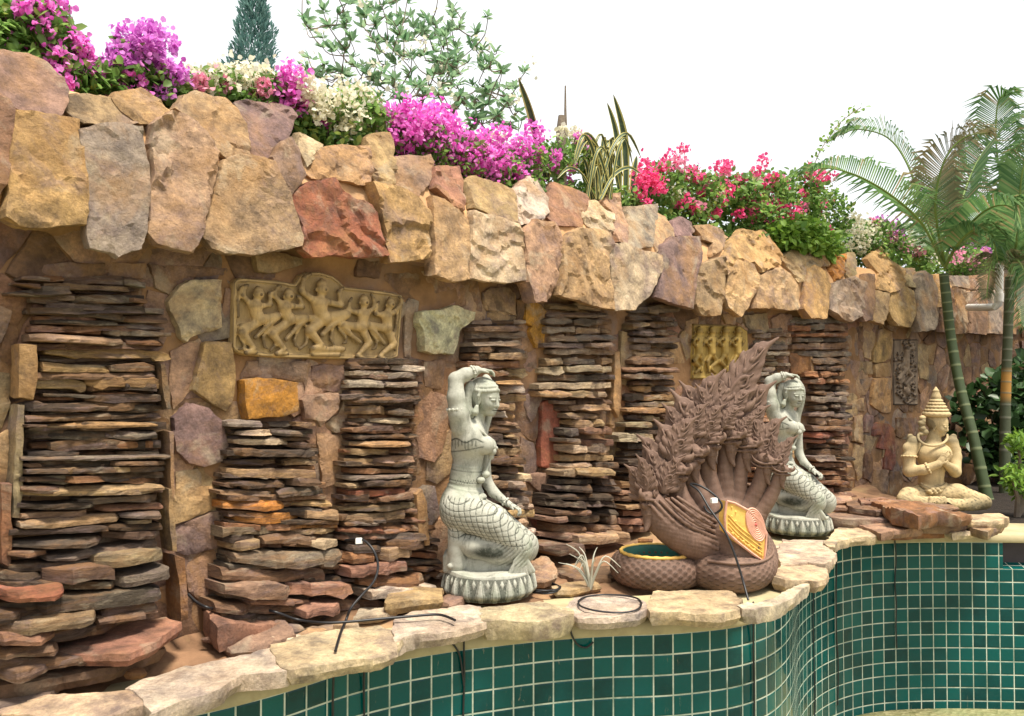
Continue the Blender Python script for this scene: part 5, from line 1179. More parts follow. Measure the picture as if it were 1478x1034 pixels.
# second coil bending to the front
def G(x, y, d, z): p = P(x, y, d); return Vector((p[0], p[1], z))
pth = [G(300, 870, 60, .09), G(330, 870, -20, .095), G(385, 870, -95, .10), G(460, 870, -125, .10), G(520, 870, -90, .10), G(545, 870, -10, .11), G(540, 870, 80, .15), G(500, 870, 110, .22), G(450, 870, 60, .30)]
scaled_tube('body_coil', pth, [.07, .095, .105, .108, .105, .105, .11, .12, .12], M['naga'], ng, 260, 80, zs_=1.05)
mb = MB()
for e in (-.02, .02):
    pp = catmull([Vector(p) + Vector((0, -.02, .085 + e * .3)) + (Vector((p[0], p[1], 0)) - Vector((P(450, 0)[0], P(0, 0, 0)[1], 0))).normalized() * (.055 - e) for p in pth[2:7]], 8); V, F = tube(pp, .009, 8); mb.add(V, F)
mb.build('coil_band', M['naga'], ng, smooth=60, attrs={'grime_shade': [0] * len(mb.V)})
# hood: necks fanning out of the swelling body
fl = Fld(P(90, 940, -210) * [1, 1, 0] + [0, 0, .02], P(680, 400, 150), .0055); 
ch([(478, 850, -50, 66), (462, 800, -55, 82), (440, 745, -35, 86), (425, 690, -10, 70)], .03); el(492, 765, -45, (78, 88, 84), .03)
necks = [[(400, 800, -40, 60), (300, 765, -65, 62), (212, 705, -75, 54), (172, 640, -75, 42)], [(400, 765, -20, 60), (318, 705, -40, 42), (268, 620, -45, 33), (250, 552, -45, 29)], [(410, 725, -10, 52), (352, 645, -20, 37), (312, 560, -18, 30), (300, 482, -15, 27)],
  [(425, 700, 0, 50), (388, 620, 0, 34), (366, 540, 2, 28), (362, 450, 5, 25)], [(435, 700, 5, 46), (430, 605, 8, 31), (424, 520, 10, 26), (430, 440, 12, 24)], [(450, 705, 5, 44), (468, 612, 8, 29), (476, 540, 8, 25), (488, 468, 8, 23)],
  [(470, 720, -5, 44), (518, 632, -12, 28), (546, 570, -20, 25), (560, 515, -25, 23)], [(500, 730, -15, 40), (560, 655, -32, 24), (592, 600, -40, 21), (614, 540, -45, 19)]]
for n_ in necks: ch(n_, .010, 3)
# veins running down the hood
for i in range(6):
    t = i / 5; x0 = 160 + 100 * t; ch([(x0, 640 + 40 * t - 60 * t, -122 + 10 * t, 5), (x0 + 90, 735 - 55 * t, -124, 6), (400, 800 - 90 * t, -112 + 40 * t, 5)], .006, 4)
el(330, 700, 10, (110, 40, 80), .04)
def sc_(X, Y, Z):
    x = (X * .8 + Z * .6) / .030; y = (X * -.6 + Z * .8) / .036; return .0022 * (.5 - np.minimum(1, np.abs(np.sin(math.pi * (x + y))) * np.abs(np.sin(math.pi * (x - y))) * 1.7)) * (Z < P(0, 660)[2])
fl.disp(P(90, 940, -210) * [1, 1, 0] + [0, 0, .02], P(680, 400, 150), sc_)
V, F = fl.mesh(); mesh('hood', V, F, M['naga'], ng, smooth=180, attrs={'grime_shade': np.zeros(len(V))})
# one head: skull, curled snout, fanged jaw, hanging beard horn, eyes, lip scroll
hf = Fld((-1.3, -1.0, -2.4), (1.9, 1.0, 1.2), .052)
hf.ell((0, 0, 0), (.72, .50, .55), None, .1); hf.ell((.62, 0, .02), (.62, .36, .26), None, .15); hf.chain([(1.0, 0, .05, .22), (1.32, 0, .22, .13), (1.36, 0, .45, .07), (1.22, 0, .58, .03)], .06, 3)
hf.chain([(.0, 0, -.35, .34), (.45, 0, -.48, .24), (.85, 0, -.50, .16), (1.1, 0, -.36, .05)], .08, 3); hf.chain([(.3, 0, -.4, .38), (.36, 0, -1.0, .33), (.48, 0, -1.6, .22), (.78, 0, -2.05, .04)], .1, 3)
for z in (-.75, -.9, -1.05): hf.chain([(.37 + .35 * math.cos(a), .35 * math.sin(a), z, .05) for a in np.linspace(-2.2, 2.2, 10)], .04)
for s_ in (-1, 1):
    hf.ell((.30, s_ * .44, .18), (.17, .13, .17), None, .03); hf.chain([(.30 + .24 * math.cos(a), s_ * .47, .18 + .22 * math.sin(a), .045) for a in np.linspace(0, 6.28, 14)], .02)
    hf.chain([(1.1, s_ * .22, -.08, .06), (.7, s_ * .36, -.16, .08), (.2, s_ * .50, -.28, .09), (-.3, s_ * .62, -.22, .10), (-.7, s_ * .78, .05, .06), (-.85, s_ * .86, .35, .02)], .04, 3)
    hf.chain([(.9, s_ * .25, -.42, .05), (.4, s_ * .36, -.55, .07), (-.2, s_ * .5, -.6, .09), (-.7, s_ * .6, -.45, .05), (-.95, s_ * .7, -.2, .02)], .04, 3)
    hf.chain([(.1, s_ * .42, .35, .10), (.35, s_ * .55, .62, .08), (.25, s_ * .6, .92, .02)], .05, 3); hf.chain([(.95, s_ * .2, -.1, .05), (1.0, s_ * .22, -.36, .015)], .02); hf.ell((1.0, s_ * .2, .22), (.12, .1, .1), None, .04)
HV, HFc = hf.mesh()
# one flame crest, unit height
cf = Fld((-.58, -.22, -.14), (.60, .22, 1.12), .0125)
spine = [(0, 0, -.05, .13), (-.06, 0, .22, .14), (-.05, 0, .46, .11), (.02, 0, .68, .075), (.12, 0, .86, .045), (.26, 0, 1.02, .008)]
cf.chain(spine, .03, 4); cf.ell((-.03, 0, .20), (.38, .075, .34), None, .05); cf.ell((-.02, 0, .46), (.30, .06, .32), None, .05); cf.ell((.03, 0, .68), (.17, .045, .22), None, .05)
for i in range(5):
    t = i / 4; z = .02 + .66 * t; x = float(np.interp(z, [p[2] for p in spine], [p[0] for p in spine])); L = .30 * (1 - t) ** .7 + .12
    for s_ in (-1, 1):
        cf.chain([(x, 0, z, .09 - .03 * t), (x + s_ * L * .62, .0, z + .02 + .03 * t, .085 - .035 * t), (x + s_ * L * 1.0, 0, z + .10, .055 - .02 * t), (x + s_ * L * 1.02, 0, z + .19 - .04 * t, .012)], .02, 3)
        for y in (-1, 1):
            cf.chain([(x * .5, y * .085, z - .08, .022), (x + s_ * L * .35, y * .095, z + .02, .022), (x + s_ * L * .66, y * .07, z + .13, .010)], .006, 3)
    for y in (-1, 1): cf.ell((x, y * (.14 - .06 * t), z + .10), (.04, .035, .04), None, .006)
for s_ in (-1, 1): cf.chain([(0, s_ * .10, 0, .035), (-.12, s_ * .13, .16, .035), (-.06, s_ * .13, .34, .03), (.07, s_ * .11, .40, .025), (.11, s_ * .10, .30, .02), (.02, s_ * .11, .25, .015)], .006, 4)
CV, CFc = cf.mesh()
hm = None; cm = None
def place_head(c, f, size, up=(0, 0, 1)):
    global hm
    if hm is None: o = mesh('head', HV, HFc, M['naga'], ng, smooth=180, attrs={'grime_shade': np.zeros(len(HV))}); hm = o.data
    else: o = bpy.data.objects.new('head', hm); link(o, ng)
    Rm = frame(f, up); m = Matrix.Identity(4)
    for i in range(3):
        for j in range(3): m[i][j] = Rm[i][j] * size
    # columns: forward, side, up
    m.translation = Vector(c); o.matrix_basis = m; return o, m
def place_crest(hd_, hmx, a, b, wd, flip=1, name='crest'):
    """flame crest from a to b (statue space); wd = width factor"""
    global cm
    if cm is None: o = mesh(name, CV, CFc, M['naga'], hd_, smooth=180, attrs={'grime_shade': np.zeros(len(CV))}); cm = o.data
    else: o = bpy.data.objects.new(name, cm); link(o, hd_)
    a, b = Vector(a), Vector(b); z = b - a; L = z.length; z.normalize(); x = Vector((1, -.25, 0)); x = (x - z * x.dot(z)).normalized() * flip; y = z.cross(x); m = Matrix.Identity(4)
    for i in range(3): m[i][0] = x[i] * L * wd * 1.12; m[i][1] = y[i] * L * wd * flip; m[i][2] = z[i] * L
    m.translation = a; o.matrix_basis = hmx.inverted() @ m; return o
heads = [  # head centre, forward, size, crests (base, tip, width, flip)
  ((165, 612, -85), (-.55, -.80, -.05), 56, [((185, 600, -60), (172, 440, -60), .75, -1), ((140, 620, -80), (98, 500, -90), .7, -1), ((215, 590, -90), (262, 470, -100), .7, 1), ((150, 590, -110), (135, 470, -120), .6, -1)]),
  ((255, 520, -70), (.45, -.8, -.12), 52, [((235, 530, -50), (225, 350, -50), .95, -1), ((200, 560, -40), (150, 395, -40), .7, -1), ((250, 480, -75), (300, 330, -80), .75, 1)]),
  ((308, 460, -40), (.55, -.75, -.1), 52, [((285, 470, -20), (288, 250, -20), .85, -1), ((262, 430, -25), (232, 290, -25), .7, -1), ((310, 400, -45), (345, 285, -50), .75, 1)]),
  ((365, 415, -20), (.55, -.75, -.1), 52, [((330, 425, 0), (378, 172, 0), .62, 1), ((312, 380, 5), (300, 215, 5), .75, -1), ((350, 350, -15), (345, 225, -20), .7, -1)]),
  ((432, 400, -5), (.6, -.7, -.1), 52, [((385, 400, 20), (480, 180, 15), .62, 1), ((440, 300, 12), (572, 52, 10), .50, 1), ((395, 330, 5), (408, 195, 5), .8, -1), ((430, 350, -5), (505, 235, -10), .7, 1)]),
  ((490, 430, -5), (.65, -.7, -.12), 48, [((475, 415, 15), (565, 205, 10), .6, 1), ((500, 400, 0), (560, 290, -5), .7, 1), ((460, 400, 10), (470, 270, 10), .7, -1)]),
  ((562, 490, -40), (.75, -.6, -.15), 40, [((540, 480, -20), (612, 330, -20), .6, 1), ((530, 470, -10), (535, 330, -10), .6, -1)]),
  ((618, 520, -60), (.8, -.5, -.2), 32, [((600, 520, -45), (660, 398, -45), .5, 1), ((590, 500, -40), (600, 400, -40), .55, -1)])]
for (c, f, s_, crs) in heads:
    h_, m_ = place_head(P(*c), f, s_ * u_)
    for (a, b, wd, fp) in crs: place_crest(h_, m_, P(*a), P(*b), wd, fp)
# smaller flames closing the gaps at the foot of the crests
h_ = [o for o in bpy.data.objects if o.parent == ng and o.name.startswith('head')][3]; m_ = h_.matrix_basis.copy()
for (a, b, wd, fp) in (((360, 400, -45), (400, 290, -55), .8, 1), ((420, 370, -40), (470, 300, -50), .8, 1), ((480, 400, -35), (520, 330, -45), .8, 1)): place_crest(h_, m_, P(*a), P(*b), wd, fp)
# chest shield
sh = [(428, 634), (455, 641), (500, 665), (545, 705), (566, 745), (563, 800), (556, 842), (520, 818), (470, 779), (424, 737), (421, 690)]
dd = lambda x: -176 + (x - 425) * .42
Pf = [Vector(P(x, y, dd(x))) for x, y in sh]; nrm = (Pf[6] - Pf[0]).cross(Pf[3] - Pf[9]).normalized()
if nrm.y > 0: nrm = -nrm
V = [p + nrm * .004 for p in Pf] + [p - nrm * .05 for p in Pf]; n_ = len(sh); F = [tuple(range(n_))] + [(i, i + n_, (i + 1) % n_ + n_, (i + 1) % n_) for i in range(n_)] + [tuple(range(n_, 2 * n_))[::-1]]
shd = mesh('chest_shield', V, F, M['yellow'], ng, attrs={'grime_shade': np.zeros(len(V))})
def S3(x, y, o=.006): return Vector(P(x, y, dd(x))) + nrm * o
def strip(name, pts, r, mat, sub=4, closed=False):
    pp = catmull([S3(x, y) for x, y in pts], sub) if sub else [S3(x, y) for x, y in pts]; V, F = tube(pp, r, 6); return mesh(name, V, F, mat, shd, smooth=60, attrs={'grime_shade': np.zeros(len(V))})
strip('shield_border', sh + sh[:1], .008, M['pinkp'], 0)
mb = MB()
for r in (10, 17, 24, 31, 38, 45, 52):
    pp = [S3(528 + r * math.cos(a) * .62, 715 + r * math.sin(a) * .98 + r * math.cos(a) * .45, .007) for a in np.linspace(0, 6.283, 30)]
    pp = [p for p in pp]; V, F = tube(pp, .0062, 6, False); mb.add(V, F)
mb.build('swirl', M['pinkp'], shd, smooth=60, attrs={'grime_shade': [0] * len(mb.V)})
V, F = tube([S3(528, 715, .0), S3(528, 715, .012), S3(529, 715, .018)], [.012, .010, .003], 10); mesh('boss', V, F, M['redp'], shd, smooth=60, attrs={'grime_shade': np.zeros(len(V))})
mb = MB()
for o_ in (10, 22, 38, 52):
    V, F = tube(catmull([S3(434, 733 - o_, .006), S3(470, 772 - o_, .006), S3(515, 808 - o_, .006), S3(554 - o_ * .1, 834 - o_, .006)], 4), .0045, 6); mb.add(V, F)
for i in range(6): V, F = tube([S3(448 + i * 19, 745 + i * 14.5, .004), S3(448 + i * 19, 745 + i * 14.5, .014)], [.012, .006], 8); mb.add(V, F)
for i in range(4): V, F = tube([S3(446 + (i % 2) * 14, 655 + i * 16, .004), S3(446 + (i % 2) * 14, 655 + i * 16, .011)], [.008, .004], 8); mb.add(V, F)
mb.build('raised_pattern', M['yellow'], shd, smooth=60, attrs={'grime_shade': [.1] * len(mb.V)})
# ================================================================ planting
def leafmat(name, a, b, trans=.35, rough=.5, hue=None):
    m, nt, bs = newmat(name); g = nt.nodes.new('ShaderNodeNewGeometry'); at_ = nt.nodes.new('ShaderNodeAttribute'); at_.attribute_name = 'rnd'
    c = mixc(nt, at_.outputs['Fac'], a, b)
    if hue: c = mixc(nt, ramp(nt, at_.outputs['Fac'], .86, .95), c, hue)
    nt.links.new(c, bs.inputs['Base Color']); bs.inputs['Roughness'].default_value = rough; bs.inputs['Specular IOR Level'].default_value = .35
    tr = nt.nodes.new('ShaderNodeBsdfTranslucent'); nt.links.new(c, tr.inputs['Color']); mxs = nt.nodes.new('ShaderNodeMixShader'); mxs.inputs[0].default_value = trans
    nt.links.new(bs.outputs[0], mxs.inputs[1]); nt.links.new(tr.outputs[0], mxs.inputs[2]); nt.links.new(mxs.outputs[0], nt.nodes['Material Output'].inputs['Surface']); return m
M['leaf'] = leafmat('bougainvillea_leaf', (.08, .18, .035), (.32, .50, .14), .58, .45, (.30, .36, .08))
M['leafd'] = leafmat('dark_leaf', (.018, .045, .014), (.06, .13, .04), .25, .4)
M['leafb'] = leafmat('bright_leaf', (.10, .22, .03), (.28, .44, .07), .4, .45)
M['frangi'] = leafmat('frangipani_leaf', (.13, .27, .13), (.34, .48, .28), .6, .4)  # leaves lightened: the washed-out sky bloom is put into their colour
M['cyp'] = leafmat('conifer_leaf', (.09, .22, .20), (.22, .38, .34), .4, .6)  # pale blue-green: distance haze painted into the foliage colour
M['palm'] = leafmat('palm_leaf', (.06, .15, .05), (.20, .33, .12), .5, .35, (.30, .25, .12))  # frond greens lightened, so haze sits in the leaf colour
M['palmb'] = leafmat('browning_palm_leaf', (.10, .13, .06), (.30, .24, .13), .4, .5)
M['magenta'] = leafmat('magenta_bract', (.72, .08, .52), (.94, .36, .82), .55, .6)
M['violet'] = leafmat('violet_bract', (.58, .12, .55), (.86, .38, .84), .55, .6)
M['creamf'] = leafmat('cream_bract', (.74, .70, .50), (.88, .86, .74), .4, .6)
M['pinkf'] = leafmat('pink_bract', (.72, .20, .36), (.88, .48, .58), .45, .6)
M['redf'] = leafmat('crimson_bract', (.78, .04, .22), (.95, .20, .42), .5, .6)
M['bark'] = simple('grey_brown_bark', (.20, .16, .12), .9, .3, 12, .01, .8)
M['pbark'] = simple('green_ringed_trunk', (.12, .16, .05), .7, .3, 4, .004, .5)
def leaves(name, pts, nrm, size, mat, par, L0=1., W0=.55, droop=.0, sizes=None, dirs=None, fold=.25):
    """pts (n,3) relative to parent; random leaf blades as folded 6-gons"""
    n = len(pts); pts = np.asarray(pts, float); d = rng.normal(size=(n, 3)) if dirs is None else np.asarray(dirs, float) + rng.normal(size=(n, 3)) * .25
    d[:, 2] -= droop; d /= np.linalg.norm(d, axis=1)[:, None] + 1e-9
    up = rng.normal(size=(n, 3)) * .6 + np.array([0, -.3, .8]) if nrm is None else np.asarray(nrm) + rng.normal(size=(n, 3)) * .5
    s = np.cross(d, up); s /= np.linalg.norm(s, axis=1)[:, None] + 1e-9; u = np.cross(s, d)
    sz = (size * rng.uniform(.65, 1.25, n) if sizes is None else np.asarray(sizes))[:, None]
    l, w_ = d * sz * L0, s * sz * W0 * .5
    V = np.stack([pts, pts + l * .30 + w_ + u * sz * fold * .3, pts + l * .70 + w_ * .85 + u * sz * fold * .25, pts + l - u * sz * .08, pts + l * .70 - w_ * .85 + u * sz * fold * .25, pts + l * .30 - w_ + u * sz * fold * .3], 1).reshape(-1, 3)
    b = np.arange(n)[:, None] * 6; F = np.concatenate([b + [0, 1, 2, 3], b + [0, 3, 4, 5]])
    rn = np.repeat(rng.uniform(0, 1, n), 6); return mesh(name, V, F, mat, par, attrs={'rnd': rn})
def ball(n, rx, ry, rz, shell=.0):
    v = rng.normal(size=(n, 3)); v /= np.linalg.norm(v, axis=1)[:, None]; r = rng.uniform(shell, 1, n) ** (1 / 2.2); return v * r[:, None] * np.array([rx, ry, rz])
def wpt(px, py, off):
    u, z = wuv(px, py, off); return W(u, z, off)
TOPL = [(0, 78), (90, 130), (160, 140), (245, 150), (300, 140), (400, 158), (470, 205), (560, 205), (640, 235), (700, 262), (760, 265), (830, 275), (900, 300), (960, 318), (1040, 345), (1100, 330), (1200, 360), (1270, 365), (1340, 392), (1400, 408), (1480, 410)]
def wpy(x): return float(np.interp(x, [t[0] for t in TOPL], [t[1] for t in TOPL]))
def flora(name, label, cat, group, blobs, flowers, leafm='leaf', lsize=.05, back=-.30, dens=1., stems=8, fl_size=.030):
    """blobs: (px, py, rx, ry) leaf masses; flowers: {material: [(px, py, r)]} clusters of papery bracts, all on the planter top"""
    c0 = wpt(blobs[0][0], blobs[0][1], back); base = W(wuv(blobs[0][0], 300, back)[0], 2.42, back); o = empty(name, base); tag(o, label, cat, group); B = np.array(base)
    L = []; blobs = list(blobs) + [(x, wpy(x) + 6, rx * .9, 16) for (x, y, rx, ry) in blobs]
    for (x, y, rx, ry) in blobs:
        p = wpt(x, y, back); k = p.y / FPX; n = int(dens * 0.34 * rx * ry * (p.y / 5) ** .6 + 20)
        q = ball(n, 1.15 * rx * k, .17, ry * k, .15) + np.array(p); wig = 1 + .0 * n
        L.append(q)
    L = np.concatenate(L); keep = L[:, 2] > 2.36; L = L[keep]
    leaves('foliage', L - B, None, lsize, M[leafm], o, 1., .62)
    mb = MB()
    for i in range(stems):
        x, y, rx, ry = blobs[i % len(blobs)]; tip = Vector(wpt(x + rng.uniform(-.7, .7) * rx, y - rng.uniform(.1, .8) * ry, back + rng.uniform(-.1, .1))); bs = Vector(base) + Vector((rng.uniform(-.1, .1), rng.uniform(-.1, .1), 0)); 
        bs2 = W(wuv(x, 300, back)[0], 2.42, back); mid = (bs2 + tip) / 2 + Vector((rng.uniform(-.08, .08), rng.uniform(-.08, .08), .05)); V, F = tube(catmull([bs2, mid, tip], 4), list(np.linspace(.008, .003, 9)), 5); mb.add([v - base for v in V], F)
    mb.build('stems', M['bark'], o)
    for mname, cl in flowers.items():
        for (x, y, r) in cl:
            bk = back + rng.uniform(.02, .16); p = wpt(x, y, bk); k = p.y / FPX; n = int(24 + r * r * .62); rad = r * k * 1.12
            pts = ball(n, rad, rad * .9, rad, .35); dirs = pts / (np.linalg.norm(pts, axis=1)[:, None] + 1e-6); c = np.array(p) - B
            # a few strays
            pts[: n // 4] *= rng.uniform(1.1, 2.2, (n // 4, 1))
            leaves('blossoms', pts + c, dirs, fl_size * (p.y / 5) ** .35, M[mname], o, 1., .95, dirs=dirs + rng.normal(size=(n, 3)) * .8, fold=.4)
    return o
GB = 'bougainvillea bushes along the top of the wall'
flora('bougainvillea', 'magenta bougainvillea bush at the far left end of the wall top', 'bush', GB, [(15,45,60,50),(60,50,45,45),(75,95,50,35),(110,115,40,25),(-30,60,50,60),(95,130,30,14)],
  {'magenta': [(18,50,20),(59,8,12),(32,12,8),(83,6,9),(85,36,12),(95,53,12),(65,60,11),(81,87,15),(92,118,11),(118,67,11),(122,87,9),(60,38,9),(142,107,8),(122,101,8),(-10,48,14),(102,72,8)]}, lsize=.055, dens=1.2)
flora('bougainvillea', 'violet bougainvillea spray rising between the leftmost bush and the dark cypress', 'bush', GB, [(165,115,55,22),(205,120,45,26),(235,130,38,22),(200,90,30,24),(150,128,40,14),(250,140,20,14)],
  {'violet': [(213,45,11),(211,57,17),(183,53,12),(167,73,8),(244,61,11),(203,77,16),(231,95,11),(244,108,15),(260,108,8),(158,87,6),(233,134,7),(156,140,6),(195,95,8),(225,75,9),(180,85,7)], 'magenta': [(191,118,16)]}, lsize=.05, dens=1.1)
flora('bougainvillea', 'low bougainvillea with mixed cream and pale pink flowers beneath the dark cypress', 'bush', GB, [(300,125,40,20),(345,128,42,20),(385,128,30,24),(330,145,40,10)],
  {'creamf': [(276,112,12),(300,122,11),(345,112,19),(378,108,13),(317,134,8),(330,118,10),(360,120,10),(310,106,9)], 'pinkf': [(317,120,11),(366,130,10),(288,118,8),(300,132,7),(380,125,9),(352,136,7)], 'magenta': [(337,140,7),(312,128,6)]}, lsize=.045)
flora('bougainvillea', 'small deep magenta bougainvillea clump left of the big cream one', 'bush', GB, [(418,135,18,24),(430,155,20,18),(445,170,26,12)],
  {'magenta': [(422,110,15),(410,134,17),(426,150,14),(465,177,12),(420,128,13),(404,120,7)]}, lsize=.045)
flora('bougainvillea', 'bushy cream white bougainvillea in front of the frangipani tree', 'bush', GB, [(470,165,45,30),(510,165,45,36),(535,180,24,20),(480,190,46,14),(440,178,22,16)],
  {'creamf': [(441,126,12),(469,146,17),(493,150,20),(518,142,17),(481,167,17),(522,163,19),(497,187,13),(534,175,11),(505,166,15),(460,160,10),(535,150,9),(450,140,9),(512,185,9)]}, lsize=.045, dens=1.1)
flora('bougainvillea', 'widest and brightest magenta bougainvillea spilling over the middle of the wall', 'bush', GB, [(600,200,50,26),(650,220,50,26),(700,240,50,24),(745,235,45,30),(790,230,40,30),(830,225,30,26),(575,190,26,24),(730,262,50,10)],
  {'magenta': [(562,171,16),(595,171,22),(627,175,22),(652,182,14),(583,195,20),(619,199,23),(644,211,20),(676,210,17),(660,231,15),(692,222,20),(700,244,19),(717,231,20),(717,260,12),(737,227,17),(600,185,18),(640,192,18),(680,228,15),(735,245,14),(697,197,9),(725,193,10),(770,195,14),(753,211,14),(774,223,10),(749,246,10),(768,250,10),(802,227,6),(800,244,6),(826,240,5),(839,205,9),(820,262,4),(668,218,14),(655,246,9)],
   'creamf': [(717,203,8),(830,195,8),(812,190,6)]}, lsize=.045, dens=1.1)
flora('bougainvillea', 'leafy green bougainvillea with scattered crimson clusters, right of the variegated plants', 'bush', GB, [(950,270,36,36),(1000,280,45,38),(1050,280,50,34),(1100,285,50,40),(1150,290,45,46),(1190,310,36,44),(1070,310,60,24),(1130,330,60,20),(1180,345,40,14),(985,310,40,16)],
  {'redf': [(933,240,9),(939,256,11),(925,276,7),(933,293,5),(956,271,6),(969,232,11),(986,214,4),(1003,254,10),(992,287,5),(1051,274,8),(1041,240,7),(1074,282,7),(1089,290,9),(1085,301,10),(1110,311,12),(1066,307,5),(1100,235,7),(1148,311,7),(1133,307,6),(1175,250,10),(1184,262,6),(1179,273,4),(1187,294,7),(1195,336,6),(1122,293,4),(920,255,7),(1052,238,4)] + [(float(rng.uniform(925,1200)), float(rng.uniform(240,325)), float(rng.uniform(3,7))) for _ in range(34)],
   'pinkf': [(980,239,10),(1023,273,8),(1045,255,5),(1130,262,7),(1160,300,6),(1010,300,6)], 'creamf': [(1034,280,9),(975,278,6),(1185,320,7),(1205,345,8),(1090,262,5)]}, leafm='leaf', lsize=.062, dens=1.0, stems=16)
flora('trailing_creeper', 'bright lime green creeper trailing over the cap stones beneath the crimson flowers', 'creeper', None, [(1130,335,32,14),(1165,342,36,14),(1190,352,18,10),(1150,325,40,12)], {}, leafm='leafb', lsize=.075, back=-.05, dens=1.0, stems=3)
flora('bougainvillea', 'cream and violet bougainvillea just left of the slanting palm trunk', 'bush', GB, [(1240,345,36,20),(1275,345,40,24),(1310,360,40,26),(1335,370,26,22),(1250,330,50,14)],
  {'creamf': [(1232,325,13),(1260,343,12),(1246,345,10),(1225,318,9),(1323,343,12),(1232,353,7),(1244,360,6),(1210,355,5),(1238,336,10),(1310,338,8),(1275,345,8),(1290,352,7),(1255,330,8),(1345,372,6)], 'violet': [(1284,332,11),(1298,346,8),(1337,346,8),(1340,357,7),(1270,322,7),(1296,330,7)], 'pinkf': [(1316,367,7),(1330,362,5),(1264,320,5),(1305,355,7),(1350,365,6),(1286,342,6)]}, leafm='leaf', lsize=.06)
flora('bougainvillea', 'small pink bougainvillea right of the slanting palm trunk, above the white pipe', 'bush', GB, [(1390,375,30,24),(1415,375,24,20),(1400,395,34,14)],
  {'pinkf': [(1378,371,8),(1403,378,7),(1385,360,7),(1420,368,6)], 'violet': [(1424,362,6),(1399,351,5)]}, leafm='leaf', lsize=.06)
shrub0 = flora('leafy_undergrowth', 'dark leafy undergrowth around the base of the striped strap leaves', 'undergrowth', None, [(850,275,34,18),(885,285,34,16),(915,295,20,16)], {}, leafm='leaf', lsize=.05, back=-.34, stems=3)
# a wiry shoot reaching up at the right
o = empty('climbing_shoot', W(wuv(1175, 300, -.3)[0], 2.42, -.3)); tag(o, 'thin leafy shoot arching up against the sky left of the palm fronds', 'climbing shoot'); B = Vector(o.location)
pp = catmull([wpt(x, y, -.3) for x, y in ((1170,300),(1173,250),(1182,222),(1197,198),(1215,175),(1243,155))], 6); V, F = tube([p - B for p in pp], .005, 5); mesh('stem', V, F, M['bark'], o)
q = np.array([p - B for p in pp for _ in (0, 1, 2)][4:]); leaves('foliage', q + rng.normal(size=q.shape) * .03, None, .06, M['leafb'], o, 1., .6)
# ---------------------------------------------------------------- sword-leaved variegated plants
def bladem(name, a, b):
    m, nt, bs = newmat(name); at_ = nt.nodes.new('ShaderNodeAttribute'); at_.attribute_name = 'edge'; tc = nt.nodes.new('ShaderNodeTexCoord')
    c = mixc(nt, ramp(nt, nz(nt, tc.outputs['Object'], 30, 4), .35, .65), a, tuple(x * .5 for x in a)); c = mixc(nt, ramp(nt, at_.outputs['Fac'], .55, .7), c, b); nt.links.new(c, bs.inputs['Base Color']); bs.inputs['Roughness'].default_value = .4; return m
M['blade'] = bladem('yellow_edged_blade', (.05, .09, .035), (.55, .50, .18))
def blades(name, label, cat, base, specs, mat, group=None):
    """specs: list of (path 3D pts, width)"""
    o = empty(name, base); tag(o, label, cat, group)
    for path, wd in specs:
        pp = catmull([Vector(p) - Vector(base) for p in path], 5); n = len(pp); V = []; F = []; E = []
        t0 = (pp[-1] - pp[0]).normalized(); vw = Vector((rng.uniform(-.5, .5), -1, .2)).normalized()
        for i, p in enumerate(pp):
            t = i / (n - 1); t_ = (pp[min(i + 1, n - 1)] - pp[max(i - 1, 0)]).normalized(); s = t_.cross(vw).normalized(); u = s.cross(t_); w_ = wd * (.65 + .6 * t - 0.1) * (1 - t ** 4) if t < 1 else .001
            for e, dz in ((-1, .25), (-.55, .05), (0, -.1), (.55, .05), (1, .25)): V.append(p + s * e * w_ * .5 + u * dz * w_); E.append(abs(e))
        for i in range(n - 1):
            for j in range(4): a = i * 5 + j; F.append((a, a + 1, a + 6, a + 5))
        mesh('leaf', V, F, mat, o, smooth=180, attrs={'edge': E})
    return o
def wp2(x, y, b=-.28): return wpt(x, y, b)
blades('snake_plant', 'single dark upright sword leaf left of the wooden stump', 'snake plant', W(wuv(780, 250, -.28)[0], 2.42, -.28), [([wp2(788,262), wp2(779,215), wp2(765,160), wp2(748,112)], .075), ([wp2(790,262), wp2(793,230), wp2(800,205)], .05)], M['blade'], 'snake plants')
blades('snake_plant', 'pair of tall yellow-edged sword leaves right of the wooden stump', 'snake plant', W(wuv(900, 280, -.28)[0], 2.42, -.28),
  [([wp2(902,300), wp2(903,240), wp2(899,190), wp2(885,136)], .085), ([wp2(893,300), wp2(893,240), wp2(888,190), wp2(876,148)], .07), ([wp2(912,302), wp2(914,260), wp2(919,225)], .07), ([wp2(898,300), wp2(890,260), wp2(882,215)], .05)], M['blade'], 'snake plants')
sp_ = []
for i in range(46):
    x0 = 862 + rng.uniform(-16, 22); a = rng.uniform(-1, 1); h = rng.uniform(45, 95); bx = a * rng.uniform(30, 62); b_ = -.25 + rng.uniform(-.12, .2)
    sp_.append(([wp2(x0, 288, b_), wp2(x0 + bx * .35, 288 - h * .75, b_), wp2(x0 + bx * .75, 288 - h, b_), wp2(x0 + bx * 1.1, 288 - h * rng.uniform(.5, .9), b_)], rng.uniform(.028, .042)))
blades('spider_plant', 'clump of arching green and yellow striped strap leaves behind the cap stones', 'spider plant', W(wuv(862, 280, -.25)[0], 2.42, -.25), sp_, M['blade'])
o = empty('wooden_stump', W(wuv(810, 250, -.3)[0], 2.42, -.3)); tag(o, 'weathered grey stump with one thin upright stick, among the magenta flowers', 'stump'); B = Vector(o.location)
V, F = tube([wp2(x, y) - B for x, y in ((810,270),(810,220),(809,190),(811,168))], [.045, .042, .036, .03], 9); mesh('trunk', V, F, M['bark'], o, smooth=40)
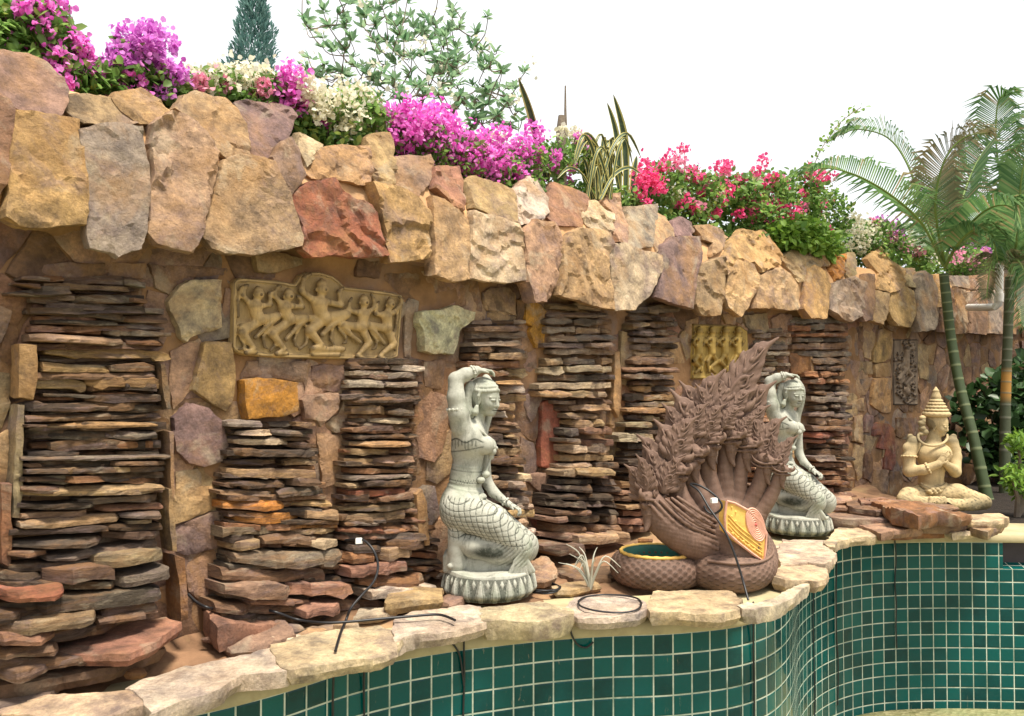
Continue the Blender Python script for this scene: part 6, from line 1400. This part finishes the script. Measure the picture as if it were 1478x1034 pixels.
V, F = tube([wp2(x, y) - B for x, y in ((817,200),(816,160),(816,124))], [.014, .010, .006], 6); mesh('stick', V, F, M['bark'], o, smooth=40)
# ---------------------------------------------------------------- frangipani tree behind the wall
TY = 8.2; tb = at(612, 300, TY); tb.z = -.05
o = empty('frangipani_tree', tb); tag(o, 'spreading frangipani tree with haze-paled leaf rosettes and white flowers behind the wall', 'tree')
ros = zc(Z6, [(215,50),(370,15),(400,10),(470,55),(650,80),(620,100),(590,150),(180,90),(240,90),(160,130),(310,20),(300,90),(260,130),(200,160),(350,180),(430,80),(510,90),(560,180),(520,190),(640,160),(700,170),(690,140),(760,230),(800,250),(740,240),(820,310),(790,310),
  (100,240),(160,220),(130,270),(230,260),(300,230),(380,230),(500,300),(560,260),(600,300),(650,260),(700,300),(650,340),(740,330),(590,340),(520,340),(430,330),(350,330),(300,300),(240,310),(700,380),(820,440),(870,430),(780,400),(700,420),(640,200),(480,200),(400,290),(340,270),(750,370),(810,380),
  (450,130),(540,130),(420,160),(580,220),(470,260),(260,200),(620,380),(560,400),(680,220),(610,250)])
rt = [Vector(at(x, y, TY + rng.uniform(-.8, .8))) for x, y in ros]
rt += [p + Vector(rng.normal(size=3)) * .20 for p in rt for _ in (0, 1)]
root = at(612, 195, TY); nodes = [(root, 0, .045)]; br = []
for i in sorted(range(len(rt)), key=lambda i: (rt[i] - root).length):
    p = rt[i]; j = min(range(len(nodes)), key=lambda k: (nodes[k][0] - p).length + .35 * (nodes[k][0] - root).length)
    q = nodes[j][0]; mid = q.lerp(p, .5) + Vector((rng.uniform(-.06, .06), rng.uniform(-.06, .06), -.06)); r0 = max(.007, nodes[j][2] * .74)
    br.append(([q, mid, p], [r0, r0 * .8, r0 * .65])); nodes.append((mid, j, r0 * .8)); nodes.append((p, j, r0 * .65))
V, F = tube([Vector((0, 0, 0)), at(608, 260, TY) - tb, root - tb], [.11, .075, .055], 10); mesh('trunk', V, F, M['bark'], o, smooth=60)
mb = MB()
for pth_, rd in br: V, F = tube([p - tb for p in catmull(pth_, 3)], list(np.interp(np.linspace(0, 2, 7), [0, 1, 2], rd)), 6); mb.add(V, F)
mb.build('branches', M['bark'], o, smooth=60)
Lp = []; Ld = []; Fp = []
for i, p in enumerate(rt):
    n = rng.integers(8, 14); ax = (p - root).normalized()
    for k in range(n):
        a = rng.uniform(0, 6.28); d = np.array([math.cos(a), math.sin(a), rng.uniform(-.1, .9)]) + np.array(ax) * .35; Lp.append(np.array(p - tb) - np.array(ax) * rng.uniform(0, .06)); Ld.append(d)
    if i % 9 == 0 and i > 0:
        for k in range(12): Fp.append(np.array(p - tb) + rng.normal(size=3) * .055 + np.array([0, 0, .07]))
leaves('foliage', np.array(Lp), None, .115, M['frangi'], o, 1., .34, dirs=np.array(Ld), fold=.1); leaves('blossoms', np.array(Fp), None, .05, M['creamf'], o, 1., .9)
# ---------------------------------------------------------------- cypress
CY = 15.; cb = at(350, 300, CY); cb.z = -1.4; o = empty('cypress_tree', cb); tag(o, 'tall narrow cypress hazed blue-green rising behind the cream and pink flowers', 'tree')
top = at(372, -60, CY); ztop = top.z; zb = 2.2; n = 9000; t = rng.uniform(0, 1, n) ** .8; zz = zb + (ztop - zb) * t; z100 = at(350, 100, CY).z
rad = np.interp(zz, [zb, z100, at(0, 60, CY).z, at(0, 20, CY).z, ztop], [.52, .44, .36, .24, .05]); th = rng.uniform(0, 6.28, n); rr = rad * np.sqrt(rng.uniform(.2, 1, n)) * (1 + .16 * np.sin(th * 3 + zz * 5) + .12 * np.sin(zz * 17))
cx = np.interp(zz, [zb, ztop], [at(348, 100, CY).x, top.x]); pts = np.stack([cx + rr * np.cos(th), CY + rr * np.sin(th), zz], 1) - np.array(cb)
leaves('foliage', pts, None, .12, M['cyp'], o, 1., .28, dirs=np.stack([np.cos(th) * .5, np.sin(th) * .5, np.full(n, 1.)], 1)); V, F = tube([(0, 0, 0), (.1, 0, 3), (.2, 0, 5.5)], [.14, .10, .03], 8); mesh('trunk', V, F, M['bark'], o)
# ---------------------------------------------------------------- palms
def palm(name, label, trunk, widths, fronds, mat_list, group='slender palms beside the praying statue', orange=False):
    base = Vector(trunk[0]); o = empty(name, base); tag(o, label, 'palm', group)
    pp = catmull(trunk, 14); n = len(pp); V = []; F = []; Q = []
    # ringed trunk
    d = 0; rads = []; pts = []
    m_ = 260; T = np.linspace(0, n - 1, m_)
    for i, t in enumerate(T): j = min(n - 2, int(t)); p = pp[j].lerp(pp[j + 1], t - j); w_ = np.interp(t, np.linspace(0, n - 1, len(widths)), widths); pts.append(p - base); rads.append(w_ * (1 + (.04 if (i % 14) < 2 else 0)))
    V, F = tube(pts, rads, 14); mesh('trunk', V, F, M['ptrunk2'] if orange else M['ptrunk'], o, smooth=50, attrs={'ring': [1. if ((i // 14) % 14) < 2 else 0. for i in range(len(V))]})
    for k, (path, ll, mt) in enumerate(fronds):
        pp = catmull(path, 8); n = len(pp); rc_ = [p - base for p in pp]; fo = None
        V, F = tube(rc_, list(np.linspace(.016, .004, n)), 6); st_ = mesh('frond', V, F, M['rachis'], o, smooth=60)
        m_ = 74; LV = []; LF = []; RN_ = []
        for i in range(m_):
            t = .16 + .84 * i / (m_ - 1); x = t * (n - 1); j = min(n - 2, int(x)); p = rc_[j].lerp(rc_[j + 1], x - j); tg = (rc_[j + 1] - rc_[j]).normalized(); sd_ = tg.cross(Vector((0, 0, 1)))
            if sd_.length < .1: sd_ = Vector((0, 1, 0))
            sd_.normalize(); upv = sd_.cross(tg)
            for s_ in (-1, 1):
                L = ll * 1.1 * (math.sin(math.pi * min(1, .18 + t * .80)) ** .6) * rng.uniform(.85, 1.1); dr = (sd_ * s_ * .80 + tg * (.35 + .5 * t) + upv * .42).normalized(); p0 = p; q1 = p0 + dr * L * .5; q2 = p0 + dr * L * .9 + Vector((0, 0, -L * rng.uniform(.28, .5))) + Vector(rng.normal(size=3)) * .03
                wv = tg * .013 * (1.1 - .4 * t) + upv * .004; b = len(LV); LV += [p0 - wv * .5, p0 + wv * .5, q1 + wv, q1 - wv, q2]; LF += [(b, b + 1, b + 2, b + 3), (b + 3, b + 2, b + 4, b + 4)]; RN_ += [rng.uniform(0, 1)] * 5
        LF = [f if f[2] != f[3] else f[:3] for f in LF]; mesh('leaflets', LV, LF, mat_list[mt], st_, attrs={'rnd': RN_})
    return o
def trunkm(name, a, ring, patch=None):
    m, nt, b = newmat(name); at_ = nt.nodes.new('ShaderNodeAttribute'); at_.attribute_name = 'ring'; tc = nt.nodes.new('ShaderNodeTexCoord')
    c = mixc(nt, nz(nt, tc.outputs['Object'], 6, 6, .7), a, tuple(x * .45 for x in a))
    if patch: s = nt.nodes.new('ShaderNodeSeparateXYZ'); nt.links.new(tc.outputs['Object'], s.inputs[0]); c = mixc(nt, mth(nt, 'MULTIPLY', ramp(nt, s.outputs[2], patch[1], patch[1] + .1), ramp(nt, s.outputs[2], patch[2], patch[2] - .1)), c, patch[0])
    c = mixc(nt, mth(nt, 'MULTIPLY', at_.outputs['Fac'], .8), c, ring); nt.links.new(c, b.inputs['Base Color']); b.inputs['Roughness'].default_value = .6; bump(nt, b, nz(nt, tc.outputs['Object'], 50, 4), .3, .004); return m
M['ptrunk'] = trunkm('ringed_palm_trunk', (.05, .08, .022), (.16, .185, .085)); M['ptrunk2'] = trunkm('ringed_palm_trunk_orange', (.10, .12, .06), (.2, .2, .14), ((.50, .25, .05), 1.2, 1.62)); M['rachis'] = simple('frond_stalk', (.16, .24, .06), .5, .2, 5, 0)
PY = 8.5
def q_(x, y, d=0.): return at(x, y, PY + d)
palm('palm_tree', 'palm with a slanting green ringed trunk behind the praying statue', [q_(1425,722,-.4), q_(1405,632,-.25), q_(1386,560,-.1), q_(1373,490), q_(1367,440), q_(1362,395)], [.060, .052, .050, .048, .050, .045],
  [([q_(1362,385), q_(1332,325,-.1), q_(1290,285,-.3), q_(1240,255,-.5), q_(1195,243,-.7), q_(1168,248,-.8)], .50, 0),
   ([q_(1362,380), q_(1335,310,.1), q_(1310,238,.2), q_(1281,199,.3), q_(1239,187,.4), q_(1215,195,.4)], .48, 0),
   ([q_(1363,378), q_(1350,300,-.3), q_(1362,235,-.5), q_(1390,200,-.6), q_(1425,192,-.7)], .46, 1),
   ([q_(1364,378), q_(1385,300,.2), q_(1410,235,.4), q_(1450,185,.5), q_(1490,165,.6)], .5, 0),
   ([q_(1364,385), q_(1395,330,-.4), q_(1430,300,-.8), q_(1462,300,-1.), q_(1475,330,-1.1)], .42, 0),
   ([q_(1363,388), q_(1385,350,-.4), q_(1408,332,-.6), q_(1432,345,-.8), q_(1440,375,-.8)], .30, 0),
   ([q_(1362,382), q_(1345,350,.4), q_(1325,330,.7), q_(1300,330,.9)], .26, 0),
   ([q_(1363,380), q_(1360,330,.5), q_(1370,270,.8), q_(1400,240,1.)], .40, 0)], [M['palm'], M['palmb']])
palm('palm_tree', 'straight palm with an orange patch on its trunk at the right edge', [q_(1450,735,.6), q_(1451,600,.6), q_(1454,500,.6), q_(1458,400,.6)], [.060, .054, .050, .052],
  [([q_(1460,395,.6), q_(1440,350,.3), q_(1412,325,.1), q_(1385,335,-.1), q_(1365,362,-.2)], .45, 0),
   ([q_(1460,390,.6), q_(1450,300,.6), q_(1438,210,.6), q_(1440,150,.5), q_(1452,138,.4)], .5, 0),
   ([q_(1461,390,.6), q_(1475,300,.6), q_(1492,210,.7), q_(1520,160,.8)], .5, 0),
   ([q_(1460,392,.6), q_(1480,350,.3), q_(1500,340,.1), q_(1530,370,0)], .5, 0),
   ([q_(1459,395,.6), q_(1444,372,.2), q_(1430,385,0), q_(1424,430,-.1), ], .30, 1),
   ([q_(1460,395,.6), q_(1466,375,.2), q_(1480,400,0), q_(1484,470,-.1)], .40, 0),
   ([q_(1460,390,.6), q_(1432,330,.8), q_(1400,260,1.), q_(1392,200,1.1)], .5, 1),
   ([q_(1460,390,.6), q_(1470,330,-.2), q_(1474,260,-.5), q_(1485,210,-.6)], .5, 0)], [M['palm'], M['palmb']], orange=True)
# ---------------------------------------------------------------- boundary wall, dark trees and shrubs at the right
bwp = empty('boundary_wall', (8.4, 11.2, 0)); tag(bwp, 'dark rough stone boundary wall in deep shade behind the palms', 'wall', kind='thing'); L = Vector(bwp.location)
A_ = Vector((6.2, 11.4)); B_ = Vector((13.5, 10.2)); e_ = (B_ - A_).normalized(); n_ = Vector((e_.y, -e_.x))
if n_.y > 0: n_ = -n_
def BW(a, z, o): p = A_ + e_ * a + n_ * o; return Vector((p.x, p.y, z))
V = [BW(0, -.2, 0), BW(7.3, -.2, 0), BW(7.3, 2.75, 0), BW(0, 2.75, 0), BW(0, -.2, -.4), BW(7.3, -.2, -.4), BW(7.3, 2.75, -.4), BW(0, 2.75, -.4)]
mesh('wall_core', rel(V, L), [(0, 1, 2, 3), (3, 2, 6, 7), (0, 3, 7, 4), (1, 5, 6, 2), (4, 7, 6, 5)], M['mortar'], bwp)
a_ = 0.; rs = random.Random(9)
while a_ < 5.2:
    z = -.1; ww = rs.uniform(.4, .6)
    while z < 2.7:
        hh = rs.uniform(.28, .5); P_ = [(a_ + ww * (fx + rs.uniform(-.04, .04)), z + hh * (fz + rs.uniform(-.06, .06))) for fx, fz in ((.04, .06), (.5, .02), (.96, .08), (.97, .5), (.93, .95), (.5, .97), (.06, .93), (.03, .5))]
        sid[0] += 1; V, F = slabmesh(P_, .06, lambda a, b, h: BW(a, b, h) - L, step=.12, rough=.012, seed=sid[0]); mesh('wall_stone', V, F, M['stone'], bwp, smooth=32, color=tuple(c * .75 for c in pal(rs.choice(('brown', 'tan', 'greyb', 'mauve'))))); z += hh
    a_ += ww
def shrub(name, label, cat, base, blobs, mat, lsize, n, W0=.5, group=None):
    o = empty(name, base); tag(o, label, cat, group); q = []
    for (c, r) in blobs: q.append(ball(n, *r, .3) + np.array(c))
    q = np.concatenate(q); leaves('foliage', q - np.array(base), None, lsize, mat, o, 1., W0); mb = MB()
    for (c, r) in blobs: V, F = tube([Vector((0, 0, 0)), (Vector(c) - Vector(base)) * .5 + Vector((.03, 0, 0)), Vector(c) - Vector(base)], [.03, .02, .01], 6); mb.add(V, F)
    mb.build('stems', M['bark'], o); return o
g_ = at(1440, 640, 10.2)
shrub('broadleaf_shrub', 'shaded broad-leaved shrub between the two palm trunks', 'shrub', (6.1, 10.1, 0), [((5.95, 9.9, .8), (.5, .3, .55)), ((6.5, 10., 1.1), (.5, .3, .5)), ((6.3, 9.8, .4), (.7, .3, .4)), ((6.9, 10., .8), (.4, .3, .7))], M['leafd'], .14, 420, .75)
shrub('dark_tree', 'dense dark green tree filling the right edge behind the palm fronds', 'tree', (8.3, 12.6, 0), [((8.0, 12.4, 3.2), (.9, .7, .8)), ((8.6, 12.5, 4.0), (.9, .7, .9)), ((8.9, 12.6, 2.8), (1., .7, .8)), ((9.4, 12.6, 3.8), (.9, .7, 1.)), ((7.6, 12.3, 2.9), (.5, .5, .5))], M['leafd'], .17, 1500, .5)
yb = at(1468, 742, 7.4); yb.z = 0
shrub('yellow_green_shrub', 'small yellow-green shrub poking in at the right edge', 'shrub', yb, [(tuple(at(1470, 640, 7.4)), (.10, .12, .10)), (tuple(at(1460, 690, 7.3)), (.09, .12, .10)), (tuple(at(1484, 665, 7.4)), (.16, .15, .2)), (tuple(at(1478, 710, 7.4)), (.1, .12, .08))], M['leafb'], .075, 130, .38)
# ---------------------------------------------------------------- white drain pipe
M['pvc'] = simple('white_pvc', (.72, .70, .66), .4, .08, 6, 0); pb = at(1440, 443, 9.3); o = empty('drain_pipe', pb); tag(o, 'white plastic drain pipe bending out over the far end of the wall', 'pipe')
pp = [at(1398, 444, 9.9), at(1425, 444, 9.45), at(1436, 443, 9.3), at(1441, 439, 9.3), at(1442, 430, 9.3), at(1443, 375, 9.3)]; V, F = tube([p - pb for p in pp], .043, 14); mesh('pipe', V, F, M['pvc'], o, smooth=60)
V, F = tube([at(1442, 424, 9.3) - pb, at(1442, 436, 9.3) - pb], .052, 14); mesh('collar', V, F, M['pvc'], o, smooth=60)
# ---------------------------------------------------------------- cables, clips, coil, air plant
M['black'] = simple('black_rubber', (.012, .012, .014), .45, .2, 10, 0, spec=.5); M['clip'] = simple('white_plastic', (.75, .75, .72), .4, .05, 5, 0); M['silver'] = leafmat('silvery_leaf', (.42, .42, .34), (.62, .60, .50), .2, .6)
def cable(label, pts, r=.0065, group='black cables', name='power_cable'):
    b = Vector(pts[0]); V, F = tube([p - b for p in catmull(pts, 8)], r, 8); o = mesh(name, V, F, M['black'], None, smooth=60); o.location = b; tag(o, label, 'cable', group); return o
def clipbox(label, p, s=(.018, .010, .014), rz=.3):
    mb = MB(); x, y, z = s; vs = [Vector((sx * x * k, sy * y * k2, sz * z)) for sz, k, k2 in ((-1, 1, 1), (.6, 1, 1), (1, .8, .7)) for sx, sy in ((-1, -1), (1, -1), (1, 1), (-1, 1))]
    mb.add(vs, [(3, 2, 1, 0), (8, 9, 10, 11)] + [(a + i, a + (i + 1) % 4, a + 4 + (i + 1) % 4, a + 4 + i) for a in (0, 4) for i in range(4)]); o = mb.build('cable_clip', M['clip'], None, smooth=30); o.location = p; o.rotation_euler = (0, 0, rz); tag(o, label, 'clip', 'white cable clips'); return o
c5 = lambda x, y: zc(Z5, [(x, y)])[0]; cN = lambda x, y: zc(ZN, [(x, y)])[0]; cI = lambda x, y: zc(ZI, [(x, y)])[0]
cable('black cable looping down from the slender slate column onto the coping', [at(*c5(x, y), Y) for x, y, Y in ((600,252,4.30),(630,246,4.22),(690,245,4.15),(738,290,4.1),(760,360,4.08),(742,430,4.04),(690,490,4.0),(640,550,3.95),(615,610,3.92))] + [atz(*c5(x, y), .10) for x, y in ((592,665),(570,742))])
cable('black cable lying along the ledge behind the coping on the left', [at(272, 858, 3.72), at(285, 870, 3.68), at(303, 878, 3.66)] + [atz(*c5(x, y), .17) for x, y in ((60,550),(200,548),(300,568))] + [atz(*c5(x, y), .115) for x, y in ((400,602),(520,616),(640,611),(760,600),(900,588),(1030,580),(1105,605))])
cable('black cable crossing the front of the naga down to the flagstone', [at(*cN(x, y), Y) for x, y, Y in ((630,390,4.62),(650,425,4.60),(690,440,4.58),(735,410,4.56),(735,370,4.56),(680,310,4.58),(600,262,4.62),(545,255,4.66),(600,300,4.60),(660,400,4.53),(730,500,4.47),(780,590,4.43),(830,720,4.40),(870,850,4.38))] + [atz(*cN(905, 975), .09)])
clipbox('white cable clip on the front of the naga hood', at(*cN(692, 355), 4.53)); clipbox('white cable clip on the cable at the left of the ledge', atz(310, 880, .175)); clipbox('white cable clip at the top of the looping cable', at(*c5(675, 250), 4.15))
def rimpt(px, z, off=.02):
    d = ray(px, 700); pv = None
    for i in range(len(RC)):
        p = RC[i] + RN[i] * off; s = p.x * d.y - p.y * d.x
        if pv is not None and (s >= 0) != (pv[0] >= 0) and p.y > 1: t = pv[0] / (pv[0] - s); q = pv[1].lerp(p, t); return Vector((q.x, q.y, z))
        pv = (s, p)
for px, lab, z1 in ((483, 'leftmost', -1.2), (527, 'second of them', -1.2), (670, 'below the nearest grey statue', -1.2), (1086, 'under the naga', -1.3), (1173, 'in the wall fold', -1.35), (1206, 'right of the wall fold', -1.35), (1291, 'on the far curved stretch', -1.0)):
    pts = [rimpt(px, .03, -.03), rimpt(px, .02, .03), rimpt(px, -.06, .022)] + [rimpt(px + rng.uniform(-1.2, 1.2), z, .012) for z in np.arange(-.2, z1, -.18)]
    cable('thin black cable hanging down the green tiles, ' + lab, pts, .005, 'cables hanging down the tiled pool wall', 'hanging_cable')
cable('short looped black cable dangling under the coping over the tiles', [rimpt(820, .02, .03), rimpt(826, -.05, .03), rimpt(834, -.10, .015), rimpt(846, -.115, .015), rimpt(856, -.09, .015)], .005)
cable('short curled black cable below the coping left of the third hanging cable', [rimpt(645, -.01, .02), rimpt(655, -.03, .02), rimpt(664, -.09, .015), rimpt(668, -.18, .015), rimpt(670, -.24, .015)], .005)
def loop(label, cx, cy, rx, z, n=2, r=.005):
    c = atz(cx, cy, z); R_ = rx * c.y / FPX; pts = []
    for i in range(n * 14 + 1): a = i / 14 * 6.283; k = 1 + .04 * math.sin(i * 1.7); pts.append(c + Vector((math.cos(a) * R_ * k, math.sin(a) * R_ * k, .004 * (i / 14) + .004 * math.sin(i)) ))
    return cable(label, pts, r)
loop('loop of black cable lying on the pale flagstone left of the naga coil', 880, 871, 46, .092, 1)
loop('tangled coil of black cable behind the nearest grey statue', 782, 850, 26, .05, 4)
b = atz(852, 848, .05); o = empty('air_plant', b); tag(o, 'silvery air plant with thin curling leaves left of the naga coil', 'plant')
M['airleaf'] = M['silver']
for i in range(13):
    a = rng.uniform(0, 6.28); h = rng.uniform(.10, .22); l_ = rng.uniform(.06, .16); d = Vector((math.cos(a), math.sin(a) * .7, 0)); pp = catmull([Vector((0, 0, -.01)), d * l_ * .25 + Vector((0, 0, h * .5)), d * l_ * .6 + Vector((0, 0, h * .95)), d * l_ * 1.2 + Vector((0, 0, h * (1.15 if i % 3 else .6)))], 5)
    V, F = tube(pp, list(np.linspace(.009, .0015, len(pp))), 6); mesh('leaf', V, F, M['silver'], o, smooth=60, attrs={'rnd': [rng.uniform(0, 1)] * len(V)})
